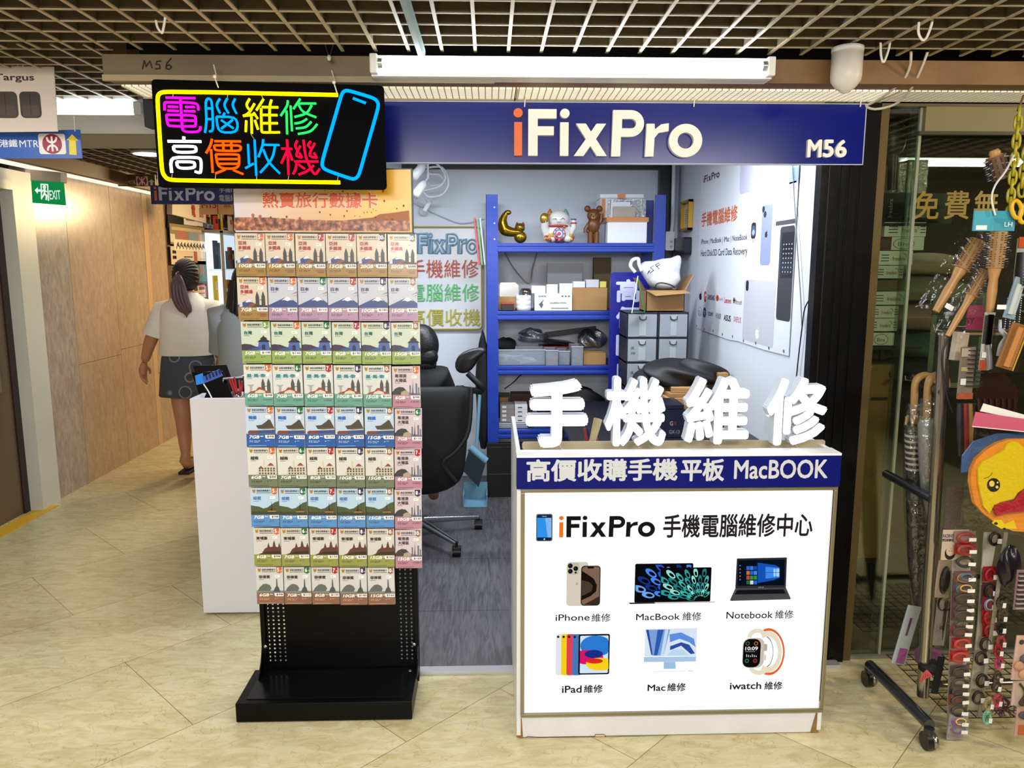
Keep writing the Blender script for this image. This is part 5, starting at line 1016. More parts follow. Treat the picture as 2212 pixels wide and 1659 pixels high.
# --- work table, drawers, carton with bag
t = thing('work_table', 'black topped work table along the right wall of the shop', 'table', (.88, 4.05, .0125)); TZ = .70
m = MB(); m.box(.40, 1.335, 3.32, 4.76, TZ-.03, TZ, mat('#141519', .4)); m.build('tabletop', t, bevel=.003)
for xx in (.43, 1.29):
    for yy in (3.35, 4.69): m = MB(); m.box(xx, xx+.04, yy, yy+.04, .0125, TZ-.03, BLACK); m.build('leg', t)
FROST = mat('#8e949e', .35); BF = mat('#1a1c28', .4)
for side, (px0, px1, lab) in enumerate(((1357, 1420, 'left frosted plastic drawer tower under the open carton'), (1425, 1486, 'right frosted plastic drawer tower next to the side wall'))):
    yD = 4.42; a = PY(px0, 676, yD); b = PY(px1, 676, yD); t = thing('drawer_unit', lab, 'drawers', ((a.x+b.x)/2, yD+.12, TZ), 'frosted plastic drawer towers'); n = 4; hh = (a.z-TZ)/n
    for k in range(n+1): m = MB(); m.box(a.x-.006, b.x+.006, yD+.003, yD+.26, TZ+hh*k-(.006 if k else -.001), TZ+hh*k+.004, BF); m.build('shelf_frame', t)
    for xx in (a.x-.006, b.x+.002): m = MB(); m.box(xx, xx+.004, yD+.003, yD+.26, TZ+.001, a.z, BF); m.build('side_frame', t)
    for k in range(n):
        zz = TZ+hh*k+.006; m = MB(); m.box(a.x+.002, b.x-.002, yD-.004, yD+.25, zz, zz+hh-.014, FROST); m.box(a.x+.064, b.x-.064, yD-.007, yD-.004, zz+.006, zz+hh-.02, mat('#a3a8b0', .3)); d = m.build('drawer', t, bevel=.003)
        m = MB(); cx = (a.x+b.x)/2; m.tube([(cx-.02, yD-.006, zz+hh-.025), (cx-.017, yD-.012, zz+hh-.042), (cx, yD-.014, zz+hh-.047), (cx+.017, yD-.012, zz+hh-.042), (cx+.02, yD-.006, zz+hh-.025)], .0028, BLACK, 6); m.build('handle', d)
        if side == 0 and k in (1, 2):
            m = MB(); f_ = front(yD-.004); m.text(f_, 'iR', a.x+.02, zz+.07, a.x+.04, zz+.088, .0006, BLACK, 0); m.text(f_, 'iM8', a.x+.02, zz+.04, a.x+.045, zz+.056, .0006, BLACK, 0); m.build('ink_note', d)
zD = PY(1400, 676, 4.42).z+.006
t = thing('carton', 'open brown carton on the drawer towers, one flap folded toward us', 'carton', (PY(1440, 670, 4.45).x, 4.54, zD)); a, b = PY(1396, 640, 4.44), PY(1479, 640, 4.44); zt = PY(1440, 627, 4.44).z; w = .004; CB = mat('#8f6a40', .7, noise=.05, nscale=8); CB2 = mat('#a37c4e', .7)
m = MB(); m.box(a.x, b.x, 4.44, 4.44+w, zD+.001, zt, CB); m.box(a.x, b.x, 4.64, 4.64+w, zD+.001, zt, CB); m.box(a.x, a.x+w, 4.44, 4.64, zD+.001, zt, CB); m.box(b.x-w, b.x, 4.44, 4.64, zD+.001, zt, CB); m.box(a.x, b.x, 4.44, 4.64, zD+.001, zD+.005, CB); m.build('body', t)
m = MB(); A_ = [Vector((a.x, 4.44, zt)), Vector((b.x, 4.44, zt)), PY(1491, 632, 4.36), PY(1416, 638, 4.36)]; m.add(A_+[v+Vector((0, 0, -.004)) for v in A_], [(0, 3, 2, 1), (4, 5, 6, 7), (0, 1, 5, 4), (1, 2, 6, 5), (2, 3, 7, 6), (3, 0, 4, 7)], CB2); m.build('flap', t)
m = MB(); A_ = [Vector((b.x, 4.44, zt)), Vector((b.x, 4.64, zt)), Vector((b.x+.05, 4.64, zt+.08)), Vector((b.x+.05, 4.46, zt+.09))]; m.add(A_+[v+Vector((.004, 0, 0)) for v in A_], [(0, 1, 2, 3), (7, 6, 5, 4), (0, 3, 7, 4), (2, 6, 7, 3)], CB2); m.build('flap', t)
m = MB(); A_ = [Vector((a.x, 4.64, zt)), Vector((a.x, 4.44, zt)), Vector((a.x-.04, 4.46, zt+.07)), Vector((a.x-.04, 4.64, zt+.07))]; m.add(A_+[v+Vector((-.004, 0, 0)) for v in A_], [(0, 1, 2, 3), (7, 6, 5, 4), (0, 3, 7, 4), (2, 6, 7, 3)], CB2); m.build('flap', t)
# white carrier bag
t = thing('carrier_bag', 'white plastic carrier bag with handwriting sticking out of the open carton', 'bag', (PY(1430, 620, 4.5).x, 4.52, zt-.02))
m = MB(); fbg = front(4.5); PB = mat('#d3d8e2', .35, spec=.6, bump=.9, nscale=16)
sil = [(1408, 624), (1397, 606), (1386, 590), (1380, 574), (1394, 562), (1412, 565), (1432, 557), (1452, 560), (1465, 548), (1473, 556), (1469, 575), (1466, 590), (1472, 604), (1464, 614), (1454, 624), (1430, 627)]
loops = []
ctr = PY(1428, 594, 4.52)
for s, dy in ((.62, -.075), (.92, -.05), (1.04, 0), (.98, .05), (.7, .085)):
    rng = random.Random(int(s*100)); loops.append([ctr+(PY(x, y, 4.52)-ctr)*s*(1+rng.uniform(-.05, .05))+Vector((0, dy+rng.uniform(-.012, .012), 0)) for x, y in sil])
n = len(sil); vs = [v for l in loops for v in l]+[ctr+Vector((0, -.085, 0)), ctr+Vector((0, .09, 0))]
fs_ = [(i*n+j, i*n+(j+1) % n, (i+1)*n+(j+1) % n, (i+1)*n+j) for i in range(4) for j in range(n)]+[((j+1) % n, j, 5*n) for j in range(n)]+[(4*n+j, 4*n+(j+1) % n, 5*n+1) for j in range(n)]
m.add(vs, fs_, PB, True); m.build('bag_body', t, sub=1)
m = MB(); m.tube(smoothpath([PY(1372, 588, 4.5), PY(1362, 575, 4.5), PY(1366, 562, 4.5), PY(1378, 559, 4.5), PY(1380, 570, 4.5), PY(1386, 585, 4.5)], 4), .011, PB, 6); m.build('handle', t)
m = MB(); fI = front(4.437); 
for st in ([(1399, 592), (1404, 584), (1400, 588)], [(1412, 574), (1405, 578), (1412, 584), (1404, 590)], [(1424, 568), (1416, 572), (1424, 581)], [(1418, 576), (1426, 571)]): m.line(fI, fI.pts(st), .004, 0, BLACK)
m.build('handwriting', t)
m = MB(); m.tube(smoothpath([PY(1416, 624, 4.42), PY(1418, 614, 4.42), PY(1430, 611, 4.42), PY(1450, 616, 4.42), PY(1458, 622, 4.42)], 4), .004, BLACK, 6); tag(m.build('cable'), 'black cable arching out of the open carton', 'cable')
# green table tent
t = thing('table_tent', 'green and white folded menu stand left of the open carton', 'menu stand', (PY(1378, 674, 4.42).x, 4.45, zD)); GR = mat('#1c8a42', .4)
A_, B_, C_ = PY(1377, 596, 4.36), PY(1364, 672, 4.30), PY(1392, 674, 4.36)
B_.z = C_.z = zD+.001
for nm, e0, e1, mt in (('front_leaf', B_, A_, mat('#d5dad6', .4)), ('rear_leaf', C_, A_, GR)):
    d = Vector((.012, .055, 0)); v = [e0, e0+d, e1+d, e1]; m = MB(); m.add(v+[q_+Vector((.004, -.002, 0)) for q_ in v], [(0, 1, 2, 3), (7, 6, 5, 4), (0, 4, 5, 1), (1, 5, 6, 2), (2, 6, 7, 3), (3, 7, 4, 0)], mt)
    if nm == 'front_leaf': w0 = [e0, e0+d, e0.lerp(e1, .18)+d, e0.lerp(e1, .18)]; m.add([q_+Vector((-.001, -.001, 0)) for q_ in w0], [(0, 1, 2, 3)], GR); w0 = [e0.lerp(e1, .88), e0.lerp(e1, .88)+d, e1+d, e1]; m.add([q_+Vector((-.001, -.001, 0)) for q_ in w0], [(0, 1, 2, 3)], GR)
    m.build(nm, t)
m = MB(); m.add([B_, B_+Vector((.012, .055, 0)), C_+Vector((.012, .055, 0)), C_], [(0, 1, 2, 3)], GR); m.build('foot_leaf', t)
# stuff on the work table
for k, (px0, px1, py0, y, c, lab) in enumerate(((1440, 1500, 862, 4.0, CARD, 'brown carton on the work table, lowest of the pile'), )):
    pass
zt_ = TZ
def tb(name, label, cat, px0, px1, py, y, d, zb, mt, rz=0, group=None):
    a, b = PY(px0, py, y), PY(px1, py, y); m = MB(); m.obox(((a.x+b.x)/2, y+d/2, (zb+a.z)/2), (b.x-a.x, d, a.z-zb-.001), mt, (0, 0, rz)); tag(m.build(name, bevel=.002), label, cat, group); return a.z
zz = tb('carton', 'brown carton on the work table, lowest of the pile', 'carton', 1440, 1560, 860, 3.95, .3, zt_, CARD)
zz2 = tb('carton', 'flat brown carton second from the bottom of the pile', 'carton', 1444, 1545, 850, 3.97, .25, zz, mat('#9a7446', .7), .04)
zz3 = tb('carton', 'slim kraft box with a white label on top of the carton pile', 'carton', 1455, 1520, 838, 3.98, .14, zz2, CARD, -.12)
zz4 = tb('carton', 'brown carton at the right end of the pile', 'carton', 1552, 1574, 806, 4.05, .2, zt_, mat('#a57c4c', .7))
lump('jacket', 'black padded jacket heaped over the carton pile', 'jacket', PY(1475, 812, 4.12)+Vector((0, .05, 0)), (.235, .16, .085), mat('#0a0b10', .55), 21, .3, 26, 14)
m = MB(); a, b = PY(1441, 885, 3.7), PY(1482, 885, 3.7); yg = 3.7; m.box(a.x, b.x, yg, yg+.2, TZ+.001, a.z, mat('#101a38', .3)); m.box(a.x-.01, b.x-.01, yg-.002, yg+.2, a.z+.001, a.z+.025, mat('#0c142c', .3)); f_ = front(yg); p, q = f_.px(1447, 919), f_.px(1454, 910); m.text(f_, 'G', *p, *q, .0006, mat('#c8c4b4', .4), .01); p, q = f_.px(1455, 919), f_.px(1462, 910); m.text(f_, 'X', *p, *q, .0006, mat('#8a3a44', .4), .01); p, q = f_.px(1445, 937), f_.px(1468, 929); m.text(f_, 'GX-13', *p, *q, .0006, mat('#b9b7ae', .4), .0); tag(m.build('tool_case', bevel=.003), 'dark navy case with small red and white lettering behind the second glowing character', 'case')
# --- right wall: certificate, alarm box, conduit, switch, poster
RW = SX1-.02
fr_ = on_right_wall(RW-.001)
t = thing('picture_frame', 'small gold framed certificate on the side wall', 'picture', fr_.at(*fr_.px(1488, 498), .01)); p, q = fr_.px(1478, 500), fr_.px(1498, 430)
m = MB(); g_ = mat('#c79a2c', .35, .4)
for (a, b, c, d) in ((p[0], p[1], q[0], p[1]+.016), (p[0], q[1]-.016, q[0], q[1]), (p[0], p[1], p[0]+.016, q[1]), (q[0]-.016, p[1], q[0], q[1])): m.prism(fr_, [(a, b), (c, b), (c, d), (a, d)], .001, .03, g_)
m.build('frame', t); m = MB(); m.rect(fr_, p[0]+.014, p[1]+.014, q[0]-.014, q[1]-.014, .006, mat('#aeb4bc', .3))
for k in range(7): y = p[1]+.05+k*(q[1]-p[1]-.1)/7; m.rect(fr_, p[0]+.04, y, q[0]-.04, y+.005, .007, mat('#6f757e', .5))
m.build('certificate', t)
t = thing('alarm_panel', 'small dark control box on the side wall below the certificate', 'control box', fr_.at(*fr_.px(1482, 550), .02)); p, q = fr_.px(1470, 552), fr_.px(1495, 512); m = MB(); m.prism(fr_, rr(p[0], p[1], q[0], q[1], .02), .001, .05, mat('#0d1026', .3)); m.build('housing', t); m = MB(); m.rect(fr_, p[0]+.04, p[1]+.09, p[0]+.10, q[1]-.03, .0506, mat('#3a4fb4', .2)); m.build('display', t)
m = MB(); yk = 5.4; m.tube([PY(1456, 352, yk), PY(1453, 480, yk), PY(1451, 500, yk)], .014, mat('#dfe3ea', .4), 8); tag(m.build('conduit'), 'white cable conduit running down the rear corner', 'conduit')
t = thing('switch_box', 'white double switch box at the rear corner beside the shelving', 'switch', PY(1447, 538, 5.36)); f_ = front(5.36); p, q = f_.px(1437, 541), f_.px(1457, 500); m = MB(); m.prism(f_, rr(p[0], p[1], q[0], q[1], .008), -.05, 0, mat('#e2e4e8', .4)); m.build('box', t)
for k in range(2): m = MB(); m.disc(f_, q[0]-.02, p[1]+.025+.035*k, .011, .001, mat('#b4b8c0', .4), 14); m.build('switch', t)
# the big poster
t = thing('poster', 'large white repair poster with device pictures on the right side wall', 'poster', fr_.at(*fr_.px(1600, 735), .004))
fp = on_right_wall(RW-.006); m = MB(); BLp, BRp = fp.px(1503, 708), fp.px(1703, 769); PTZ = 2.12
edge = [(BLp[0], BLp[1]), (BLp[0]+(BRp[0]-BLp[0])*.2, BLp[1]-.006), (BLp[0]+(BRp[0]-BLp[0])*.45, BLp[1]-.012), (BLp[0]+(BRp[0]-BLp[0])*.55, BLp[1]-.004), (BLp[0]+(BRp[0]-BLp[0])*.8, BLp[1]-.008), BRp, (BRp[0], PTZ), (BLp[0], PTZ)]
m.prism(fp, edge, -.003, 0, mat('#e6e9f1', .4)); m.build('sheet', t)
m = MB(); T_ = lambda s, bl, tr, c, b=.0: m.text(fp, s, *fp.px(*bl), *fp.px(*tr), .0006, mat(c, .5), b)
a_, b_ = fp.px(1519, 396), fp.px(1555, 366); logo(m, fp, a_[0], a_[1], (b_[1]-a_[1]), mat('#d05a28', .5), mat('#23242a', .5), .0006, width=b_[0]-a_[0])
T_('手機電腦維修', (1515, 491), (1594, 441), '#d4662c', .02); T_('iPhone | MacBook | iMac | NoteBook', (1514.5, 531), (1615, 505), '#23242a', .01); T_('Hard Disk/SD Card Data Recovery', (1514, 558), (1615, 533), '#23242a', .01)
T_('SAMSUNG', (1529, 647), (1544, 638), '#1a2a6c', .03); T_('xiaomi', (1553, 648.5), (1562, 643), '#8a8a8e'); T_('Lenovo', (1564.5, 654), (1580, 644), '#c02430', .02); T_('Microsoft', (1587.5, 656.5), (1603, 648), '#5a5c60'); T_('SONY', (1530, 682), (1541, 675), '#15161a', .03); T_('HONOR', (1546, 687), (1558, 678), '#23242a'); T_('ASUS', (1563.5, 692), (1579, 682), '#15161a', .03); T_('ONEPLUS', (1584.5, 694.5), (1601, 686), '#c02430'); T_('hp', (1519, 681), (1524.5, 668), '#e8ecf4') ; T_('DELL', (1508.5, 680), (1515, 672), '#3a68a8'); T_('G', (1520, 652), (1526, 629), '#c8382c', .05)
def pap(px, py, wx, wy, c): a = fp.px(px, py); apple(m, fp, a[0], a[1], abs(fp.px(px+wx, py)[0]-a[0]), abs(fp.px(px, py+wy)[1]-a[1]), .0009, mat(c, .5))
def pell(px, py, wx, wy, c, h=.0004): a = fp.px(px, py); m.disc(fp, a[0], a[1], abs(fp.px(px+wx, py)[0]-a[0]), h, mat(c, .5), 20, abs(fp.px(px, py+wy)[1]-a[1]))
pell(1521.7, 675, 3.8, 11, '#1f3f86', .0003); pell(1549.8, 644, 3, 7, '#c8302a'); pap(1513.5, 640, 4, 9, '#15161a'); pell(1511.8, 673, 4, 11, '#4a76b0', .0001); pell(1511.8, 673, 3.4, 10, '#e6e9f1', .0003)
for k, c in enumerate(('#d0562c', '#7aa63a', '#3a86c8', '#e0a82c')): p = fp.px(1583.6+1.7*(k % 2), 650+4.6*(k//2)); m.rect(fp, p[0], p[1], p[0]+.02, p[1]+.018, .0006, mat(c, .5))
def pq(l, c, h=.0004): m.poly(fp, [fp.px(*p_) for p_ in l], h, mat(c, .4))
def prr(bl, tr, r, c, h=.0004): p_, q_ = fp.px(*bl), fp.px(*tr); m.poly(fp, rr(p_[0], p_[1], q_[0], q_[1], r), h, mat(c, .4))
a_, b_ = fp.px(1597, 421), fp.px(1657, 410); m.poly(fp, rr(a_[0], a_[1], b_[0], PTZ-.01, .035), .0004, mat('#c3c4da', .4)); 
a_ = fp.px(1677, 372); b_ = fp.px(1722, 372); m.rect(fp, a_[0], a_[1], b_[0], PTZ-.01, .0004, mat('#a9b8e0', .4)); a_ = fp.px(1705, 398); m.rect(fp, a_[0], a_[1], a_[0]+.1, fp.px(1706, 365)[1], .0006, mat('#8fa2d0', .4)); a_ = fp.px(1690, 413); m.rect(fp, a_[0], a_[1], b_[0], a_[1]+.03, .0006, mat('#c6c6dc', .4))
prr((1641, 573), (1670, 440), .022, '#8b95b8'); pell(1649.5, 452, 3, 7, '#2a2e3a', .0007); pell(1653, 463, 3, 7, '#2a2e3a', .0007); pap(1655.5, 506, 4, 8, '#23242a')
prr((1624, 526), (1632, 470), .01, '#c8b4ae'); prr((1622, 516), (1634, 480), .02, '#17181c', .0007); prr((1624, 511), (1632, 487), .014, '#3f5a8c', .001); pell(1628, 502, 3, 6, '#9ab0cc', .0012)
a_, b_ = fp.px(1676, 690), fp.px(1718, 486); m.poly(fp, rr(a_[0], a_[1], BRp[0]-.002, b_[1], .02), .0006, mat('#3a3b44', .4)); a_, b_ = fp.px(1685, 600), fp.px(1716, 500); m.rect(fp, a_[0], a_[1], BRp[0]-.004, b_[1], .001, mat('#1a1b20', .4)); p_ = fp.px(1676, 488); m.rect(fp, p_[0], p_[1], BRp[0]-.002, p_[1]+.02, .0008, mat('#4a4b52', .4))
kx0, kz0, kx1, kz1 = a_[0]+.012, a_[1]+.01, BRp[0]-.01, b_[1]-.05
for i in range(4):
    for j in range(7): x = kx0+(kx1-kx0)*i/4; z = kz0+(kz1-kz0)*j/7; m.rect(fp, x+.003, z+.003, x+(kx1-kx0)/4-.004, z+(kz1-kz0)/7-.005, .0013, mat('#0b0c0f', .3)); m.rect(fp, x+.012, z+.014, x+.022, z+.02, .0016, mat('#b8bac0', .5))
a_, b_ = fp.px(1603, 735), fp.px(1677, 607); m.poly(fp, rr(a_[0], BLp[1]+.012, b_[0], b_[1], .02), .0004, mat('#c9c9d3', .4)); prr((1611, 628), (1618, 606), .014, '#17181c', .0007); pap(1636, 721, 6, 13, '#f2f4f8')
m.build('printing', t)
for k in range(9):
    x = BLp[0]+(BRp[0]-BLp[0])*(k+.1)/8.4; m = MB(); m.torus(fp.at(x, BLp[1]+.014-(.006 if k % 2 else 0), .001), .006, .0016, mat('#6d7078', .3, .6), tuple(fp.u), tuple(fp.v), 10, 5); m.build('eyelet', t)
m = MB(); m.tube([fp.at(*fp.px(*p_), .006) for p_ in ((1715, 357), (1718, 420), (1727, 560), (1733, 650), (1735, 705))], .0025, mat('#85888e', .5), 5); tag(m.build('cable'), 'thin grey wire hanging along the right edge of the wall poster', 'cable')
m = MB(); m.tube(smoothpath([fp.at(*fp.px(*p_), .006) for p_ in ((1757, 640), (1742, 665), (1736, 705), (1728, 770), (1722, 830))], 4), .003, mat('#2a2c30', .5), 5); tag(m.build('cable'), 'dark wire curving down the side wall next to the black pillar', 'cable')
# --- chair, seated person, broom
t = thing('office_chair', 'black high backed office chair with headrest seen from behind', 'chair', (-.42, 4.2, .0125)); MESH = mat('#0a0b0d', .7); PLA = mat('#15171a', .4)
fh2 = front(3.98)
def plate(mb, outl, y, th, bulge, mt):
    c = sum((PY(*p_, y) for p_ in outl), Vector())/len(outl); n = len(outl); ls = []
    for s, d in ((.0, -bulge), (.6, -bulge*.75), (.95, -.01), (1, th*.5), (.95, th), (.0, th-bulge*.4)):
        ls.append([c+(PY(*p_, y)-c)*max(s, .001)+Vector((0, d, 0)) for p_ in outl])
    vs = [v for l in ls for v in l]; mb.add(vs, [(i*n+j, (i+1)*n+j, (i+1)*n+(j+1) % n, i*n+(j+1) % n) for i in range(5) for j in range(n)], mt, True)
m = MB(); plate(m, [(985, 838), (1020, 822), (1014, 900), (1008, 985), (1004, 1030), (985, 1055), (945, 1072), (890, 1076), (850, 1060), (835, 1000), (830, 900), (850, 845), (900, 832)], 3.98, .05, .05, MESH); m.build('backrest', t, sub=1)
m = MB(); plate(m, [(1050, 748), (1052, 760), (1038, 768), (1028, 790), (1012, 808), (990, 809), (980, 795), (984, 775), (998, 760), (1022, 752)], 4.02, .03, .025, PLA); m.build('headrest', t, sub=1)
m = MB(); m.tube([PY(1010, 806, 4.04), PY(1026, 822, 4.04), PY(1046, 838, 4.05), PY(1040, 846, 4.06), PY(985, 838, 4.05)], .016, PLA, 8); m.build('headrest_bracket', t)
m = MB(); m.tube(smoothpath([PY(1018, 838, 3.95), PY(1012, 930, 3.93), PY(985, 975, 3.92), PY(958, 1000, 3.92), PY(985, 1040, 3.93)], 4), .012, PLA, 8); m.build('back_frame', t)
cx, cyy = -.42, 4.2
m = MB(); m.lathe([(.0, 0), (.22, .0), (.25, .03), (.25, .06), (.2, .085), (0, .09)], (cx-.02, cyy+.05, .44), MESH, 24); m.build('seat', t)
m = MB(); m.cyl((cx, cyy, .12), (cx, cyy, .44), .028, BLACK); m.lathe([(.05, 0), (.045, .05), (.03, .09)], (cx, cyy, .08), STEEL, 16); m.build('gas_lift', t)
tip = PY(987, 1168, 3.9); tip = Vector((-.18, 3.91, .1)); base_a = math.atan2(tip.y-cyy, tip.x-cx); R5 = math.hypot(tip.x-cx, tip.y-cyy)
for k in range(5):
    a = base_a+k*2*math.pi/5; e = Vector((cx+R5*math.cos(a), cyy+R5*math.sin(a), .085)); m = MB(); m.tube([(cx, cyy, .12), e], [.026, .014], mat('#a8aaad', .2, .9), 8); lg = m.build('base_leg', t)
    m = MB(); m.cyl((e.x, e.y, .055), (e.x, e.y, .09), .008, BLACK, n=8); m.cyl((e.x-.022, e.y, .038), (e.x+.022, e.y, .038), .026, mat('#0a0a0c', .35), n=14); m.box(e.x-.024, e.x+.024, e.y-.018, e.y+.026, .04, .066, PLA); m.build('caster', lg, bevel=.003)
# the seated person, facing away
def skin_body(name, joints, edges, mt, sub=2, root=0):
    me = bpy.data.meshes.new(name); me.from_pydata([tuple(j[0]) for j in joints], edges, []); o = bpy.data.objects.new(name, me); COL.objects.link(o)
    o.modifiers.new('skin', 'SKIN'); sv = me.skin_vertices[0].data
    for k, j in enumerate(joints):
        r = j[1]; sv[k].radius = r if isinstance(r, tuple) else (r, r); sv[k].use_root = (k == root)
    s_ = o.modifiers.new('round', 'SUBSURF'); s_.levels = s_.render_levels = sub
    dg = bpy.context.evaluated_depsgraph_get(); bpy.context.view_layer.update(); ev = o.evaluated_get(bpy.context.evaluated_depsgraph_get()); em = ev.to_mesh()
    vs = [tuple(v.co) for v in em.vertices]; fs_ = [tuple(p_.vertices) for p_ in em.polygons]; ev.to_mesh_clear(); bpy.data.objects.remove(o); bpy.data.meshes.remove(me)
    mb = MB(); mb.add(vs, fs_, mt, True); return mb
SKIN = mat('#a8744f', .5)
t = thing('person', 'person with short dark hair and black T-shirt sitting on the office chair', 'person', (-.46, 4.3, .53))
px_ = -.475; yy = 4.28
J = [((px_, yy, .57), (.15, .13)), ((px_, yy, .70), (.15, .11)), ((px_+.01, yy-.02, .85), (.16, .11)), ((px_+.02, yy-.01, .955), (.11, .09)), ((px_+.03, yy, .92), .055), ((px_+.035, yy+.01, 1.08), .06),
     ((px_-.17, yy, .92), .055), ((px_-.21, yy+.12, .76), .042), ((px_-.12, yy+.32, .72), .034), ((px_+.19, yy, .925), .06), ((px_+.235, yy+.10, .76), .045), ((px_+.14, yy+.32, .72), .034),
     ((px_-.09, yy+.05, .60), .085), ((px_-.11, yy+.42, .58), .065), ((px_-.11, yy+.45, .13), .042), ((px_+.09, yy+.05, .60), .085), ((px_+.11, yy+.42, .58), .065), ((px_+.11, yy+.45, .13), .042), ((px_-.11, yy+.55, .06), .035), ((px_+.11, yy+.55, .06), .035)]
mb = skin_body('body', J, [(0, 1), (1, 2), (2, 3), (3, 4), (4, 5), (3, 6), (6, 7), (7, 8), (3, 9), (9, 10), (10, 11), (0, 12), (12, 13), (13, 14), (0, 15), (15, 16), (16, 17), (14, 18), (17, 19)], SKIN)
hc = PY(912, 750, yy); mb.sph((hc.x, yy+.02, hc.z-.005), (.074, .092, .105), SKIN, 18, 12); mb.sph((hc.x+.074, yy+.02, hc.z-.015), (.012, .02, .028), SKIN, 8, 6); mb.sph((hc.x-.01, yy+.11, hc.z-.02), (.014, .02, .02), SKIN, 8, 6); mb.build('body', t)
TS = mat('#08090b', .75)
mb = skin_body('shirt', [(J[0][0], (.165, .145)), (J[1][0], (.168, .125)), (J[2][0], (.195, .145)), ((px_+.02, yy-.01, .96), (.155, .12)), ((px_+.03, yy, 1.0), (.08, .075)), (J[6][0], .08), ((px_-.21, yy+.10, .79), .065), (J[9][0], .085), ((px_+.235, yy+.08, .79), .066)], [(0, 1), (1, 2), (2, 3), (3, 4), (3, 5), (5, 6), (3, 7), (7, 8)], TS); mb.build('t_shirt', t)
mb = skin_body('trousers', [((px_, yy, .57), (.16, .14)), ((px_-.09, yy+.05, .60), .1), ((px_-.11, yy+.42, .58), .08), ((px_-.11, yy+.45, .15), .06), ((px_+.09, yy+.05, .60), .1), ((px_+.11, yy+.42, .58), .08), ((px_+.11, yy+.45, .15), .06)], [(0, 1), (1, 2), (2, 3), (0, 4), (4, 5), (5, 6)], TS); mb.build('trousers', t)
m = MB(); HAIR = mat('#0c0b0b', .45, bump=.3, nscale=60); m.sph((hc.x, yy, hc.z+.012), (.094, .104, .118), HAIR, 20, 14); m.sph((hc.x+.01, yy-.045, hc.z-.05), (.082, .06, .068), HAIR, 16, 10)
for k in range(14): a = -1.2+k*.17; m.tube([(hc.x+.06*math.sin(a), yy-.06*math.cos(a), hc.z-.05), (hc.x+.082*math.sin(a), yy-.088*math.cos(a), hc.z-.09), (hc.x+.085*math.sin(a), yy-.085*math.cos(a), hc.z-.125)], [.02, .014, .002], HAIR, 6)
m.build('hair', t)
m = MB(); m.torus((px_+.03, yy, 1.015), .078, .004, mat('#c4c6ca', .25, .9), (1, 0, 0), (0, 1, .25), 26, 6, .07); m.build('necklace', t)
# black coat hanging by the shelving
m = MB(); o = PY(1040, 870, 4.9); fq = front(4.9)
lump('coat', 'long black coat hanging beside the blue upright', 'coat', (PY(1043, 850, 4.93).x, 5.04, PY(1043, 850, 4.93).z), (.05, .05, .40), mat('#0a0a0c', .8), 31, .2, 16, 16, 1)
# broom and dustpan
t = thing('broom', 'pale blue broom leaning against the rear wall behind the chair', 'broom', (PY(1030, 960, 4.86).x, 4.86, .05)); BB = mat('#6d9cb4', .4)
m = MB(); m.tube([PY(1037, 840, 4.90), PY(1030, 960, 4.86)], .011, BB, 8); m.build('handle', t)
m = MB(); a, b = PY(1015, 966, 4.84), PY(1050, 996, 4.84); m.tube([a, b], .026, BB, 10); m.build('head', t, bevel=.004)
m = MB(); n = (b-a).normalized(); dn = Vector((-.045, -.01, -.15)); v = [a, b, b+dn*1.1, a+dn]; m.add([q_+Vector((0, -.02, 0)) for q_ in v]+[q_+Vector((0, .02, 0)) for q_ in v], [(0, 3, 2, 1), (4, 5, 6, 7), (0, 1, 5, 4), (1, 2, 6, 5), (2, 3, 7, 6), (3, 0, 4, 7)], mat('#16242c', .8)); m.build('bristles', t)
t = thing('dustpan', 'pale blue dustpan on the floor under the broom', 'dustpan', (PY(1030, 1036, 4.75).x, 4.8, .0125)); a = PY(1005, 1030, 4.8); b = PY(1048, 1038, 4.72); zz_ = .014
m = MB(); m.obox(((a.x+b.x)/2, 4.82, .02), (.15, .16, .008), BB, (.05, 0, 0)); m.build('tray', t, bevel=.002)
for xx in (-.075, .075): m = MB(); m.obox(((a.x+b.x)/2+xx, 4.82, .055), (.006, .16, .075), BB); m.build('side_wall', t)
m = MB(); m.obox(((a.x+b.x)/2, 4.90, .075), (.156, .006, .12), BB, (-.1, 0, 0)); m.build('rear_wall', t)
# ================================================================ SIDE PASSAGE (left)
t = thing('display_counter', 'plain white counter standing behind the data card stand along the side passage', 'counter', (-1.08, 3.9, 0)); LW = mat('#dcdce4', .4); cz = PY(420, 861, 3.265).z
m = MB(); m.box(-1.286, -.87, 3.265, 3.285, .012, cz, LW); m.build('front_panel', t, bevel=.002)
m = MB(); m.box(-1.286, -1.268, 3.285, 4.85, .012, cz, LW); m.build('side_panel', t, bevel=.002)
m = MB(); m.box(-1.268, -.87, 3.285, 4.85, cz-.05, cz-.035, mat('#b9bcc4', .2)); m.build('worktop', t)
m = MB(); m.box(-.885, -.87, 3.285, 4.85, .012, cz-.05, LW); m.build('side_panel', t)
wt = cz-.0345
def slab(name, p0, p1, p2, th, mt, parent=None):
    """thin board from its bottom left, bottom right and top left corners"""
    p0, p1, p2 = Vector(p0), Vector(p1), Vector(p2); n = (p1-p0).cross(p2-p0).normalized()*th; v = [p0, p1, p1+p2-p0, p2]
    m = MB(); m.add([q-n for q in v]+v, [(3, 2, 1, 0), (4, 5, 6, 7), (0, 1, 5, 4), (1, 2, 6, 5), (2, 3, 7, 6), (3, 0, 4, 7)], mt); return m
def onto(p, z): p = Vector(p); p.z = z; return p
t = thing('tablet', 'black tablet with a blue label leaning at the front of the white counter', 'tablet', onto(PY(470, 850, 3.45), wt))
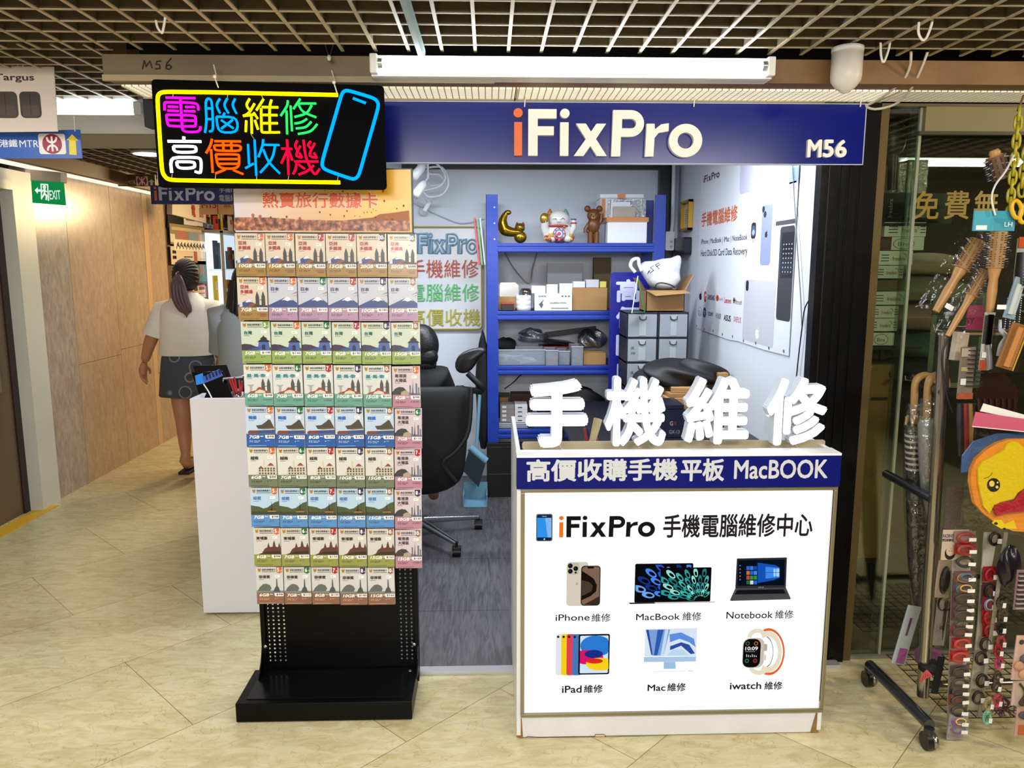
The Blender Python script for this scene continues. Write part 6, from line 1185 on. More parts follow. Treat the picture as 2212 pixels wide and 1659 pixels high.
p0, p1, p2 = onto(PY(434, 862, 3.36), wt+.004), onto(PY(505, 848, 3.40), wt+.004), PY(413, 804, 3.52); m = slab('body', p0, p1, p2, .009, mat('#08090b', .15)); m.build('body', t, bevel=.002)
fT = Fr(p0, p1-p0, p2-p0); fT = fT if (EYE-p0).dot(fT.n) > 0 else Fr(p0+(p1-p0), p0-p1, p2-p0)
m = MB(); m.poly(fT, [fT.px(*q) for q in ((436, 815), (474, 797), (482, 812), (440, 829))], .0008, mat('#4557a0', .4)); m.poly(fT, [fT.px(*q) for q in ((421, 812), (438, 806), (442, 828), (424, 832))], .0008, mat('#2f7fd0', .4))
for k in range(5): m.poly(fT, [fT.px(*q) for q in ((443+7*k, 812-3*k), (447+7*k, 810-3*k), (450+7*k, 820-3*k), (446+7*k, 822-3*k))], .0012, mat('#1a2148', .4))
m.build('label_sticker', t)
t = thing('tablet', 'second black tablet propped behind the one with the blue label', 'tablet', onto(PY(470, 850, 3.58), wt)); m = slab('body', onto(PY(436, 850, 3.52), wt+.004), onto(PY(512, 838, 3.56), wt+.004), PY(416, 790, 3.68), .009, mat('#0d0f12', .2)); m.build('body', t, bevel=.002)
m = MB(); m.tube([PY(440, 830, 3.40), PY(450, 845, 3.36), onto(PY(462, 862, 3.33), wt+.004)], .003, mat('#e2e4e8', .4), 6); tag(m.build('charging_cable'), 'white charging cable looping in front of the black tablet', 'cable')
for k in range(6):
    x = 482+6.5*k; t = thing('phone', 'phone leaning in the row behind the tablets, %s' % ('first from the tablet', 'second from the tablet', 'third from the tablet', 'fourth from the tablet', 'fifth from the tablet', 'nearest the pen jar')[k], 'phone', onto(PY(x, 850, 3.6+.01*k), wt), 'phones on the white counter')
    p0 = onto(PY(x, 858, 3.55), wt+.003); p0.y = 3.52+.012*k; m = slab('body', p0, p0+Vector((.075, .05, 0)), p0+Vector((-.004+.03, -.03, .085)), .008, mat(('#c9ccd2', '#15171b')[k % 2], .25, .4)); m.build('body', t, bevel=.002)
    m = slab('screen', p0+Vector((.004, .0, .004)), p0+Vector((.071, .047, .004)), p0+Vector((.03, -.03, .08)), .0005, mat('#0b0d12', .1)); m.build('screen', t)
t = thing('pen_jar', 'clear jar of red pens beside the card stand on the white counter', 'pen jar', onto(PY(516, 850, 3.42), wt)); o = onto(PY(516, 850, 3.40), wt+.001); m = MB(); m.lathe([(.026, 0), (.026, .04)], o, film('#e2ded8', .6, .1), 16); m.build('jar', t)
for k in range(5): m = MB(); a = k*1.2; m.cyl(o+Vector((.01*math.cos(a), .01*math.sin(a), .002)), o+Vector((.028*math.cos(a)-.012, .02*math.sin(a), .085+.006*k)), .004, mat('#b3161c', .35), n=8); m.build('pen', t)
# corridor lamp and hanging signs
a, c = PY(100, 230, 3.42), PY(314, 230, 3.42); zt, zb = PY(300, 196, 3.42).z, PY(300, 248, 3.42).z
t = thing('fluorescent_lamp', 'fluorescent lamp behind the hanging signs in the side passage', 'ceiling light', (c.x-.35, 3.45, zb)); m = MB(); m.box(c.x-.9, c.x, 3.43, 3.52, zb+.05, zt+.01, mat('#c9cbcc', .4)); m.build('batten', t, bevel=.003)
for k in range(2): m = MB(); m.cyl((c.x-.86, 3.425-.0*k, zb+.014+.03*k), (c.x-.055, 3.425, zb+.014+.03*k), .014, emit('#f4faff', 9), n=12); m.build('tube', t)
m = MB(); m.box(c.x-.045, c.x-.012, 3.40, 3.50, zb-.002, zb+.052, mat('#bcbdbb', .4)); m.build('lamp_holder', t, bevel=.006)
m = MB(); m.box(c.x-.9, c.x-.87, 3.40, 3.50, zb-.002, zb+.052, mat('#bcbdbb', .4)); m.build('lamp_holder', t, bevel=.006)
def wire(px0, py0, px1, py1, y, parent): m = MB(); a, b = PY(px0, py0, y), PY(px1, py1, y); m.tube([a, b], .0018, tie, 5); m.build('hanging_wire', parent)
f_ = front(2.9); q = [f_.px(-95, 290), f_.px(122, 144)]
t = thing('hanging_sign', 'white hanging bag advertisement board with two backpack pictures at the upper left', 'sign', f_.at((q[0][0]+q[1][0])/2, q[0][1])); m = MB(); m.prism(f_, [(q[0][0], q[0][1]+.006), (f_.px(125, 284)[0], f_.px(125, 284)[1]), (f_.px(116, 144)[0], q[1][1]), (q[0][0], q[1][1]+.004)], -.004, 0, mat('#d6c9bd', .45)); m.build('board', t)
m = MB(); a, b = f_.px(-11, 178), f_.px(73, 160); m.text(f_, 'Targus', a[0], a[1], b[0], b[1], .0006, mat('#3a1c26', .5), .02); m.build('lettering', t)
for x0, x1, c_ in ((-12, 36, '#3c3128'), (46, 86, '#352b24')):
    m = MB(); a, b = f_.px(x0, 255), f_.px(x1, 198); m.poly(f_, rr(a[0], a[1], b[0], b[1], .016), .0006, mat(c_, .5)); m.poly(f_, rr(a[0]+.008, a[1]+.006, b[0]-.008, (a[1]+b[1])/2, .008), .0009, mat('#4a3d33', .5)); m.line(f_, [((a[0]+b[0])/2, a[1]+.01), ((a[0]+b[0])/2, b[1]-.006)], .002, .0012, mat('#1f1914', .5)); m.build('backpack_picture', t)
wire(40, 148, 33, 118, 2.9, t); wire(50, 150, 49, 126, 2.9, t)
t = thing('ceiling_light', 'small round ceiling light deep in the side passage', 'ceiling light', PZ(322, 332, 2.2)); o = PZ(322, 332, 2.205); m = MB(); m.lathe([(.10, -.004), (.10, .012), (.06, .02)], o, mat('#cfcac0', .4), 20); m.build('rim', t); m = MB(); m.lathe([(0, -.006), (.085, -.006), (.09, -.003)], o, emit('#fff8ea', 4), 20); m.build('diffuser', t)
def mtr(fr, mb, cx, cy, r, h, sx=1.0):
    red, wh = mat('#9c1f3f', .4), mat('#f2f0ee', .4); mb.disc(fr, cx, cy, r, h, red, 28)
    w = r*.2
    mb.line(fr, [(cx, cy-r*.70), (cx, cy+r*.70)], w, h+.0004, wh)
    for s in (1, -1):
        mb.line(fr, [(cx+r*.48*math.cos(a)*1.0, cy+s*(r*.62-r*.48*math.sin(a))) for a in [math.pi*i/10 for i in range(11)]], w, h+.0006+.0001*s, wh)
f_ = front(3.0); a, b = f_.px(-90, 345), f_.px(174, 283)
t = thing('hanging_sign', 'blue hanging station direction sign with yellow arrow and round red logo', 'sign', f_.at((a[0]+b[0])/2, a[1])); m = MB(); m.prism(f_, [(a[0], a[1]+.004), f_.px(177, 342), f_.px(172, 280), (a[0], b[1]-.006)], -.006, 0, mat('#2a5cb8', .35)); m.build('board', t)
m = MB(); p, q = f_.px(0, 318), f_.px(37, 301); m.text(f_, '港鐵', *p, *q, .0006, mat('#eef0f4', .4), .015); p, q = f_.px(43, 318), f_.px(83, 303); m.text(f_, 'MTR', *p, *q, .0006, mat('#eef0f4', .4), .0); m.build('lettering', t)
m = MB(); p, q = f_.px(86, 333), f_.px(140, 289); m.poly(f_, rr(*p, *q, .008), .0006, mat('#eceaea', .4)); mtr(f_, m, (p[0]+q[0])/2, (p[1]+q[1])/2, .036, .001); m.build('station_logo', t)
m = MB(); m.poly(f_, f_.pts([(150, 334), (166, 335), (164, 304), (170, 304), (156, 290), (143, 303), (149, 303)]), .0006, mat('#e8d834', .4)); m.build('arrow', t)
wire(162, 284, 160, 250, 3.0, t)
f_ = front(5.9); a, b = f_.px(255, 402), f_.px(334, 377)
t = thing('hanging_sign', 'small brown station direction sign far down the side passage', 'sign', f_.at((a[0]+b[0])/2, a[1])); m = MB(); m.prism(f_, [a, (b[0], a[1]), b, (a[0], b[1])], -.02, 0, mat('#5d4a1e', .4)); m.build('board', t)
m = MB(); wh = mat('#dcd6c4', .4); p, q = f_.px(257, 399), f_.px(275, 390); m.text(f_, '港鐵', *p, *q, .001, wh, .0); p, q = f_.px(276, 398), f_.px(293, 390); m.text(f_, 'MTR', *p, *q, .001, wh, .0); p, q = f_.px(295, 401), f_.px(319, 381); m.rect(f_, *p, *q, .001, wh); mtr(f_, m, (p[0]+q[0])/2, (p[1]+q[1])/2, .036, .0015); m.poly(f_, f_.pts([(325, 400), (330, 400), (330, 393), (334, 393), (327, 387), (321, 393), (325, 393)]), .001, wh); m.build('printing', t)
wire(262, 378, 263, 358, 5.9, t); wire(315, 378, 316, 358, 5.9, t)
f_ = front(5.42); a, b = f_.px(327, 441), f_.px(620, 401)
t = thing('hanging_sign', 'second navy shop sign hanging beyond the neon sign in the side passage', 'sign', f_.at(a[0]+.4, a[1])); m = MB(); m.prism(f_, [a, (b[0], a[1]), b, (a[0], b[1])], -.02, 0, mat('#0f1252', .35)); m.build('panel', t)
m = MB(); p, q = f_.px(334, 433), f_.px(463, 404); logo(m, f_, p[0], p[1], q[1]-p[1], mat('#d8602a', .4), mat('#b9b6c6', .4), .001, width=q[0]-p[0]); p, q = f_.px(474, 416), f_.px(522, 404); m.text(f_, '手機維修', *p, *q, .001, mat('#b9b6c6', .4), .0); p, q = f_.px(474, 435), f_.px(522, 421); m.text(f_, '電腦維修', *p, *q, .001, mat('#b9b6c6', .4), .0); m.build('lettering', t)
wire(340, 402, 340, 352, 5.42, t)
# exit sign
f_ = Fr(PY(100, 443, 4.85), (1, -.12, 0)); t = thing('exit_sign', 'lit green EXIT sign with running figure beside the door frame', 'exit sign', f_.at(0, 0))
m = MB(); m.prism(f_, f_.pts([(66, 391), (131, 394), (131, 372), (65, 366)]), -.06, .0, mat('#b9a894', .4)); m.build('housing', t, bevel=.004)
m = MB(); gq = f_.pts([(70, 438), (136, 443), (131, 393), (67, 389)]); m.prism(f_, gq, -.03, .0, emit('#129048', .85)); wh = emit('#f0fff4', .95)
m.poly(f_, f_.pts([(75, 411), (82, 404), (82, 409), (88, 409), (88, 414), (82, 414), (82, 419)]), .001, wh); m.line(f_, f_.pts([(90, 430), (89, 398), (103, 399), (105, 433)]), .008, .001, wh); p = f_.px(96, 404); m.disc(f_, p[0], p[1], .011, .0012, wh, 12); m.line(f_, f_.pts([(97, 408), (96, 418), (101, 423), (100, 431)]), .011, .0012, wh); m.line(f_, f_.pts([(96, 418), (93, 424), (90, 428)]), .010, .0012, wh); m.line(f_, f_.pts([(90, 416), (94, 410), (101, 414)]), .007, .0012, wh); p, q = f_.px(108, 431), f_.px(130, 411); m.text(f_, 'EXIT', p[0], p[1], q[0], q[1], .001, wh, .012); m.build('lit_face', t, label='green lit face with white arrow, figure and EXIT')
# neighbouring shop on the passage wall
b = MB(); b.box(-3.2, -2.96, 7.03, 11, 0, 2.5, mat('#5c4a38', .7)); struct(b.build('wall_left'), 'recessed shop front beyond the marble wall')
fl = on_left_wall(-2.90)
t = thing('shop_sign', 'white shop fascia with red characters past the marble wall', 'sign', fl.at(7.9, 1.95)); m = MB(); q = fl.pts([(372, 463), (506, 497), (506, 380), (372, 380)]); m.prism(fl, q, -.05, 0, mat('#d9cdbb', .5)); m.build('panel', t)
m = MB()
for ch, x0, x1, y0, y1 in (('電', 414, 421, 444, 468), ('訊', 431, 438, 447, 470), ('配', 445, 452, 460, 472), ('件', 458, 465, 462, 474), ('百', 473, 479, 463, 476), ('貨', 486, 491, 465, 478)): p, q = fl.px(x0, y1), fl.px(x1, y0); m.text(fl, ch, p[0], p[1], q[0], q[1], .002, mat('#9c2820', .5), .02)
m.build('lettering', t)
f_ = front(7.0); t = thing('hanging_sign', 'cream unit board lettered M15 in red under the second navy sign', 'sign', f_.at(*f_.px(470, 463))); a, b_ = f_.px(432, 463), f_.px(507, 430); m = MB(); m.prism(f_, [a, (b_[0], a[1]), b_, (a[0], b_[1])], -.02, 0, mat('#d2ab7e', .5)); m.build('board', t); wire(440, 431, 440, 400, 7.0, t); wire(500, 431, 500, 400, 7.0, t); m = MB(); p, q = f_.px(436, 450), f_.px(467, 436); m.text(f_, 'M15', *p, *q, .001, mat('#b02020', .5), .02); p = f_.px(471, 463); m.rect(f_, p[0]-.004, a[1], p[0]+.004, b_[1], .001, mat('#b02020', .5)); p, q = f_.px(484, 449), f_.px(497, 436); m.text(f_, '鼎', *p, *q, .001, mat('#b02020', .5), .01); m.build('lettering', t)
m = MB(); q = fl.pts([(372, 492), (506, 515), (506, 483), (372, 462)]); m.prism(fl, q, -.055, -.04, BLK2); tag(m.build('shutter_box'), 'dark shutter slot below the white fascia', 'shutter')
for k, (x0, x1, y0, y1) in enumerate(((405, 431, 470, 485), (432, 445, 473, 488), (448, 467, 476, 492), (478, 490, 480, 498))): m = MB(); p, q = fl.px(x0, y1), fl.px(x1, y0); m.prism(fl, [p, (q[0], p[1]), q, (p[0], q[1])], -.036, -.033, mat('#cfc8c6', .5)); m.rect(fl, p[0]+.05, (p[1]+q[1])/2, q[0]-.05, (p[1]+q[1])/2+.012, -.0325, mat('#6b6666', .5)); tag(m.build('paper_notice'), 'paper notice taped under the white fascia, %s from the marble wall' % ('first', 'second', 'third', 'fourth')[k], 'notice', 'notices under the fascia')
def poster(label, x0, x1, y0, y1, col, marks, h=.0):
    m = MB(); p, q = fl.px(x0, y1), fl.px(x1, y0); m.prism(fl, [p, (q[0], p[1]), q, (p[0], q[1])], -.035+h, -.03+h, mat(col, .45)); W_, H_ = q[0]-p[0], q[1]-p[1]
    for (u0, v0, u1, v1, c) in marks: m.rect(fl, p[0]+W_*u0, p[1]+H_*v0, p[0]+W_*u1, p[1]+H_*v1, -.0294+h, mat(c, .5))
    return tag(m.build('poster'), label, 'poster'), (p, q)
poster('khaki poster of small pictures above the handwritten strip', 376, 448, 492, 527, '#8c7a5c', [(.2, .1, .45, .7, '#a8685a'), (.5, .15, .75, .7, '#7e8c94'), (.78, .2, .95, .6, '#a88a68'), (.05, .7, .9, .85, '#b9a67c'), (.0, .1, .12, .5, '#d0c6b4')])
poster('cream poster with eyewear and a wrist strap picture', 378, 449, 536, 571, '#d2c0a6', [(.04, .3, .14, .48, '#1d1a1a'), (.04, .6, .14, .78, '#1d1a1a'), (.35, .4, .6, .46, '#3a322c'), (.64, .1, .74, .9, '#a05a34'), (.8, .3, .98, .34, '#8a7a68')])
o, (p, q) = poster('white handwritten notice strip across the posters', 383, 449, 522, 541, '#e2d8c4', [], .004); m = MB(); 
for k in range(9): x = p[0]+(q[0]-p[0])*(.06+.1*k); y = p[1]+.02; hh = (q[1]-p[1])*.55; m.line(fl, [(x, y), (x+.05, y+hh), (x+.07, y+hh*.3), (x+.02, y+hh*.7)], .012, -.0248, ink)
m.build('handwriting', o)
poster('teal poster with a dark code panel and red lines', 414, 451, 564, 614, '#2f6a60', [(.3, .35, .55, .7, '#5e8c7c'), (.34, .4, .5, .62, '#26443e'), (.65, .4, .72, .85, '#a8583c'), (.8, .4, .87, .8, '#a8583c'), (0, 0, 1, .08, '#1d3a36')])
poster('red edged poster at the bottom beside the glass case', 424, 452, 614, 645, '#c8b4a0', [(0, .9, 1, 1, '#a02a1c'), (.92, 0, 1, 1, '#a02a1c'), (.1, .55, .35, .85, '#3a2a2a'), (.45, .6, .85, .85, '#7a3a30'), (0, .3, .85, .36, '#6a3028')])
t = thing('display_case', 'brightly lit glass display case full of small goods in the side passage', 'display case', fl.at(fl.px(476, 650)[0], .02)); p, q = fl.px(450, 660), fl.px(503, 510); xb = -2.893
m = MB(); m.box(xb, -2.72, p[0], q[0], .02, p[1], mat('#b9b4ac', .4)); m.build('cabinet_base', t)
m = MB(); m.box(xb, xb+.01, p[0], q[0], p[1], q[1], emit('#eef8ff', 1.25)); m.build('lit_back', t)
for zz in (p[1]+.36, p[1]+.75, p[1]+1.1): m = MB(); m.box(xb+.01, -2.73, p[0]+.01, q[0]-.01, zz, zz+.008, film('#dff4f6', .7, .05)); m.build('glass_shelf', t)
m = MB(); m.box(-2.73, -2.725, p[0], q[0], p[1], q[1], film('#f4fbff', .86, .03)); m.build('glass_front', t)
for yy in (p[0], q[0]-.02): m = MB(); m.box(-2.74, -2.715, yy, yy+.02, p[1], q[1]+.02, ALU); m.build('frame_post', t)
m = MB(); m.box(xb, -2.715, p[0], q[0], q[1], q[1]+.03, mat('#8f8c88', .4)); m.build('top_box', t)
r5 = random.Random(2); cl = ['#d8c21c', '#3a4a6a', '#b03a34', '#e2e4ea', '#4a6a8a', '#2a2e3a', '#c8742a', '#6a7f98']
for k in range(16):
    yy = p[0]+.06+(q[0]-p[0]-.12)*(k//3)/6; zz = (p[1]+.012, p[1]+.372, p[1]+.762)[k % 3]; h_ = r5.uniform(.14, .3); w_ = (q[0]-p[0]-.12)/6-.03; m = MB(); cc = cl[k % 8]; m.box(xb+.03+.02*(k % 4), xb+.05+.02*(k % 4), yy, yy+w_, zz, zz+h_, mat(cc, .4)); m.box(xb+.05+.02*(k % 4), xb+.0505+.02*(k % 4), yy+.02, yy+w_-.02, zz+h_*.5, zz+h_*.8, mat(cl[(k+3) % 8], .4)); tag(m.build('boxed_accessory'), 'small boxed phone accessory in the bright glass display case', 'accessory', 'goods in the bright display case')
# ---------------------------------------------------------------- people in the passage
def fingers(mb, wrist, palm, d, side, mt, s=1.0):
    """palm and five separate fingers; d is the way the hand points, side the way the thumb leaves"""
    d = Vector(d).normalized(); side = Vector(side); side = (side-d*side.dot(d)).normalized(); nrm = d.cross(side)
    mb.tube([wrist, wrist.lerp(palm, .5), palm, palm+d*.028*s], [.021*s, .027*s, .031*s, .026*s], mt, 10)
    for k in range(4):
        b = palm+d*.024*s+side*(.021-.014*k)*s; L = (.070, .078, .072, .056)[k]*s; c = nrm*(.008+.004*k)*s
        mb.tube([b, b+d*L*.45+c*.3, b+d*L*.78+c*1.2, b+d*L*.95+c*2.4], [.0085*s, .008*s, .0072*s, .0058*s], mt, 7)
    b = wrist.lerp(palm, .55)+side*.022*s; mb.tube([b, b+side*.022*s+d*.02*s, b+side*.03*s+d*.045*s, b+side*.028*s+d*.06*s], [.0115*s, .0105*s, .009*s, .007*s], mt, 7)
SK2 = mat('#b07a58', .5)
YW = 5.65; g = lambda px, py, dy=0: PY(px, py, YW+dy)
t = thing('person', 'woman with a purple tinted ponytail, white T-shirt and patterned skirt walking away', 'person', (g(405, 1000).x, YW, 0))
J = [(g(405, 800), (.15, .12)), (g(405, 740), (.135, .105)), (g(404, 690), (.15, .11)), (g(404, 660), (.10, .075)), (g(404, 638), .050), (g(405, 618), .055),
     (g(356, 674), .046), (g(325, 735, -.04), .05), (g(312, 783, -.02), .031), (g(450, 671), .046), (g(470, 735, .03), .046), (g(474, 775, .12), .03),
     (g(390, 845, -.02), .088), (g(396, 905, -.10), .060), (g(399, 948, -.19), .050), (g(402, 990, -.22), .031), (g(425, 845, .03), .088), (g(432, 905, .16), .060), (g(440, 945, .22), .052), (g(445, 998, .28), .033)]
mb = skin_body('body', J, [(0, 1), (1, 2), (2, 3), (3, 4), (4, 5), (3, 6), (6, 7), (7, 8), (3, 9), (9, 10), (10, 11), (0, 12), (12, 13), (13, 14), (14, 15), (0, 16), (16, 17), (17, 18), (18, 19)], SK2)
hc = g(404, 598); mb.sph(hc+Vector((0, .01, 0)), (.072, .088, .108), SK2, 18, 12); mb.sph(hc+Vector((.07, .02, -.02)), (.012, .02, .026), SK2, 8, 6); mb.sph(hc+Vector((-.07, .02, -.02)), (.012, .02, .026), SK2, 8, 6); mb.sph(hc+Vector((.02, .1, -.02)), (.012, .02, .018), SK2, 8, 6)
fingers(mb, g(312, 783, -.02), g(309, 800, -.01), (-.05, .05, -1), (.5, .9, 0), SK2, 1.0); fingers(mb, g(474, 775, .12), g(475, 792, .14), (.1, .25, -1), (-.5, .9, 0), SK2, 1.0)
for aj, sx in ((J[15][0], 0), (J[19][0], .0)): mb.tube([aj+Vector((0, .005, .05)), aj+Vector((0, -.02, -.015)), aj+Vector((0, .02, -.05)), aj+Vector((sx, .11, -.062)), aj+Vector((sx, .17, -.068))], [.029, .033, .036, .034, .022], SK2, 10)
mb.build('body', t)
TW = mat('#ded6cc', .8, bump=.12, nscale=9)
tor = lambda rows: rows
def garment(rows, mt, n=28, sub=1):
    """a shell from horizontal rings: centre, half width, half depth"""
    m = MB(); vs = []
    for c, rx, ry in rows:
        for j in range(n): a = 2*math.pi*j/n; e = 2.6; ca, sa = math.cos(a), math.sin(a); k = (abs(ca)**e+abs(sa)**e)**(-1/e); vs.append(Vector(c)+Vector((rx*ca*k, ry*sa*k, 0)))
    fs_ = [(i*n+j, i*n+(j+1) % n, (i+1)*n+(j+1) % n, (i+1)*n+j) for i in range(len(rows)-1) for j in range(n)]; m.add(vs, fs_, mt, True); return m
m = garment([(g(407, 765), .195, .145), (g(407, 762), .198, .15), (g(406, 720), .19, .145), (g(405, 690), .188, .14), (g(405, 670), .19, .13), (g(405, 657), .172, .115), (g(405, 646), .12, .09), (g(405, 637), .08, .07), (g(405, 632), .066, .062)], TW)
for sh, el in ((g(354, 668), g(333, 727, -.03)), (g(452, 664), g(467, 722, .02))): c_ = g(405, 656); m.tube([c_.lerp(sh, .35)-Z*.02, c_.lerp(sh, .75)-Z*.012, sh-Z*.012, sh.lerp(el, .3), sh.lerp(el, .65), el], [.06, .07, .075, .08, .082, .084], TW, 16, caps=False)
m.build('t_shirt', t)
SKM = nodemat('patterned_denim', lambda nt, N, L, b: (lambda tc, v, r: (L(tc.outputs['Object'], v.inputs['Vector']), L(v.outputs['Distance'], r.inputs[0]), L(r.outputs[0], b.inputs['Base Color']), setattr(b.inputs['Roughness'], 'default_value', .8)))(N('ShaderNodeTexCoord'), N('ShaderNodeTexVoronoi'), N('ShaderNodeValToRGB')))
for nd in SKM.node_tree.nodes:
    if nd.type == 'TEX_VORONOI': nd.inputs['Scale'].default_value = 9
    if nd.type == 'VALTORGB':
        e = nd.color_ramp.elements; e[0].color = lin('#3a3f4a'); e[1].color = lin('#3d434f'); e[0].position = .33; e[1].position = .44; k = e.new(.385); k.color = lin('#8f8f88')
m = garment([(g(408, 852), .195, .165), (g(408, 851), .198, .168), (g(407, 815), .19, .16), (g(406, 775), .178, .148), (g(406, 755), .165, .135)], SKM); m.build('skirt', t)
m = MB(); HB = mat('#1d1210', .65, bump=.2, nscale=70); m.sph(hc+Vector((0, -.012, .01)), (.09, .1, .118), HB, 22, 14)
dT = (g(386, 592, -.1)-hc).normalized()
for k in range(26):
    a = 2*math.pi*k/26; q = dT.orthogonal().normalized(); w_ = dT.cross(q); d0 = (-dT*.12+q*math.cos(a)+w_*math.sin(a)).normalized()
    if d0.z < -.55: continue
    m.tube([hc+Vector((0, -.012, .01))+Vector(tuple(u*r_ for u, r_ in zip(d0.slerp(dT, f_), (.089, .099, .117)))) for f_ in (0, .2, .4, .6, .8, .96)], [.005, .008, .009, .009, .009, .006], HB, 6)
m.build('hair', t)
PUR = mat('#574049', .5, bump=.3, nscale=80); m = MB()
for k in range(9): dx = (k-4)*.009; m.tube(smoothpath([g(386, 592, -.11), g(384, 612, -.15)+Vector((dx, 0, 0)), g(390, 645, -.16)+Vector((dx*1.3, -.01*(k % 2), 0)), g(400, 670, -.155)+Vector((dx, 0, 0)), g(403, 686-abs(k-4)*2.5, -.15)+Vector((dx*.4, 0, 0))], 3), [.010]+[.0135]*8+[.011, .008, .005, .002], PUR, 6)
m.build('ponytail', t, label='purple tinted ponytail'); m = MB(); m.torus(g(386, 592, -.108), .017, .006, mat('#b9bac4', .4), (1, 0, 0), (0, .3, 1), 12, 6); m.build('hair_tie', t)
m = MB(); m.torus(g(404, 636)+Vector((0, 0, .005)), .068, .005, mat('#b4b0aa', .25, .8), (1, 0, 0), (0, 1, -.2), 24, 5, .062); m.build('necklace', t)
for nm, aj in (('sandal', J[15][0]), ('sandal', J[19][0])):
    m = MB(); c = aj+Vector((0, .06, -.09)); c.z = max(.002, aj.z-.108); m.add([(c.x+x, c.y+y, c.z+z) for z in (0, .022) for x, y in ((-.04, -.12), (.04, -.12), (.045, .06), (.03, .13), (-.03, .13), (-.045, .06))], [(5, 4, 3, 2, 1, 0), (6, 7, 8, 9, 10, 11)]+[(i, (i+1) % 6, 6+(i+1) % 6, 6+i) for i in range(6)], mat('#15110f', .6)); m.torus((c.x, c.y+.07, c.z+.045), .04, .009, mat('#d8cfc8', .5), (1, 0, 0), (0, 0, 1), 14, 6); m.build(nm, t, bevel=.003)
# second person, mostly behind the card stand
YG = 5.0; g = lambda px, py, dy=0: PY(px, py, YG+dy)
t = thing('person', 'person in a loose grey T-shirt with long black hair half hidden behind the card stand', 'person', (g(535, 900).x, YG, 0)); c0 = g(538, 700); cx = c0.x
zH = g(538, 612).z
J = [((cx, YG, .86), (.15, .12)), ((cx, YG, 1.0), (.13, .105)), ((cx, YG, 1.15), (.15, .11)), ((cx, YG, 1.26), (.11, .08)), ((cx, YG, 1.32), .05), ((cx, YG, 1.4), .055),
     ((cx-.17, YG, 1.23), .055), ((cx-.2, YG+.04, 1.0), .045), ((cx-.18, YG+.12, .8), .03), ((cx+.17, YG, 1.23), .055), ((cx+.19, YG+.1, 1.02), .045), ((cx+.12, YG+.28, .98), .03),
     ((cx-.09, YG, .78), .085), ((cx-.09, YG, .45), .06), ((cx-.09, YG-.01, .1), .038), ((cx+.09, YG, .78), .085), ((cx+.09, YG, .45), .06), ((cx+.09, YG-.01, .1), .038), ((cx-.1, YG+.13, .045), .036), ((cx+.1, YG+.13, .045), .036)]
J = [(Vector(a), b) for a, b in J]
mb = skin_body('body', J, [(0, 1), (1, 2), (2, 3), (3, 4), (4, 5), (3, 6), (6, 7), (7, 8), (3, 9), (9, 10), (10, 11), (0, 12), (12, 13), (13, 14), (0, 15), (15, 16), (16, 17), (14, 18), (17, 19)], SK2)
hc = Vector((cx, YG+.01, zH)); mb.sph(hc, (.072, .088, .108), SK2, 18, 12); fingers(mb, J[8][0], J[8][0]+Vector((0, .02, -.06)), (0, .2, -1), (.6, .8, 0), SK2); fingers(mb, J[11][0], J[11][0]+Vector((-.02, .06, -.01)), (-.3, 1, -.1), (-1, 0, .3), SK2); mb.build('body', t)
TG = mat('#8b8f92', .85, bump=.12, nscale=9); m = garment([((cx, YG, .80), .20, .15), ((cx, YG, .82), .205, .155), ((cx, YG, 1.0), .195, .145), ((cx, YG, 1.15), .195, .14), ((cx, YG, 1.24), .18, .12), ((cx, YG, 1.29), .13, .1), ((cx, YG, 1.33), .075, .07)], TG)
for s in (-1, 1): a, b = Vector((cx+s*.165, YG, 1.235)), Vector((cx+s*.205, YG+.05, .99)); c_ = Vector((cx, YG, 1.25)); m.tube([c_.lerp(a, .35), c_.lerp(a, .75), a, a.lerp(b, .5), b], [.055, .07, .08, .08, .078], TG, 16, caps=False)
m.build('t_shirt', t); m = MB(); m.sph(hc+Vector((0, -.015, .012)), (.092, .1, .118), HAIR, 22, 14)
for k in range(29): a = -1.4+k*.1; m.tube(smoothpath([hc+Vector((.08*math.sin(a), -.085*math.cos(a)-.01, .02)), hc+Vector((.105*math.sin(a), -.10*math.cos(a)-.01, -.12)), hc+Vector((.12*math.sin(a), -.10*math.cos(a)-.02, -.2)), hc+Vector((.13*math.sin(a)-.01, -.11*math.cos(a)-.02, -.27+.02*(k % 3)))], 3), [.018+.004*(k % 3)]*6+[.017, .013, .008, .002], HAIR, 6)
m.build('hair', t)
m = garment([((cx-.09, YG, .1), .055, .06), ((cx-.09, YG, .45), .075, .08), ((cx-.08, YG, .75), .1, .11), ((cx-.02, YG, .88), .16, .125)], mat('#23262e', .8)); m2 = garment([((cx+.09, YG, .1), .055, .06), ((cx+.09, YG, .45), .075, .08), ((cx+.08, YG, .75), .1, .11), ((cx+.02, YG, .88), .16, .125)], mat('#23262e', .8)); m.add(m2.v, m2.f, mat('#23262e', .8), True); m.build('trousers', t)
for s in (-1, 1): m = MB(); m.sph((cx+s*.1, YG+.05, .04), (.045, .13, .038), mat('#d0d0d0', .5), 14, 8); m.build('shoe', t)
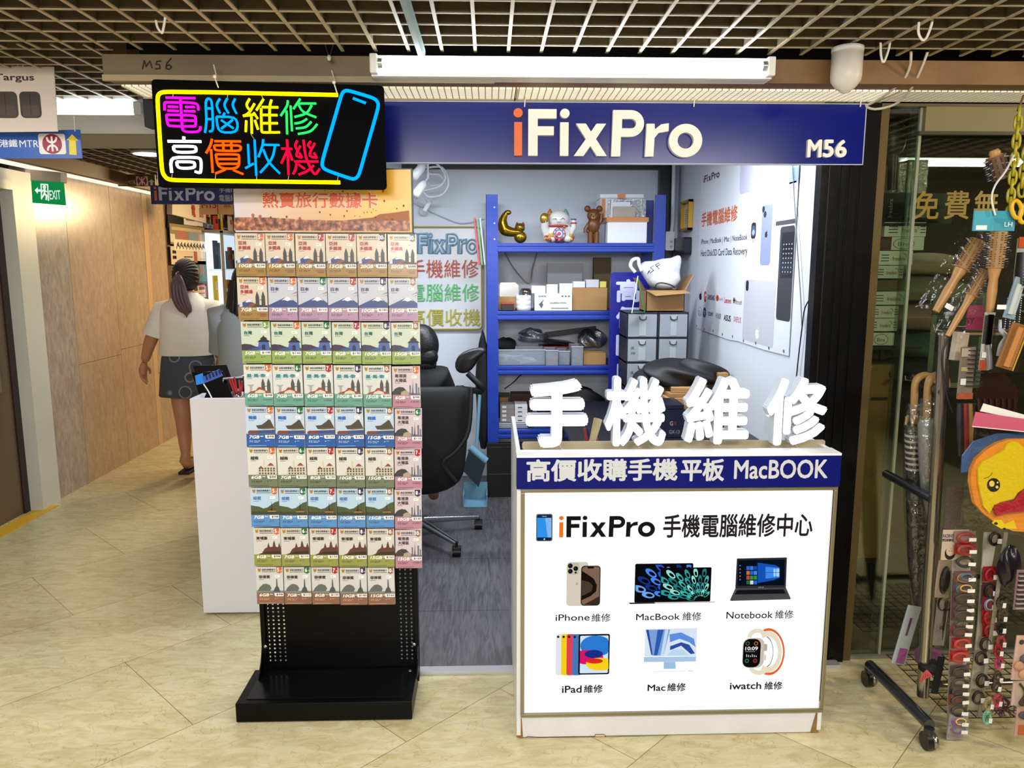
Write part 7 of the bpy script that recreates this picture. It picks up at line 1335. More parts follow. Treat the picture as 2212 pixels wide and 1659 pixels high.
# ================================================================ GLASS SHOP FRONT (right)
YGL = 2.82; fg = front(YGL)
BRZ = mat('#6a5a38', .35, .5)
GX0 = PXR+.002
m = MB(); m.box(GX0, GX0+.032, YGL-.03, YGL+.03, 0, 2.11, BRZ); m.box(GX0, 3.6, YGL-.03, YGL+.03, 2.11, 2.125, mat('#4c432c', .5)); m.box(GX0, 3.6, YGL-.02, YGL+.03, 0, .012, mat('#7b776c', .5)); struct(m.build('window_1'), 'bronze frame of the neighbouring glass shop front')
gp = film('#e6efe6', .88, .04); dx = fg.px(1962, 600)[0]
m = MB(); m.box(GX0+.032, dx, YGL-.004, YGL+.004, .012, 2.11, gp); m.box(dx-.03, 3.6, YGL+.014, YGL+.02, .012, 2.11, film('#e6efe6', .88, .04)); struct(m.build('window_2'), 'sliding glass panes of the neighbouring shop')
m = MB(); m.box(dx-.006, dx+.004, YGL-.006, YGL+.006, .012, 2.11, mat('#a9b29c', .2, .3)); p = fg.px(1988, 286); q = fg.px(2300, 228); m.box(p[0], q[0]+.6, YGL-.028, YGL-.006, p[1], q[1], mat('#766c46', .5, noise=.1, nscale=4)); m.box(p[0]-.02, q[0]+.6, YGL-.03, YGL-.004, p[1]-.012, p[1], mat('#2e2818', .5)); struct(m.build('trim_6'), 'olive header panel and pane edge of the glass shop front')
t = MB(); yel = mat('#86700c', .4)
for ch, x0, x1, y0, y1 in (('免', 1970, 2030, 413, 474), ('費', 2036, 2096, 412, 474), ('無', 2099, 2158, 412, 474)): p, q = fg.px(x0, y1), fg.px(x1, y0); t.text(Fr((0, YGL-.0045, 0)), ch, *p, *q, .0005, yel, .016)
tag(t.build('window_lettering'), 'olive yellow characters stuck on the glass shop front', 'lettering')
b = MB(); b.box(GX0, 3.7, 4.3, 4.36, 0, 2.6, mat('#4a3d2c', .8)); struct(b.build('wall_back'), 'back wall of the neighbouring shop')
b = MB(); b.box(GX0-.04, GX0-.002, YGL+.31, 4.3, 0, 2.6, mat('#5c4c34', .8)); struct(b.build('wall_side'), 'side wall of the neighbouring shop')
b = MB(); b.box(GX0, 3.6, YGL+.04, 4.3, .001, .01, mat('#1c1814', .6)); struct(b.build('floor'), 'dark floor of the neighbouring shop')
b = MB(); b.box(3.62, 3.7, -4, 4.3, 0, 2.6, mat('#3a2f22', .8)); struct(b.build('wall_right'), 'far side of the passage')
b = MB(); b.box(1.9, 2.5, 3.6, 3.63, 2.02, 2.045, mat('#d0d0cc', .4)); t = thing('fluorescent_lamp', 'fluorescent lamp inside the neighbouring glass shop', 'ceiling light', (2.25, 3.62, 2.0)); b.build('batten', t); m = MB(); m.cyl((1.92, 3.6, 2.02), (2.48, 3.6, 2.02), .014, emit('#f2f6ee', 26), n=10); m.build('tube', t)
# shelves of boxes seen through the narrow pane
YB = 2.93; fb2 = front(YB); bx = lambda px, y=YB: PY(px, 600, y).x
GZ0 = PY(1930, 748, YB).z
tt = thing('display_shelf', 'dark shelf rack holding the lingerie boxes behind the glass', 'shelf', (bx(1930)+.05, YB+.15, .01)); sh = mat('#241c14', .6)
xs0 = GX0+.036
for zz in (GZ0-.012, PY(1930, 480, YB).z-.014, .35):
    m = MB(); m.box(xs0, xs0+.26, YB-.005, YB+.30, zz, zz+.011, sh); m.build('board', tt)
for xx in (xs0, xs0+.25):
    m = MB(); m.box(xx, xx+.01, YB+.285, YB+.30, .01, 2.0, sh); m.build('post', tt)
FBX = [(1903, 1992, 480, 512, '#e8e4d6', 'freebra', 0), (1893, 1990, 512, 541, '#e8e4d6', 'Bra', 1), (1893, 1968, 542, 573, '#e8e4d6', 'freebra', 0), (1888, 1950, 574, 602, '#dedacc', 'freebra', 0), (1886, 1966, 630, 659, '#dedacc', 'freebra', 0), (1883, 1946, 661, 687, '#dedacc', 'freebra', 0), (1880, 1946, 688, 716, '#dedacc', 'freebra', 0), (1877, 1942, 719, 747, '#dedacc', 'Bra', 1)]
words_ = ['topmost', 'second from the top', 'third from the top', 'fourth from the top', 'fifth from the top', 'third from the bottom', 'second from the bottom', 'lowest']
# the column of boxes, stacked from the shelf upwards
zs_ = [PY(1900, b_[3], YB).z for b_ in FBX]+[0]
for k, (x0, x1, y0, y1, c, w_, ov) in enumerate(FBX):
    a, b = PY(x0, y1, YB), PY(x1, y0, YB); zlo = PY(1930, y1, YB).z; zhi = PY(1930, y0, YB).z; xa = max(bx(x0), xs0+.012)
    m = MB(); m.box(xa, bx(x1), YB, YB+.2, zlo+.0015, zhi, mat(c, .5)); f_ = front(YB)
    w = bx(x1)-xa; h = zhi-zlo
    if k == 1: m.box(xa, xa+w*.28, YB-.0006, YB, zlo+.002, zhi, mat('#6a1a1c', .5)); m.rect(f_, xa+w*.06, zlo+h*.25, xa+w*.22, zhi-h*.2, .001, mat('#4a4440', .5))
    if ov: m.disc(f_, xa+w*.55, zlo+h*.5, w*.24, .0008, mat('#8a7a50', .5), 20, h*.42); m.disc(f_, xa+w*.55, zlo+h*.5, w*.22, .001, mat(c, .5), 20, h*.37)
    m.text(f_, w_, xa+w*(.42 if not ov else .42), zlo+h*.32, xa+w*(.78 if not ov else .68), zlo+h*.62, .0014, mat('#8a4a42', .5), .0)
    if not ov:
        for j in range(3): m.rect(f_, xa+w*.1, zlo+h*(.28+.2*j), xa+w*.32, zlo+h*(.34+.2*j), .0008, mat('#3a3a36', .5)); m.rect(f_, xa+w*.86, zlo+h*(.28+.2*j), xa+w*.98, zlo+h*(.34+.2*j), .0008, mat('#3a3a36', .5))
        m.line(f_, [(xa+w*.72, zlo+h*.8), (xa+w*.8, zlo+h*.75), (xa+w*.82, zlo+h*.55)], .002, .0008, mat('#8a6a5a', .5))
    tag(m.build('product_box', bevel=.001), 'pale lingerie box behind the narrow glass pane, %s in the column' % words_[k], 'box', 'lingerie boxes behind the glass')
m = MB(); a, b = PY(1886, 629, YB), PY(1950, 604, YB); m.box(max(a.x, xs0+.012), b.x, YB+.004, YB+.2, a.z+.0015, b.z-.002, mat('#6a5440', .6)); tag(m.build('product_box'), 'brown box in the middle of the pale lingerie boxes', 'box')
zt_ = PY(1930, 480, YB).z-.003
m = MB(); a, b = max(bx(1897), xs0+.012), bx(2045, 2.95); m.box(a, b, 2.95, 3.15, zt_, PY(1930, 417, 2.95).z, mat('#14161a', .35)); f_ = front(2.95); p, q = f_.px(1958, 470), f_.px(2004, 445); m.poly(f_, rr(*p, *q, .006), .0006, mat('#8f8f86', .4)); m.disc(f_, (p[0]+q[0])/2-.012, p[1]+.025, .012, .001, mat('#4a443e', .5), 14); m.disc(f_, (p[0]+q[0])/2-.012, p[1]+.048, .01, .001, mat('#4a443e', .5), 14); fr9 = f_.sub(f_.px(1926, 470)[0], f_.px(1926, 470)[1], 0, math.pi/2); m.text(fr9, 'freebra', 0, 0, .07, .016, .0008, mat('#9a988e', .5), 0); tag(m.build('product_box', bevel=.002), 'black lingerie box lying across the top of the pale boxes', 'box')
zb_ = PY(1930, 416, 2.95).z+.001
for k, (x0, x1, y0, c, lab) in enumerate(((1908, 1922, 355, '#c9a88e', 'pale pink pack left of the red one above the black box'), (1924, 1940, 352, '#a8383a', 'red pack standing above the black box'), (1943, 1985, 345, '#b8a08a', 'beige doll picture pack right of the red one'))): m = MB(); m.box(max(bx(x0, 2.98), xs0+.014), bx(x1, 2.98), 2.98, 3.06, zb_, PY(1930, y0, 2.98).z, mat(c, .5)); m.box(max(bx(x0, 2.98), xs0+.014), bx(x1, 2.98), 2.974, 2.979, zb_, PY(1930, y0, 2.98).z, film('#f2ece6', .7, .1, .8, 40)); tag(m.build('product_pack'), lab, 'pack', 'packs above the black box')
m = MB(); a = PY(1932, 300, 2.98); m.sph(a, (.045, .035, .07), mat('#3c2c26', .4), 14, 10); m.tube([a+Vector((0, 0, -.06)), a+Vector((.005, 0, -.19))], [.02, .016], mat('#3c2c26', .4), 10); tag(m.build('paddle_brush'), 'dark brown paddle brush hanging in wrap behind the narrow glass pane', 'brush')
# soft goods behind the wide pane
zz = .70
tt = thing('display_table', 'dark low display table carrying folded clothes behind the wide pane', 'table', (2.2, 3.55, .01)); m = MB(); m.box(1.74, 3.3, 3.30, 3.86, .98, 1.0, sh); m.build('top', tt)
for xx in (1.76, 3.24): m = MB(); m.box(xx, xx+.04, 3.32, 3.36, .011, .98, sh); m.build('leg', tt); m = MB(); m.box(xx, xx+.04, 3.78, 3.82, .011, .98, sh); m.build('leg', tt)
zz = 1.0
for k, (c, hgt, lab) in enumerate((('#2c3e4c', .11, 'dark navy folded garment at the bottom of the wrapped pile'), ('#4f7480', .12, 'teal folded garment in a clear bag in the wrapped pile'), ('#b8928f', .13, 'dusty pink folded garment in the wrapped pile'), ('#98907a', .12, 'olive folded garment in a clear bag in the wrapped pile'), ('#b09a78', .10, 'tan folded garment on top of the wrapped pile'))):
    lump('folded_garment', lab, 'garment', (2.02, 3.55, zz+hgt/2+.002), (.23, .16, hgt*.62), mat(c, .75), 40+k, .12, 20, 10, .55); zz += hgt+.004
m = MB(); f_ = front(2.92); p, q = f_.px(2000, 838), f_.px(2135, 632); m.prism(f_, [p, (q[0], p[1]), q, (p[0], q[1])], -.004, 0, mat('#7d8272', .5)); m.rect(f_, p[0]+.02, p[1]+.02, q[0]-.02, q[1]-.02, .0006, mat('#3c4640', .4)); a, b = f_.px(2012, 680), f_.px(2068, 669); m.text(f_, 'SELECT EARRINGS', a[0], a[1], b[0]+.03, b[1], .001, mat('#0e120f', .5), .01); m.line(f_, f_.pts([(2020, 660), (2026, 652), (2033, 658), (2031, 664)]), .002, .001, mat('#0e120f', .5)); m.poly(f_, f_.pts([(2018, 760), (2022, 712), (2050, 705), (2060, 715), (2052, 762)]), .001, mat('#0c0f0d', .5)); tag(m.build('poster'), 'dark green earring poster with pale border standing behind the glass', 'poster')
m = MB(); a, b = PY(1868, 880, 2.95), PY(1932, 787, 2.95); m.box(max(a.x, xs0+.012), b.x, 2.95, 3.2, .362, b.z, mat('#8a6434', .7)); f_ = front(2.95); m.rect(f_, *f_.px(1880, 865), *f_.px(1918, 858), .0006, mat('#1a120a', .6)); m.poly(f_, f_.pts([(1905, 830), (1914, 820), (1922, 818), (1920, 828), (1910, 834)]), .0006, mat('#7a2018', .6)); p, q = f_.px(1920, 815), f_.px(1928, 803); m.text(f_, 'L', *p, *q, .0006, mat('#1a120a', .6), .02); tag(m.build('carton'), 'brown carton low behind the narrow glass pane', 'carton')

# ================================================================ CHROME RACK WITH HAIR ACCESSORIES
CHR = mat('#a39b8e', .2, .95); CHD = mat('#5c5f68', .25, .9)
RP = Vector((PZ(1990, 1538, .10).x, 2.36, .10)); rt = PY(2042, 718, 2.40)
RP.y = 2.37; RP.x = PY(1990, 1538, 2.37).x
t = thing('garment_rack', 'chrome rolling rack loaded with wrapped hair accessories at the right', 'rack', (RP.x, RP.y, 0)); rack = t
m = MB(); m.cyl(RP, rt, .0195, CHR, n=16); m.build('post', t)
m = MB(); m.tube([rt, rt+Vector((.03, 0, .004)), rt+Vector((1.2, .02, .0))], .0165, CHR, 12); m.build('top_rail', t)
ra, rb = PZ(2008, 1566, .085), PZ(1878, 1436, .085); m = MB(); m.cyl(ra, rb, .019, CHD, n=14); m.build('base_rail', t)
m = MB(); m.cyl(RP+Vector((0, .0, .035)), RP+Vector((1.1, .03, .035)), .016, CHR, n=12); m.build('cross_bar', t)
for (px, py), (qx, qy) in (((2044, 848), (1974, 826)), ((2020, 1078), (1914, 1026))):
    a = PY(px-6, py, 2.38); b_ = PY(qx, qy, 2.68); b_.z = a.z+.002; m = MB(); m.cyl(a, b_, .0155, CHD, n=12); m.build('side_arm', t)
for e in (ra, rb):
    c = Vector((e.x, e.y, 0)); m = MB(); m.cyl(c+Vector((0, 0, .05)), c+Vector((0, 0, .075)), .016, mat('#3a3b3f', .3, .6)); m.cyl(c+Vector((-.014, 0, .03)), c+Vector((.014, 0, .03)), .029, mat('#0c0c0d', .35), n=18); m.sph(c+Vector((.012, -.004, .034)), (.014, .03, .028), CHR, 12, 8); m.build('caster', t)
m = MB(); m.tube([PY(2017, 700, 2.40), PY(2018, 711, 2.40), PY(2046, 716, 2.39)], .0025, CHR, 6); m.build('hook', t)
m = MB(); m.tube([PY(1956, 812, 2.6), PY(1956, 820, 2.6), PY(1972, 822, 2.6)], .0025, CHR, 6); m.build('hook', t)
m = MB(); m.tube(smoothpath([PY(2048, 730, 2.36), PY(2036, 760, 2.35), PY(2036, 800, 2.35), PY(2045, 850, 2.35), PY(2058, 890, 2.36)], 4), .004, mat('#17161a', .5), 6); m.build('cord', t)
lump('knotted_cloth', 'black cloth strip knotted round the chrome post', 'cloth', PY(2006, 1437, 2.37)+Vector((0, -.01, 0)), (.038, .035, .024), mat('#0b0a0c', .8), 3, .3, 14, 8, 1)
m = MB(); a = PY(2012, 1440, 2.35); m.obox(a+Vector((.012, -.02, -.02)), (.02, .008, .13), mat('#0b0a0c', .8), (0, .1, 0)); tag(m.build('cloth_strip'), 'loose black cloth end hanging from the knot on the post', 'cloth')
m = MB()
for k in range(5): m.tube(smoothpath([PY(2002, 1448, 2.33), PY(1992+5*k, 1460, 2.32), PY(1988+4*k, 1474-3*k, 2.32)], 3), .003, mat('#b5443e', .7), 5)
tag(m.build('ribbon'), 'coral red ribbon ends under the black knot', 'ribbon')
# wire basket floor of the rack
m = MB(); wq = mat('#14130f', .5)
bx0, bx1, by0, by1, bz = RP.x+.06, RP.x+.95, 2.30, 2.72, .06
for i in range(12): yy = by0+(by1-by0)*i/11; m.cyl((bx0, yy, bz), (bx1, yy, bz), .0018, wq, n=5, caps=False)
for i in range(22): xx = bx0+(bx1-bx0)*i/21; m.cyl((xx, by0, bz+.003), (xx, by1, bz+.003), .0018, wq, n=5, caps=False)
m.build('wire_mesh', t)
# umbrellas hanging on the side arm
def umbrella(label, px, py0, py1, y, stripes, body, hc_):
    t = thing('umbrella', label, 'umbrella', PY(px, py1, y), 'umbrellas on the rack arm'); a, b = PY(px, py0, y), PY(px+8, py1, y)
    m = MB(); top = PY(px+2, 832, y); m.tube(smoothpath([a, a+(top-a)*.85, top+Vector((.006, 0, .02)), top+Vector((.03, 0, .034)), top+Vector((.055, 0, .025)), top+Vector((.065, 0, -.005))], 4), .0125, hc_, 10); m.build('handle', t)
    m = MB(); n = 16; prof = [0, .05, .3, .7, 1.0]; L = (b-a)
    rs = [.022, .028, .030, .028, .008]; m.tube([a+L*k for k in prof], rs, body, 12); m.build('canopy', t)
    if stripes:
        m = MB()
        for k in range(7): c = a+L*(.05+.028*k); m.tube([c, c+L*.011], .0305, mat('#cfcac0', .6), 12); 
        m.build('stripe_band', t, label='white stripes')
        m = MB()
        for k in range(6): q = a+Vector((.026*math.cos(k), .026*math.sin(k), -.005)); m.cyl(q, q+Vector((0, 0, .03)), .004, mat('#c8a768', .5), n=6)
        m.build('rib_tip', t)
    m = MB(); m.tube([a+Vector((0, 0, .07)), a+Vector((0, 0, -.02)), a+L*.5, a+L*1.02], [.03, .036, .037, .02], film('#f2f2f0', .84, .1, .6, 40), 12, caps=False); m.build('clear_sleeve', t)
umbrella('black and white striped umbrella with a wooden crook handle on the rack arm', 1974, 915, 1330, 2.56, True, mat('#111114', .6), mat('#a98550', .45))
umbrella('pale grey umbrella in a clear sleeve next to the striped one', 2002, 905, 1120, 2.47, False, mat('#8e9090', .5), mat('#9c7c4c', .45))
umbrella('long dark navy umbrella hanging behind the chrome post', 1990, 985, 1395, 2.62, False, mat('#161a24', .6), mat('#15151a', .5))
# ---- goods: helpers
PL = film('#fcfcfa', .95, .1, .35, 25); SKIN_CARD = mat('#d8b49a', .5)
def place(px, py, y, ang=0., yaw=0.):
    """placing matrix: local x right, z up, origin at the photo point on depth y"""
    return Matrix.Translation(PY(px, py, y)) @ Matrix.Rotation(yaw, 4, 'Z') @ Matrix.Rotation(ang, 4, 'Y')
PLB = film('#fcfcfa', .955, .06, .6, 22)
def round_brush(label, px, py, y, ang, L, r, hl, wood='#b98a54', core='#a07848', bag=True, price=True):
    T = place(px, py, y, ang); t = thing('round_brush', label, 'brush', T @ Vector((0, 0, -L-hl))); 
    m = MB(T); m.cyl((0, 0, -L), (0, 0, 0), r*.7, mat(core, .5), n=14); m.build('barrel', t)
    m = MB(T); bm_ = mat('#161a26', .4); tp = mat('#c4c8ce', .3)
    for j in range(14):
        a = 2*math.pi*j/14
        for i in range(15):
            z = -L+.006+(L-.012)*i/14; c, s_ = math.cos(a), math.sin(a); m.add([(c*r*.66, s_*r*.66, z-.002), (c*r*.66, s_*r*.66, z+.002), (c*r, s_*r, z+.001), (c*r*.97-s_*.0016, s_*r*.97+c*.0016, z), (c*r*.97+s_*.0016, s_*r*.97-c*.0016, z)], [(0, 1, 2), (2, 3, 4)], bm_ if (i+j) % 5 else tp)
    m.build('bristles', t)
    m = MB(T); m.tube([(0, 0, -L), (0, 0, -L-hl*.25), (0, 0, -L-hl*.5), (0, 0, -L-hl)], [r*.55, r*.36, r*.42, r*.30], mat(wood, .4), 12); m.build('handle', t)
    if bag:
        m = MB(T); w_ = r*1.3; m.box(-w_, w_, -r*1.15, r*1.05, -L-hl*1.08, .035, PLB); m.build('clear_bag', t)
        if price: m = MB(T); m.box(-.006, .022, -r*1.18, -r*1.16, -L-hl*.9, -L-hl*.8, mat('#e6e6e4', .5)); m.build('price_sticker', t)
    return t, T
YR = 2.30
t, T = round_brush('wooden handled round brush in a bag under the blue header card', 2158, 500, YR-.02, .02, .108, .034, .135)
m = MB(place(2147, 478, YR-.04)); m.box(-.062, .062, -.003, .003, -.028, .03, mat('#3f9cb4', .4)); m.box(-.055, -.022, -.0045, -.003, -.025, -.012, mat('#e2e4e4', .5)); f_ = Fr(place(2147, 478, YR-.04) @ Vector((.03, -.0035, -.016))); m.T = None; m.text(f_, 'LH', 0, 0, .024, .014, .0005, mat('#eef2f2', .4), .02); m.build('header_card', t, label='light blue header card')
round_brush('wooden round brush slanting down left, the larger of the two slanting ones', 2112, 520, YR+.10, .48, .10, .036, .15)
round_brush('smaller wooden round brush slanting below the blue header card', 2128, 585, YR+.045, .46, .085, .026, .14, price=False)
t, T = round_brush('brown round brush hanging upside down above the blue header card', 2165, 385, YR+.05, 2.75, .07, .04, .02, core='#6a4c34', bag=False)
def packet(name, label, cat, px0, px1, py0, py1, y, card, ang=0., group=None, film_=True, d=.012):
    p, q = PY(px0, py1, y), PY(px1, py0, y); t = thing(name, label, cat, ((p.x+q.x)/2, y, p.z), group); w, h = q.x-p.x, q.z-p.z
    T = Matrix.Translation(((p.x+q.x)/2, y, p.z+h)) @ Matrix.Rotation(ang, 4, 'Y'); m = MB(T)
    if card: m.box(-w/2, w/2, .002, .006, -h, 0, mat(card, .5)); m.build('backing_card', t)
    if film_: m2 = MB(T); m2.box(-w/2-.003, w/2+.003, -d, -d+.001, -h-.004, .006, PL); m2.build('clear_bag', t)
    return t, T, w, h
def add(t, T, nm, fn, label=None): m = MB(T); fn(m); return m.build(nm, t, label=label)
def comb(m, x, z0, z1, w, teeth, mt, side=1, n=22, y=-.002):
    m.box(x-w/2, x+w/2, y-.003, y+.003, z0, z1, mt)
    for i in range(n): z = z0+.004+(z1-z0-.008)*i/(n-1); m.box(min(x+side*w/2, x+side*(w/2+teeth)), max(x+side*w/2, x+side*(w/2+teeth)), y-.0012, y+.0012, z-.0012, z+.0012, mt)
# black styling brush with silver handle
t, T, w, h = packet('styling_brush', 'slim black styling brush with silver handle on a carded pack', 'brush', 2118, 2152, 675, 800, 2.26, '#b7b3aa', .02)
add(t, T, 'head', lambda m: (comb(m, 0, -h*.55, -.006, .014, .012, mat('#14141a', .4), 1), comb(m, 0, -h*.55, -.006, .014, .012, mat('#14141a', .4), -1)))
add(t, T, 'handle', lambda m: m.tube([(0, -.002, -h*.55), (.006, -.004, -h*.75), (.012, -.003, -h*.97)], [.008, .0095, .010], mat('#8e9096', .3, .6), 10)); add(t, T, 'brand_card', lambda m: (m.box(-w*.55, w*.1, -.003, .0, -h, -h*.82, mat('#a8452a', .5)), m.box(-w*.5, -w*.1, -.005, -.003, -h*.78, -h*.68, mat('#e6e6e4', .5))))
t, T, w, h = packet('vent_brush', 'grey vent brush with curved pale handle right of the slim black one', 'brush', 2158, 2197, 640, 780, 2.27, None)
add(t, T, 'head', lambda m: [comb(m, (k-1.5)*.014, -h*.50, -.004, .006, .004, mat('#2a2d36', .4), 1, 14, -.004) for k in range(4)]); add(t, T, 'bristle_tips', lambda m: [m.sph(((k-1.5)*.014, -.016, -h*(.03+.035*i)), .0022, mat('#c4c8d0', .4), 6, 4) for k in range(4) for i in range(14)])
add(t, T, 'handle', lambda m: m.tube(smoothpath([(-.02, .004, -h*.36), (-.02, .0, -h*.52), (-.005, -.004, -h*.62), (-.018, -.004, -h*.75), (-.022, -.004, -h*.92)], 4), .008, mat('#b4b8be', .3), 10)); add(t, T, 'brand_card', lambda m: (m.box(-w*.3, w*.45, .0, .003, -h, -h*.66, mat('#8a7c5e', .5)), m.box(-w*.3, w*.45, -.001, .0, -h*.94, -h*.78, mat('#8c3a20', .5)), m.box(w*.1, w*.5, -.004, -.002, -h*.62, -h*.52, mat('#e0e0de', .5))))
t, T, w, h = packet('comb_pack', 'copper toned comb in a long clear pack at the right edge', 'comb', 2178, 2225, 700, 800, 2.22, '#8a5c30', .28); add(t, T, 'comb', lambda m: comb(m, 0, -h*.95, -.01, .016, .01, mat('#c98a54', .3), 1, 30)); add(t, T, 'tail', lambda m: m.box(.022, .026, -.004, -.001, -h, -.006, mat('#c9a03c', .4)))
t, T, w, h = packet('comb_pack', 'pale blue slanted comb pack at the right edge above the copper one', 'comb', 2186, 2220, 600, 690, 2.24, '#8aa4b8', .22); add(t, T, 'comb', lambda m: comb(m, -.004, -h*.9, -.02, .012, .01, mat('#cdd6de', .3), 1, 26))
t, T, w, h = packet('comb_pack', 'black ribbed comb pack with orange header at the right edge', 'comb', 2188, 2225, 515, 640, 2.26, '#a9b0b0'); add(t, T, 'header_card', lambda m: m.box(-w/2, w/2, -.004, .0, -h*.16, .004, mat('#c8501c', .4))); add(t, T, 'comb', lambda m: (m.tube([(0, -.004, -h*.95), (0, -.006, -h*.6), (0, -.004, -h*.24)], [.016, .02, .018], mat('#14161c', .4), 10), [m.sph((dx_, -.024, -h*(.27+.05*i)), .0018, mat('#8a92a0', .4), 6, 4) for dx_ in (-.008, .0, .008) for i in range(13)]))
t, T, w, h = packet('product_box', 'magenta boxed item lettered SY above the rack corner', 'box', 2088, 2128, 660, 712, 2.36, '#8c1a52', 0, film_=False); f_ = Fr(T @ Vector((0, .0015, 0))); add(t, None, 'lettering', lambda m: m.text(f_, 'SY', -.03, -h*.75, -.002, -h*.5, .0005, mat('#2c0a1c', .5), .02))
m = MB(); m.obox(PY(2072, 748, 2.36), (.055, .02, .09), mat('#a79c8c', .5), (0, .1, .4)); tag(m.build('paper_box', bevel=.002), 'small beige paper box hanging inside the rack corner', 'box')
t, T, w, h = packet('bristle_brush', 'pronged black brush on a carded pack left of the slim black one', 'brush', 2068, 2110, 750, 862, 2.29, '#7a6e62'); add(t, T, 'prongs', lambda m: [m.cyl((x, -.004, -h*(.06+.085*i)), (x+.022, -.02, -h*(.05+.085*i)), .0018, mat('#101014', .4), n=5) for i in range(9) for x in (-.004, .006, .016)]); add(t, T, 'price_card', lambda m: (m.box(-w*.5, w*.05, -.004, -.001, -h*.18, -h*.02, mat('#b5a898', .5)), m.box(-w*.45, -w*.1, -.006, -.004, -h*.72, -h*.6, mat('#e6e8ea', .5)), m.box(-w*.5, w*.5, -.003, .0, -h, -h*.88, mat('#a44a2a', .5)), m.box(-w*.45, -w*.02, -.004, -.001, -h*.46, -h*.38, mat('#b8a878', .4))))
# dark afro comb
t = thing('afro_comb', 'large dark brown wide toothed comb hanging above the yellow cap bag', 'comb', PY(2150, 900, 2.30)); fA = front(2.30); m = MB(); DK = mat('#24100c', .3); m.prism(fA, fA.pts([(2112, 838), (2125, 820), (2138, 805), (2165, 803), (2180, 818), (2196, 840), (2198, 862), (2108, 862)]), -.006, .004, DK); m.build('body', t, bevel=.002)
for k in range(7): m = MB(); a, b = PY(2114+13.2*k, 860, 2.30), PY(2117+12.4*k, 905, 2.30); m.tube([a, a.lerp(b, .7), b], [.008, .006, .002], DK, 8); m.build('tooth', t)
for k, (px, c) in enumerate(((2073, '#23262e'), (2085, '#7a2a24'), (2096, '#8c6a3c'), (2106, '#1c1a20'))): m = MB(); a, b = PY(px, 872, 2.33), PY(px+1, 985, 2.33); m.tube([a, a.lerp(b, .3), b], [.008, .010, .006], mat(c, .4), 8); tag(m.build('hair_brush'), '%s handled brush hanging behind the yellow cap bag' % ('black', 'red', 'wooden', 'dark')[k], 'brush', 'brushes behind the cap bag')
# yellow shower cap in its zip bag
YD = 2.17; fD = front(YD); t = thing('cap_pack', 'yellow and red face shower cap in a clear zip bag with pink top', 'cap pack', PY(2150, 1160, YD)); D5 = lambda x, y: fD.px(2020+x/5.531, 860+y/5.531)
EX = 2300
def dp(nm, pts, h0, h1, c, mt=None, lab=None): m = MB(); m.prism(fD, pts, h0, h1, mt or mat(c, .45)); return m.build(nm, t, bevel=.0015 if h1-h0 > .002 else 0, label=lab)
dp('blue_lining', [D5(330, 900), D5(340, 700), D5(480, 520), D5(760, 430), D5(1400, 420), D5(1400, 700)], -.012, -.006, '#33507e')
def oval(cx, cy, rx, ry, n=30): return [D5(cx+rx*math.cos(2*math.pi*i/n), cy+ry*math.sin(2*math.pi*i/n)) for i in range(n)]
dp('cap_trim', [D5(*p) for p in ((870, 482), (1200, 478), (1500, 560), (1650, 800), (1640, 1150), (1480, 1480), (1150, 1590), (900, 1575), (700, 1480), (560, 1370), (450, 1250), (400, 1000), (410, 850), (470, 720), (600, 600), (720, 530))], -.006, .010, '#e08a2a')
dp('cap_face', [D5(*p) for p in ((780, 600), (800, 540), (850, 505), (900, 500), (950, 520), (1000, 570), (1100, 560), (1350, 620), (1520, 800), (1530, 1000), (1400, 1030), (1050, 1030), (930, 1110), (890, 1180), (720, 1220), (640, 1280), (600, 1350), (530, 1270), (470, 1000), (465, 820), (520, 740))], .010, .020, '#d9bc10')
dp('red_beak', [D5(*p) for p in ((635, 1290), (650, 1250), (720, 1228), (880, 1195), (920, 1140), (970, 1080), (1040, 1030), (1400, 1020), (1420, 1290), (1050, 1310), (800, 1340), (665, 1375))], .020, .026, '#a3122e')
m = MB(); BK = mat('#191510', .4); 
def od(cx, cy, rx, ry, h, mt): m.poly(fD, oval(cx, cy, rx, ry), h, mt)
od(645, 1015, 78, 82, .0205, BK); od(622, 998, 32, 36, .0215, mat('#e6cf5a', .4)); od(690, 985, 11, 12, .0215, mat('#e6cf5a', .4)); od(683, 1038, 17, 18, .0215, mat('#e6cf5a', .4)); m.line(fD, [D5(535, 938), D5(580, 925), D5(615, 895), D5(630, 868)], .0016, .0205, BK); m.build('eye', t, label='black round eye with brow')
dp('small_chick_print', [D5(*p) for p in ((650, 1480), (680, 1440), (760, 1440), (800, 1490), (910, 1445), (945, 1545), (760, 1545))], .010, .012, '#e0c520'); m = MB(); od(695, 1482, 22, 16, .0125, BK); od(795, 1545, 20, 14, .0125, BK); m.build('printed_eye', t)
dp('pink_top', [D5(440, 150), D5(1400, 290), D5(1400, 430), D5(395, 330)], .016, .018, '#b4556c', mat('#b4556c', .2)); m = MB(); m.text(fD.sub(*D5(530, 250), 0, -.14), 'XOSS  LH', 0, -.004, .095, .014, .0185, mat('#e0b4bc', .4), 0) if False else m.rect(fD, *D5(520, 265), *D5(1400, 260), .0183, mat('#d890a0', .3)); m.line(fD, [D5(400, 322), D5(1400, 425)], .0022, .0183, mat('#e6d6d8', .3)); m.build('zip_line', t)
dp('paper_insert', [D5(508, 148), D5(550, 55), D5(1400, 290), D5(1400, 330)], .010, .012, '#d4d2cc')
m = MB(); m.prism(fD, [D5(395, 330), D5(1400, 430), D5(1400, 1640), D5(1000, 1620), D5(560, 1540), D5(220, 1470), D5(290, 900)], .029, .030, PL); m.build('clear_bag', t)
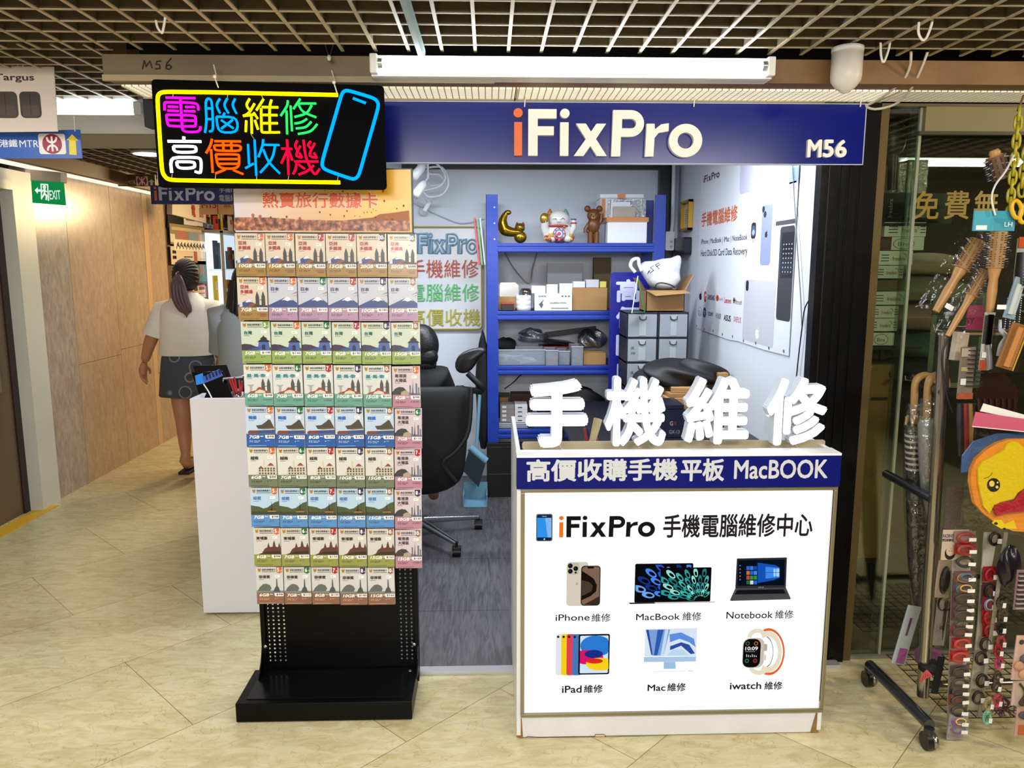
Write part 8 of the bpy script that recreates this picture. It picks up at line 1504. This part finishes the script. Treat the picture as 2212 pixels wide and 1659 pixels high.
# weaving cap card, upside down as in the photo
t = thing('wig_cap_pack', 'upside down weaving cap card with a woman\'s picture and dark mesh above', 'pack', PY(2060, 1212, 2.28)); fW = front(2.28); x0, z0_ = fW.px(2032, 1210); x1, z1_ = fW.px(2094, 1144); W_, H_ = x1-x0, z1_-z0_
m = MB(); m.prism(fW, [(x0, z0_), (x1, z0_), (x1, z1_), (x0, z1_)], -.002, 0, mat('#b9a894', .5)); fU = Fr(fW.at(x1, z1_), (-1, 0, 0), (0, 0, -1)); m.text(fU, 'NEW FASHION', .008, .014, W_*1.0, .026, .0006, mat('#4a3a66', .5), .03); m.rect(fU, 0, .030, W_, .038, .0006, BLACK); m.text(fU, 'WEAVING CAP', .01, .0315, W_*.98, .0365, .001, mat('#c8bca8', .5), .0); m.disc(fU, W_*.66, .078, .018, .0006, mat('#1c1513', .5), 18, .022); m.disc(fU, W_*.66, .070, .014, .001, mat('#c4a48c', .5), 18, .017); m.line(fU, [(W_*.60, .070), (W_*.64, .070)], .0015, .0014, BLACK); m.line(fU, [(W_*.69, .070), (W_*.73, .070)], .0015, .0014, BLACK); m.line(fU, [(W_*.63, .062), (W_*.69, .062)], .0015, .0014, mat('#8a4a44', .5)); m.line(fU, [(W_*.30, .044), (W_*.20, .06), (W_*.16, .085), (W_*.26, H_-.004)], .0012, .0006, mat('#4a3a66', .5)); m.build('card', t)
m = MB(); p, q = fW.px(2040, 1142), fW.px(2090, 1052); m.prism(fW, [(p[0], p[1]), (q[0], p[1]), (q[0]-.01, q[1]), (p[0], q[1])], -.008, -.002, mat('#4a4038', .7, noise=.4, nscale=260)); m.build('mesh_cap', t)
t, T, w, h = packet('scissors_pack', 'white carded black scissors hanging just behind the chrome post', 'scissors', 2018, 2052, 1292, 1395, 2.40, '#b3aaa8', .03); add(t, T, 'scissors', lambda m: (m.torus((-.004, -.004, -.018), .016, .003, BLACK, n=14, k=6, ry=.024), m.torus((.016, -.004, -.018), .012, .003, BLACK, n=14, k=6, ry=.022), m.box(.002, .012, -.006, -.003, -.075, -.04, BLACK), m.prism(Fr(Vector((0, -.004, 0))), [(.002, -.075), (.012, -.075), (.009, -h*.88)], -.001, .001, mat('#22222a', .3, .5)))) ; add(t, T, 'print', lambda m: m.disc(Fr((0, .0015, 0)), w*.1, -h*.62, .008, .0004, mat('#5a2a6a', .5), 7))
t, T, w, h = packet('hair_pack', 'clear pouch with pale blue and pink hair extension card beside the post', 'pack', 1952, 1992, 1310, 1438, 2.50, '#a8b4b8', .2); add(t, T, 'pink_print', lambda m: (m.box(-w*.2, w*.4, .0, .002, -h*.98, -h*.72, mat('#9a4a8a', .5)), m.box(-w*.1, w*.05, .0, .002, -h*.5, -h*.2, mat('#5a2a5a', .5))))
t, T, w, h = packet('hair_pack', 'black wig pack in a beige frame card behind the chrome post', 'pack', 2022, 2062, 1212, 1292, 2.36, '#b09a84', .06); add(t, T, 'wig', lambda m: m.sph((0, -.004, -h*.5), (w*.33, .012, h*.38), mat('#14110e', .5), 14, 8))
lump('scarf', 'mauve scarf hanging low behind the chrome post', 'scarf', PY(2005, 1415, 2.46), (.05, .03, .035), mat('#7a4a78', .7), 9, .3, 14, 8, 1)
# strips of little hair-tie bags
rT = random.Random(11)
def tie_bag(label, px, py, y, wpx, hpx, back, tiec, coil=False, grp='hair tie bags on the hanging strips', cut=False):
    p, q = PY(px-wpx/2, py+hpx/2, y), PY(px+wpx/2, py-hpx/2, y); w, h = q.x-p.x, q.z-p.z; c = (p+q)/2; t = thing('hair_tie_bag', label, 'hair ties', (c.x, y, p.z), grp); T = Matrix.Translation(c) @ Matrix.Rotation(rT.uniform(-.08, .08), 4, 'Y')
    m = MB(T); m.box(-w/2, w/2, .002, .004, -h/2, h/2, mat(back, .5) if back else PL); m.build('bag_back', t)
    m = MB(T)
    if coil:
        n = 40; m.tube([(w*.30*math.cos(2*math.pi*i/n)+.0, -.004+.006*math.sin(i*2.1), h*.36*math.sin(2*math.pi*i/n)+.004*math.cos(i*2.1)) for i in range(n)], .0026, mat(tiec, .35), 6, closed=True)
    else:
        for k, cc in enumerate(tiec if isinstance(tiec, tuple) else (tiec,)): m.torus((0, -.003-.004*k, -.002+.003*k), w*(.36-.05*k), .0048 if not isinstance(tiec, tuple) else .002, mat(cc, .5), (1, 0, 0), (0, 0, 1), 18, 6, h*(.40-.06*k))
    m.build('hair_tie', t)
    m = MB(T); m.box(w*.08, w*.42, -.0125, -.0115, -h*.3, h*.02, mat('#dcdcda', .5)); m.build('price_sticker', t)
    m = MB(T); m.box(-w/2, w/2, -.011, -.0102, -h/2, h/2, PL); m.build('clear_front', t)
COLS1 = [(2085, 1160, '#8a6a6a', '#a02a2a'), (2086, 1186, '#7c1418', '#a01c20'), (2084, 1212, None, '#17131a'), (2084, 1246, '#5c3a44', ('#b08a3a', '#7a3a5a', '#3a6a8a')), (2082, 1270, '#4a3a44', ('#3a7a8a', '#8a3a3a', '#b8a04a')), (2081, 1292, '#4a2c34', '#121014'), (2080, 1313, '#5c3c44', '#121014'), (2079, 1329, '#4c3038', '#15131a'), (2078, 1347, None, '#121014'), (2076, 1364, '#6a2c38', '#121014'), (2077, 1389, '#8c1018', '#b01820'), (2073, 1418, '#94121a', '#a8161e'), (2074, 1450, '#4a3c3c', '#101014'), (2072, 1474, None, '#121014'), (2072, 1492, '#3a2a34', '#17131a'), (2071, 1511, '#6c2630', '#15121a'), (2070, 1534, None, '#121014'), (2071, 1557, '#8a8490', ('#7a5ab0', '#b04a6a', '#c8b85a')), (2069, 1574, '#94909a', ('#b04a7a', '#4a6ab0'))]
WH = ['red topped', 'crimson carded', 'black', 'rainbow', 'teal and red', 'small black', 'plain black', 'dark', 'glossy black', 'black on pink', 'red', 'bright red', 'thick black', 'thin black', 'dark purple', 'maroon', 'wide black', 'violet multicolour', 'pink and blue']
for k, (px, py, bk, tc) in enumerate(COLS1): tie_bag('%s hair ties, number %d from the top of the long strip' % (WH[k], k+1), px, py, 2.27-.006*(k % 2)-.002*k, 48 if k < 10 else 43, 24, bk, tc)
m = MB(); a, b = PY(2080, 1146, 2.29), PY(2064, 1598, 2.265); m.add([a+Vector((-.03, 0, 0)), a+Vector((.03, 0, 0)), b+Vector((.026, 0, 0)), b+Vector((-.03, 0, 0))]+[v+Vector((0, .003, 0)) for v in (a+Vector((-.03, 0, 0)), a+Vector((.03, 0, 0)), b+Vector((.026, 0, 0)), b+Vector((-.03, 0, 0)))], [(3, 2, 1, 0), (4, 5, 6, 7), (0, 1, 5, 4), (2, 3, 7, 6), (1, 2, 6, 5), (3, 0, 4, 7)], mat('#9a948c', .5)); tag(m.build('display_strip'), 'grey backing strip of the long hair tie column by the post', 'strip')
fS = front(2.34); m = MB(); m.prism(fS, fS.pts([(2088, 1550), (2125, 1540), (2138, 1250), (2156, 1150), (2126, 1150), (2112, 1350)]), -.004, 0, mat('#a8a296', .5)); tag(m.build('display_strip'), 'cream backing strip of the middle hair tie column', 'strip')
for k, (px, py, bk, tc, lab) in enumerate(((2148, 1162, None, '#100e12', 'black clip bag at the top of the middle strip'), (2139, 1240, '#8c1018', '#a01820', 'red header bag on the middle strip'), (2138, 1275, '#4a1c22', '#121014', 'black tie bag under the red header'), (2136, 1305, '#7a1a22', ('#7a8ac0', '#b0b4d0'), 'blue tie bag on red card on the middle strip'), (2136, 1332, '#94121a', '#a8161e', 'red tie bag on the middle strip'), (2138, 1360, '#7c1018', '#9c161e', 'deep red tie bag on the middle strip'), (2128, 1390, None, '#101014', 'black bow bag on the middle strip'), (2118, 1420, None, '#121014', 'black scrunchie bag on the middle strip'), (2120, 1468, None, '#0e0e12', 'large black scrunchie bag on the middle strip'), (2112, 1505, None, '#131018', 'lowest black scrunchie bag on the middle strip'))): tie_bag(lab, px, py, 2.325-.003*k, 32, 32, bk, tc, grp='hair ties on the middle strip')
for k, (px, py, c, lab) in enumerate(((2160, 1300, '#2a1c1c', 'dark spiral tie at the top of the inner strip'), (2162, 1330, '#3a2420', 'brown spiral tie on the inner strip'), (2160, 1355, '#17131a', 'black spiral tie on the inner strip'), (2160, 1385, '#b04a4a', 'salmon spiral tie on the inner strip'), (2154, 1404, '#a02028', 'red spiral tie on the inner strip'), (2156, 1430, '#c2406a', 'pink spiral tie on the inner strip'), (2153, 1462, '#2c1e1a', 'dark brown spiral tie on the inner strip'), (2150, 1480, '#1c1618', 'black brown spiral tie below on the inner strip'), (2134, 1518, '#a8966a', 'gold spiral tie near the end of the inner strip'), (2152, 1512, '#c01c50', 'hot pink spiral tie near the end of the inner strip'), (2130, 1548, '#7ac0a8', 'mint spiral tie at the bottom of the inner strip'))): tie_bag(lab, px, py, 2.27-.003*k, 24, 32, None, c, True, 'spiral ties on the inner strip')
m = MB(); fS2 = front(2.30); m.prism(fS2, fS2.pts([(2112, 1545), (2120, 1545), (2178, 1150), (2170, 1150)]), -.003, 0, mat('#8e887c', .5)); tag(m.build('display_strip'), 'narrow backing strip of the spiral tie column', 'strip')
lump('hair_clips', 'glossy black hair clips in clear wrap below the yellow cap bag', 'hair clips', PY(2180, 1225, 2.28), (.035, .03, .07), mat('#17131a', .25), 17, .3, 14, 10, 1)
t, T, w, h = packet('comb_pack', 'striped black and pink comb pack at the right edge', 'comb', 2190, 2226, 1232, 1318, 2.22, '#8c6a74'); add(t, T, 'comb_rows', lambda m: [m.box(-w/2+.003, w/2, -.006, .0, -h+.006+h*.058*i, -h+.010+h*.058*i, mat('#15131a', .4) if i % 2 else mat('#b09aa4', .4)) for i in range(16)])
t, T, w, h = packet('sponge_card', 'pink card of round puffs at the right edge', 'puff card', 2188, 2228, 1374, 1470, 2.2, '#c8a49a', .03); add(t, T, 'puffs', lambda m: [m.sph((x, -.004, -h*z), (.017, .008, .016), mat(c, .6), 14, 8) for x, z, c in ((.01, .50, '#3a3a5a'), (-.006, .66, '#c08a6a'), (.012, .84, '#c89474'))]); add(t, T, 'logo', lambda m: m.disc(Fr((0, .0015, 0)), -w*.12, -h*.14, .009, .0004, BLACK, 8))
t, T, w, h = packet('bow_card', 'cream card with a black ribbon bow at the right edge', 'bow card', 2185, 2226, 1472, 1525, 2.21, '#c2aaa0', .0); add(t, T, 'bow', lambda m: m.tube(smoothpath([(-.01, -.004, -.005), (.01, -.006, -h*.45), (-.004, -.006, -h*.85), (.008, -.006, -h*.9), (.012, -.006, -h*.5), (.03, -.004, -h*.2)], 4), .004, BLACK, 6))
t, T, w, h = packet('puff_card', 'card with a dark blue puff and an orange patch at the lower right edge', 'puff card', 2192, 2228, 1528, 1590, 2.2, '#c0968a', .0); add(t, T, 'puffs', lambda m: (m.sph((0, -.004, -h*.25), (.02, .008, .014), mat('#2e2e48', .6), 14, 8), m.box(-.012, .02, -.002, .001, -h*.95, -h*.62, mat('#c0582c', .5))))
m = MB()
for k in range(16): a = PY(2166+rT.uniform(-4, 4), 1505, 2.30); m.tube([a, a+Vector((rT.uniform(-.03, .04), rT.uniform(-.01, .01), -.03)), a+Vector((rT.uniform(-.03, .05), rT.uniform(-.01, .01), -rT.uniform(.05, .075)))], .0018, mat('#5c3440', .6), 5)
tag(m.build('tassel'), 'dusty pink tassel between the hanging strips', 'tassel')
# yellow plastic chains and clamp
def chain(label, pts, n):
    t = MB(); P = smoothpath([PY(*p) for p in pts], 12); L = [0]
    for i in range(1, len(P)): L.append(L[-1]+(P[i]-P[i-1]).length)
    for k in range(n):
        s = L[-1]*(k+.5)/n; i = max(j for j in range(len(L)) if L[j] <= s); i = min(i, len(P)-2); c = P[i].lerp(P[i+1], (s-L[i])/max(1e-6, L[i+1]-L[i])); d = (P[i+1]-P[i]).normalized(); side = Vector((1, 0, 0)) if k % 2 else Vector((.55, .85, 0)); hl = L[-1]/n*.5+.0075; w_ = .0105; lp = []
        for j in range(14): a = 2*math.pi*j/14; lp.append(c+d*(hl*math.sin(a))+side*(w_*math.copysign(abs(math.cos(a))**.7, math.cos(a))))
        t.tube(lp, .0042, mat('#a49a14', .35), 6, closed=True)
    return tag(t.build('chain'), label, 'chain')
chain('yellow green plastic chain hanging nearest the glass shop front', [(2202, 235, 2.3), (2196, 300, 2.3), (2186, 400, 2.3), (2178, 490, 2.3)], 13); chain('second yellow green chain at the very right edge', [(2222, 300, 2.32), (2210, 370, 2.32), (2206, 420, 2.32)], 6)
m = MB(); m.tube([PY(2212, 205, 2.3), PY(2203, 228, 2.3), PY(2198, 240, 2.3)], .003, mat('#6a4a2c', .5), 6); tag(m.build('rope'), 'brown cord tying the yellow chain to the ceiling', 'cord')
t = thing('spring_clamp', 'bright yellow plastic clamp hanging beside the blue header card', 'clamp', PY(2205, 485, 2.24)); YC_ = mat('#d6a80c', .35); m = MB(); m.torus(PY(2196, 452, 2.24), .014, .006, YC_, (1, 0, .3), (-.3, 0, 1), 16, 8, .026); m.build('grip', t); m = MB(); m.torus(PY(2214, 460, 2.24), .014, .006, YC_, (1, 0, -.2), (.2, 0, 1), 16, 8, .028); m.build('grip', t)
m = MB(); m.tube(smoothpath([PY(2190, 335, 2.28), PY(2172, 370, 2.26), PY(2150, 400, 2.25), PY(2142, 430, 2.25), PY(2150, 465, 2.25)], 4), .003, mat('#d8d4cc', .4), 6); tag(m.build('cable_tie'), 'white cord loop over the brown round brush', 'cord')
# ================================================================ ceiling odds and ends
t = thing('wireless_unit', 'white capsule shaped unit hanging from the ceiling at the end of the blue sign', 'device', PY(1822, 205, 2.42)); a, b = PY(1820, 103, 2.42), PY(1825, 203, 2.42); H_ = a.z-b.z; WU = mat('#d6d0c4', .4)
m = MB(); m.lathe([(0, 0), (.012, .004), (.03, .018), (.043, .036), (.0455, .05), (.0455, H_-.012), (.0455, H_-.012)], (b.x, 2.42, b.z), WU, 28); m.build('body', t); m = MB(); m.lathe([(.0465, H_-.013), (.0465, H_), (.04, H_+.003), (0, H_+.003)], (b.x, 2.42, b.z), mat('#c8c8c6', .4), 28); m.build('cap', t); m = MB(); m.tube([(b.x+.02, 2.42, b.z+H_), (b.x+.022, 2.42, GZ+.03)], .0025, tie, 6); m.build('cable_tie', t)
CW = mat('#cfc8b8', .45)
for lab, pts in (('white cable from the grid to the blue sign end, nearer the capsule', [(1968, 110, 2.5), (1966, 140, 2.52), (1952, 172, 2.56), (1920, 200, 2.64), (1885, 222, 2.74), (1868, 228, 2.77)]), ('white cable from the grid to the blue sign end, farther from the capsule', [(2004, 112, 2.5), (1985, 160, 2.54), (1962, 200, 2.62), (1932, 226, 2.7), (1890, 236, 2.74), (1866, 228, 2.775)])):
    m = MB(); m.tube(smoothpath([PY(*p) for p in pts], 4), .0042, CW, 7); tag(m.build('cable'), lab, 'cable', 'white cables at the sign end')
for lab, pts in (('cable tie loop on the ceiling grid, upper right', [(2010, 18, 2.2), (2014, 45, 2.2), (2002, 80, 2.2), (1992, 86, 2.2), (1984, 70, 2.2), (1985, 48, 2.2)]), ('cable tie loop on the ceiling grid, beside the capsule unit', [(1926, 68, 2.4), (1920, 105, 2.4), (1909, 134, 2.4), (1903, 120, 2.4), (1902, 92, 2.4)]), ('cable tie loop on the ceiling grid, upper left', [(357, 38, 2.2), (352, 66, 2.2), (348, 70, 2.2), (340, 58, 2.2), (337, 44, 2.2)])):
    m = MB(); m.tube(smoothpath([PY(*p) for p in pts], 4), .0035, tie, 6); tag(m.build('cable_tie'), lab, 'cable tie', 'cable ties on the grid')
m = MB(); a = PY(893, 0, 1.75); x0 = PY(915, 136, 2.5).x; m.box(x0-.008, x0+.006, .6, 2.52, GZ-.045, GZ-.002, mat('#8fa9a8', .3)); tag(m.build('hanging_board'), 'narrow pale board edge running under the ceiling grid toward the lamp', 'board')
m = MB(); a = PY(711, 125, 2.5); m.tube([PY(695, 70, 2.45), PY(705, 104, 2.5), a], .0018, BLACK, 5); m.tube([PY(727, 70, 2.45), PY(715, 112, 2.5), a], .0018, BLACK, 5); m.sph(a, (.007, .007, .009), mat('#c8c6c0', .4), 8, 6); tag(m.build('wire_hook'), 'dark wire hook hanging from the grid before the timber beam', 'wire')
# ================================================================ done: the lettering helper leaves the scene
bpy.data.objects.remove(_to)
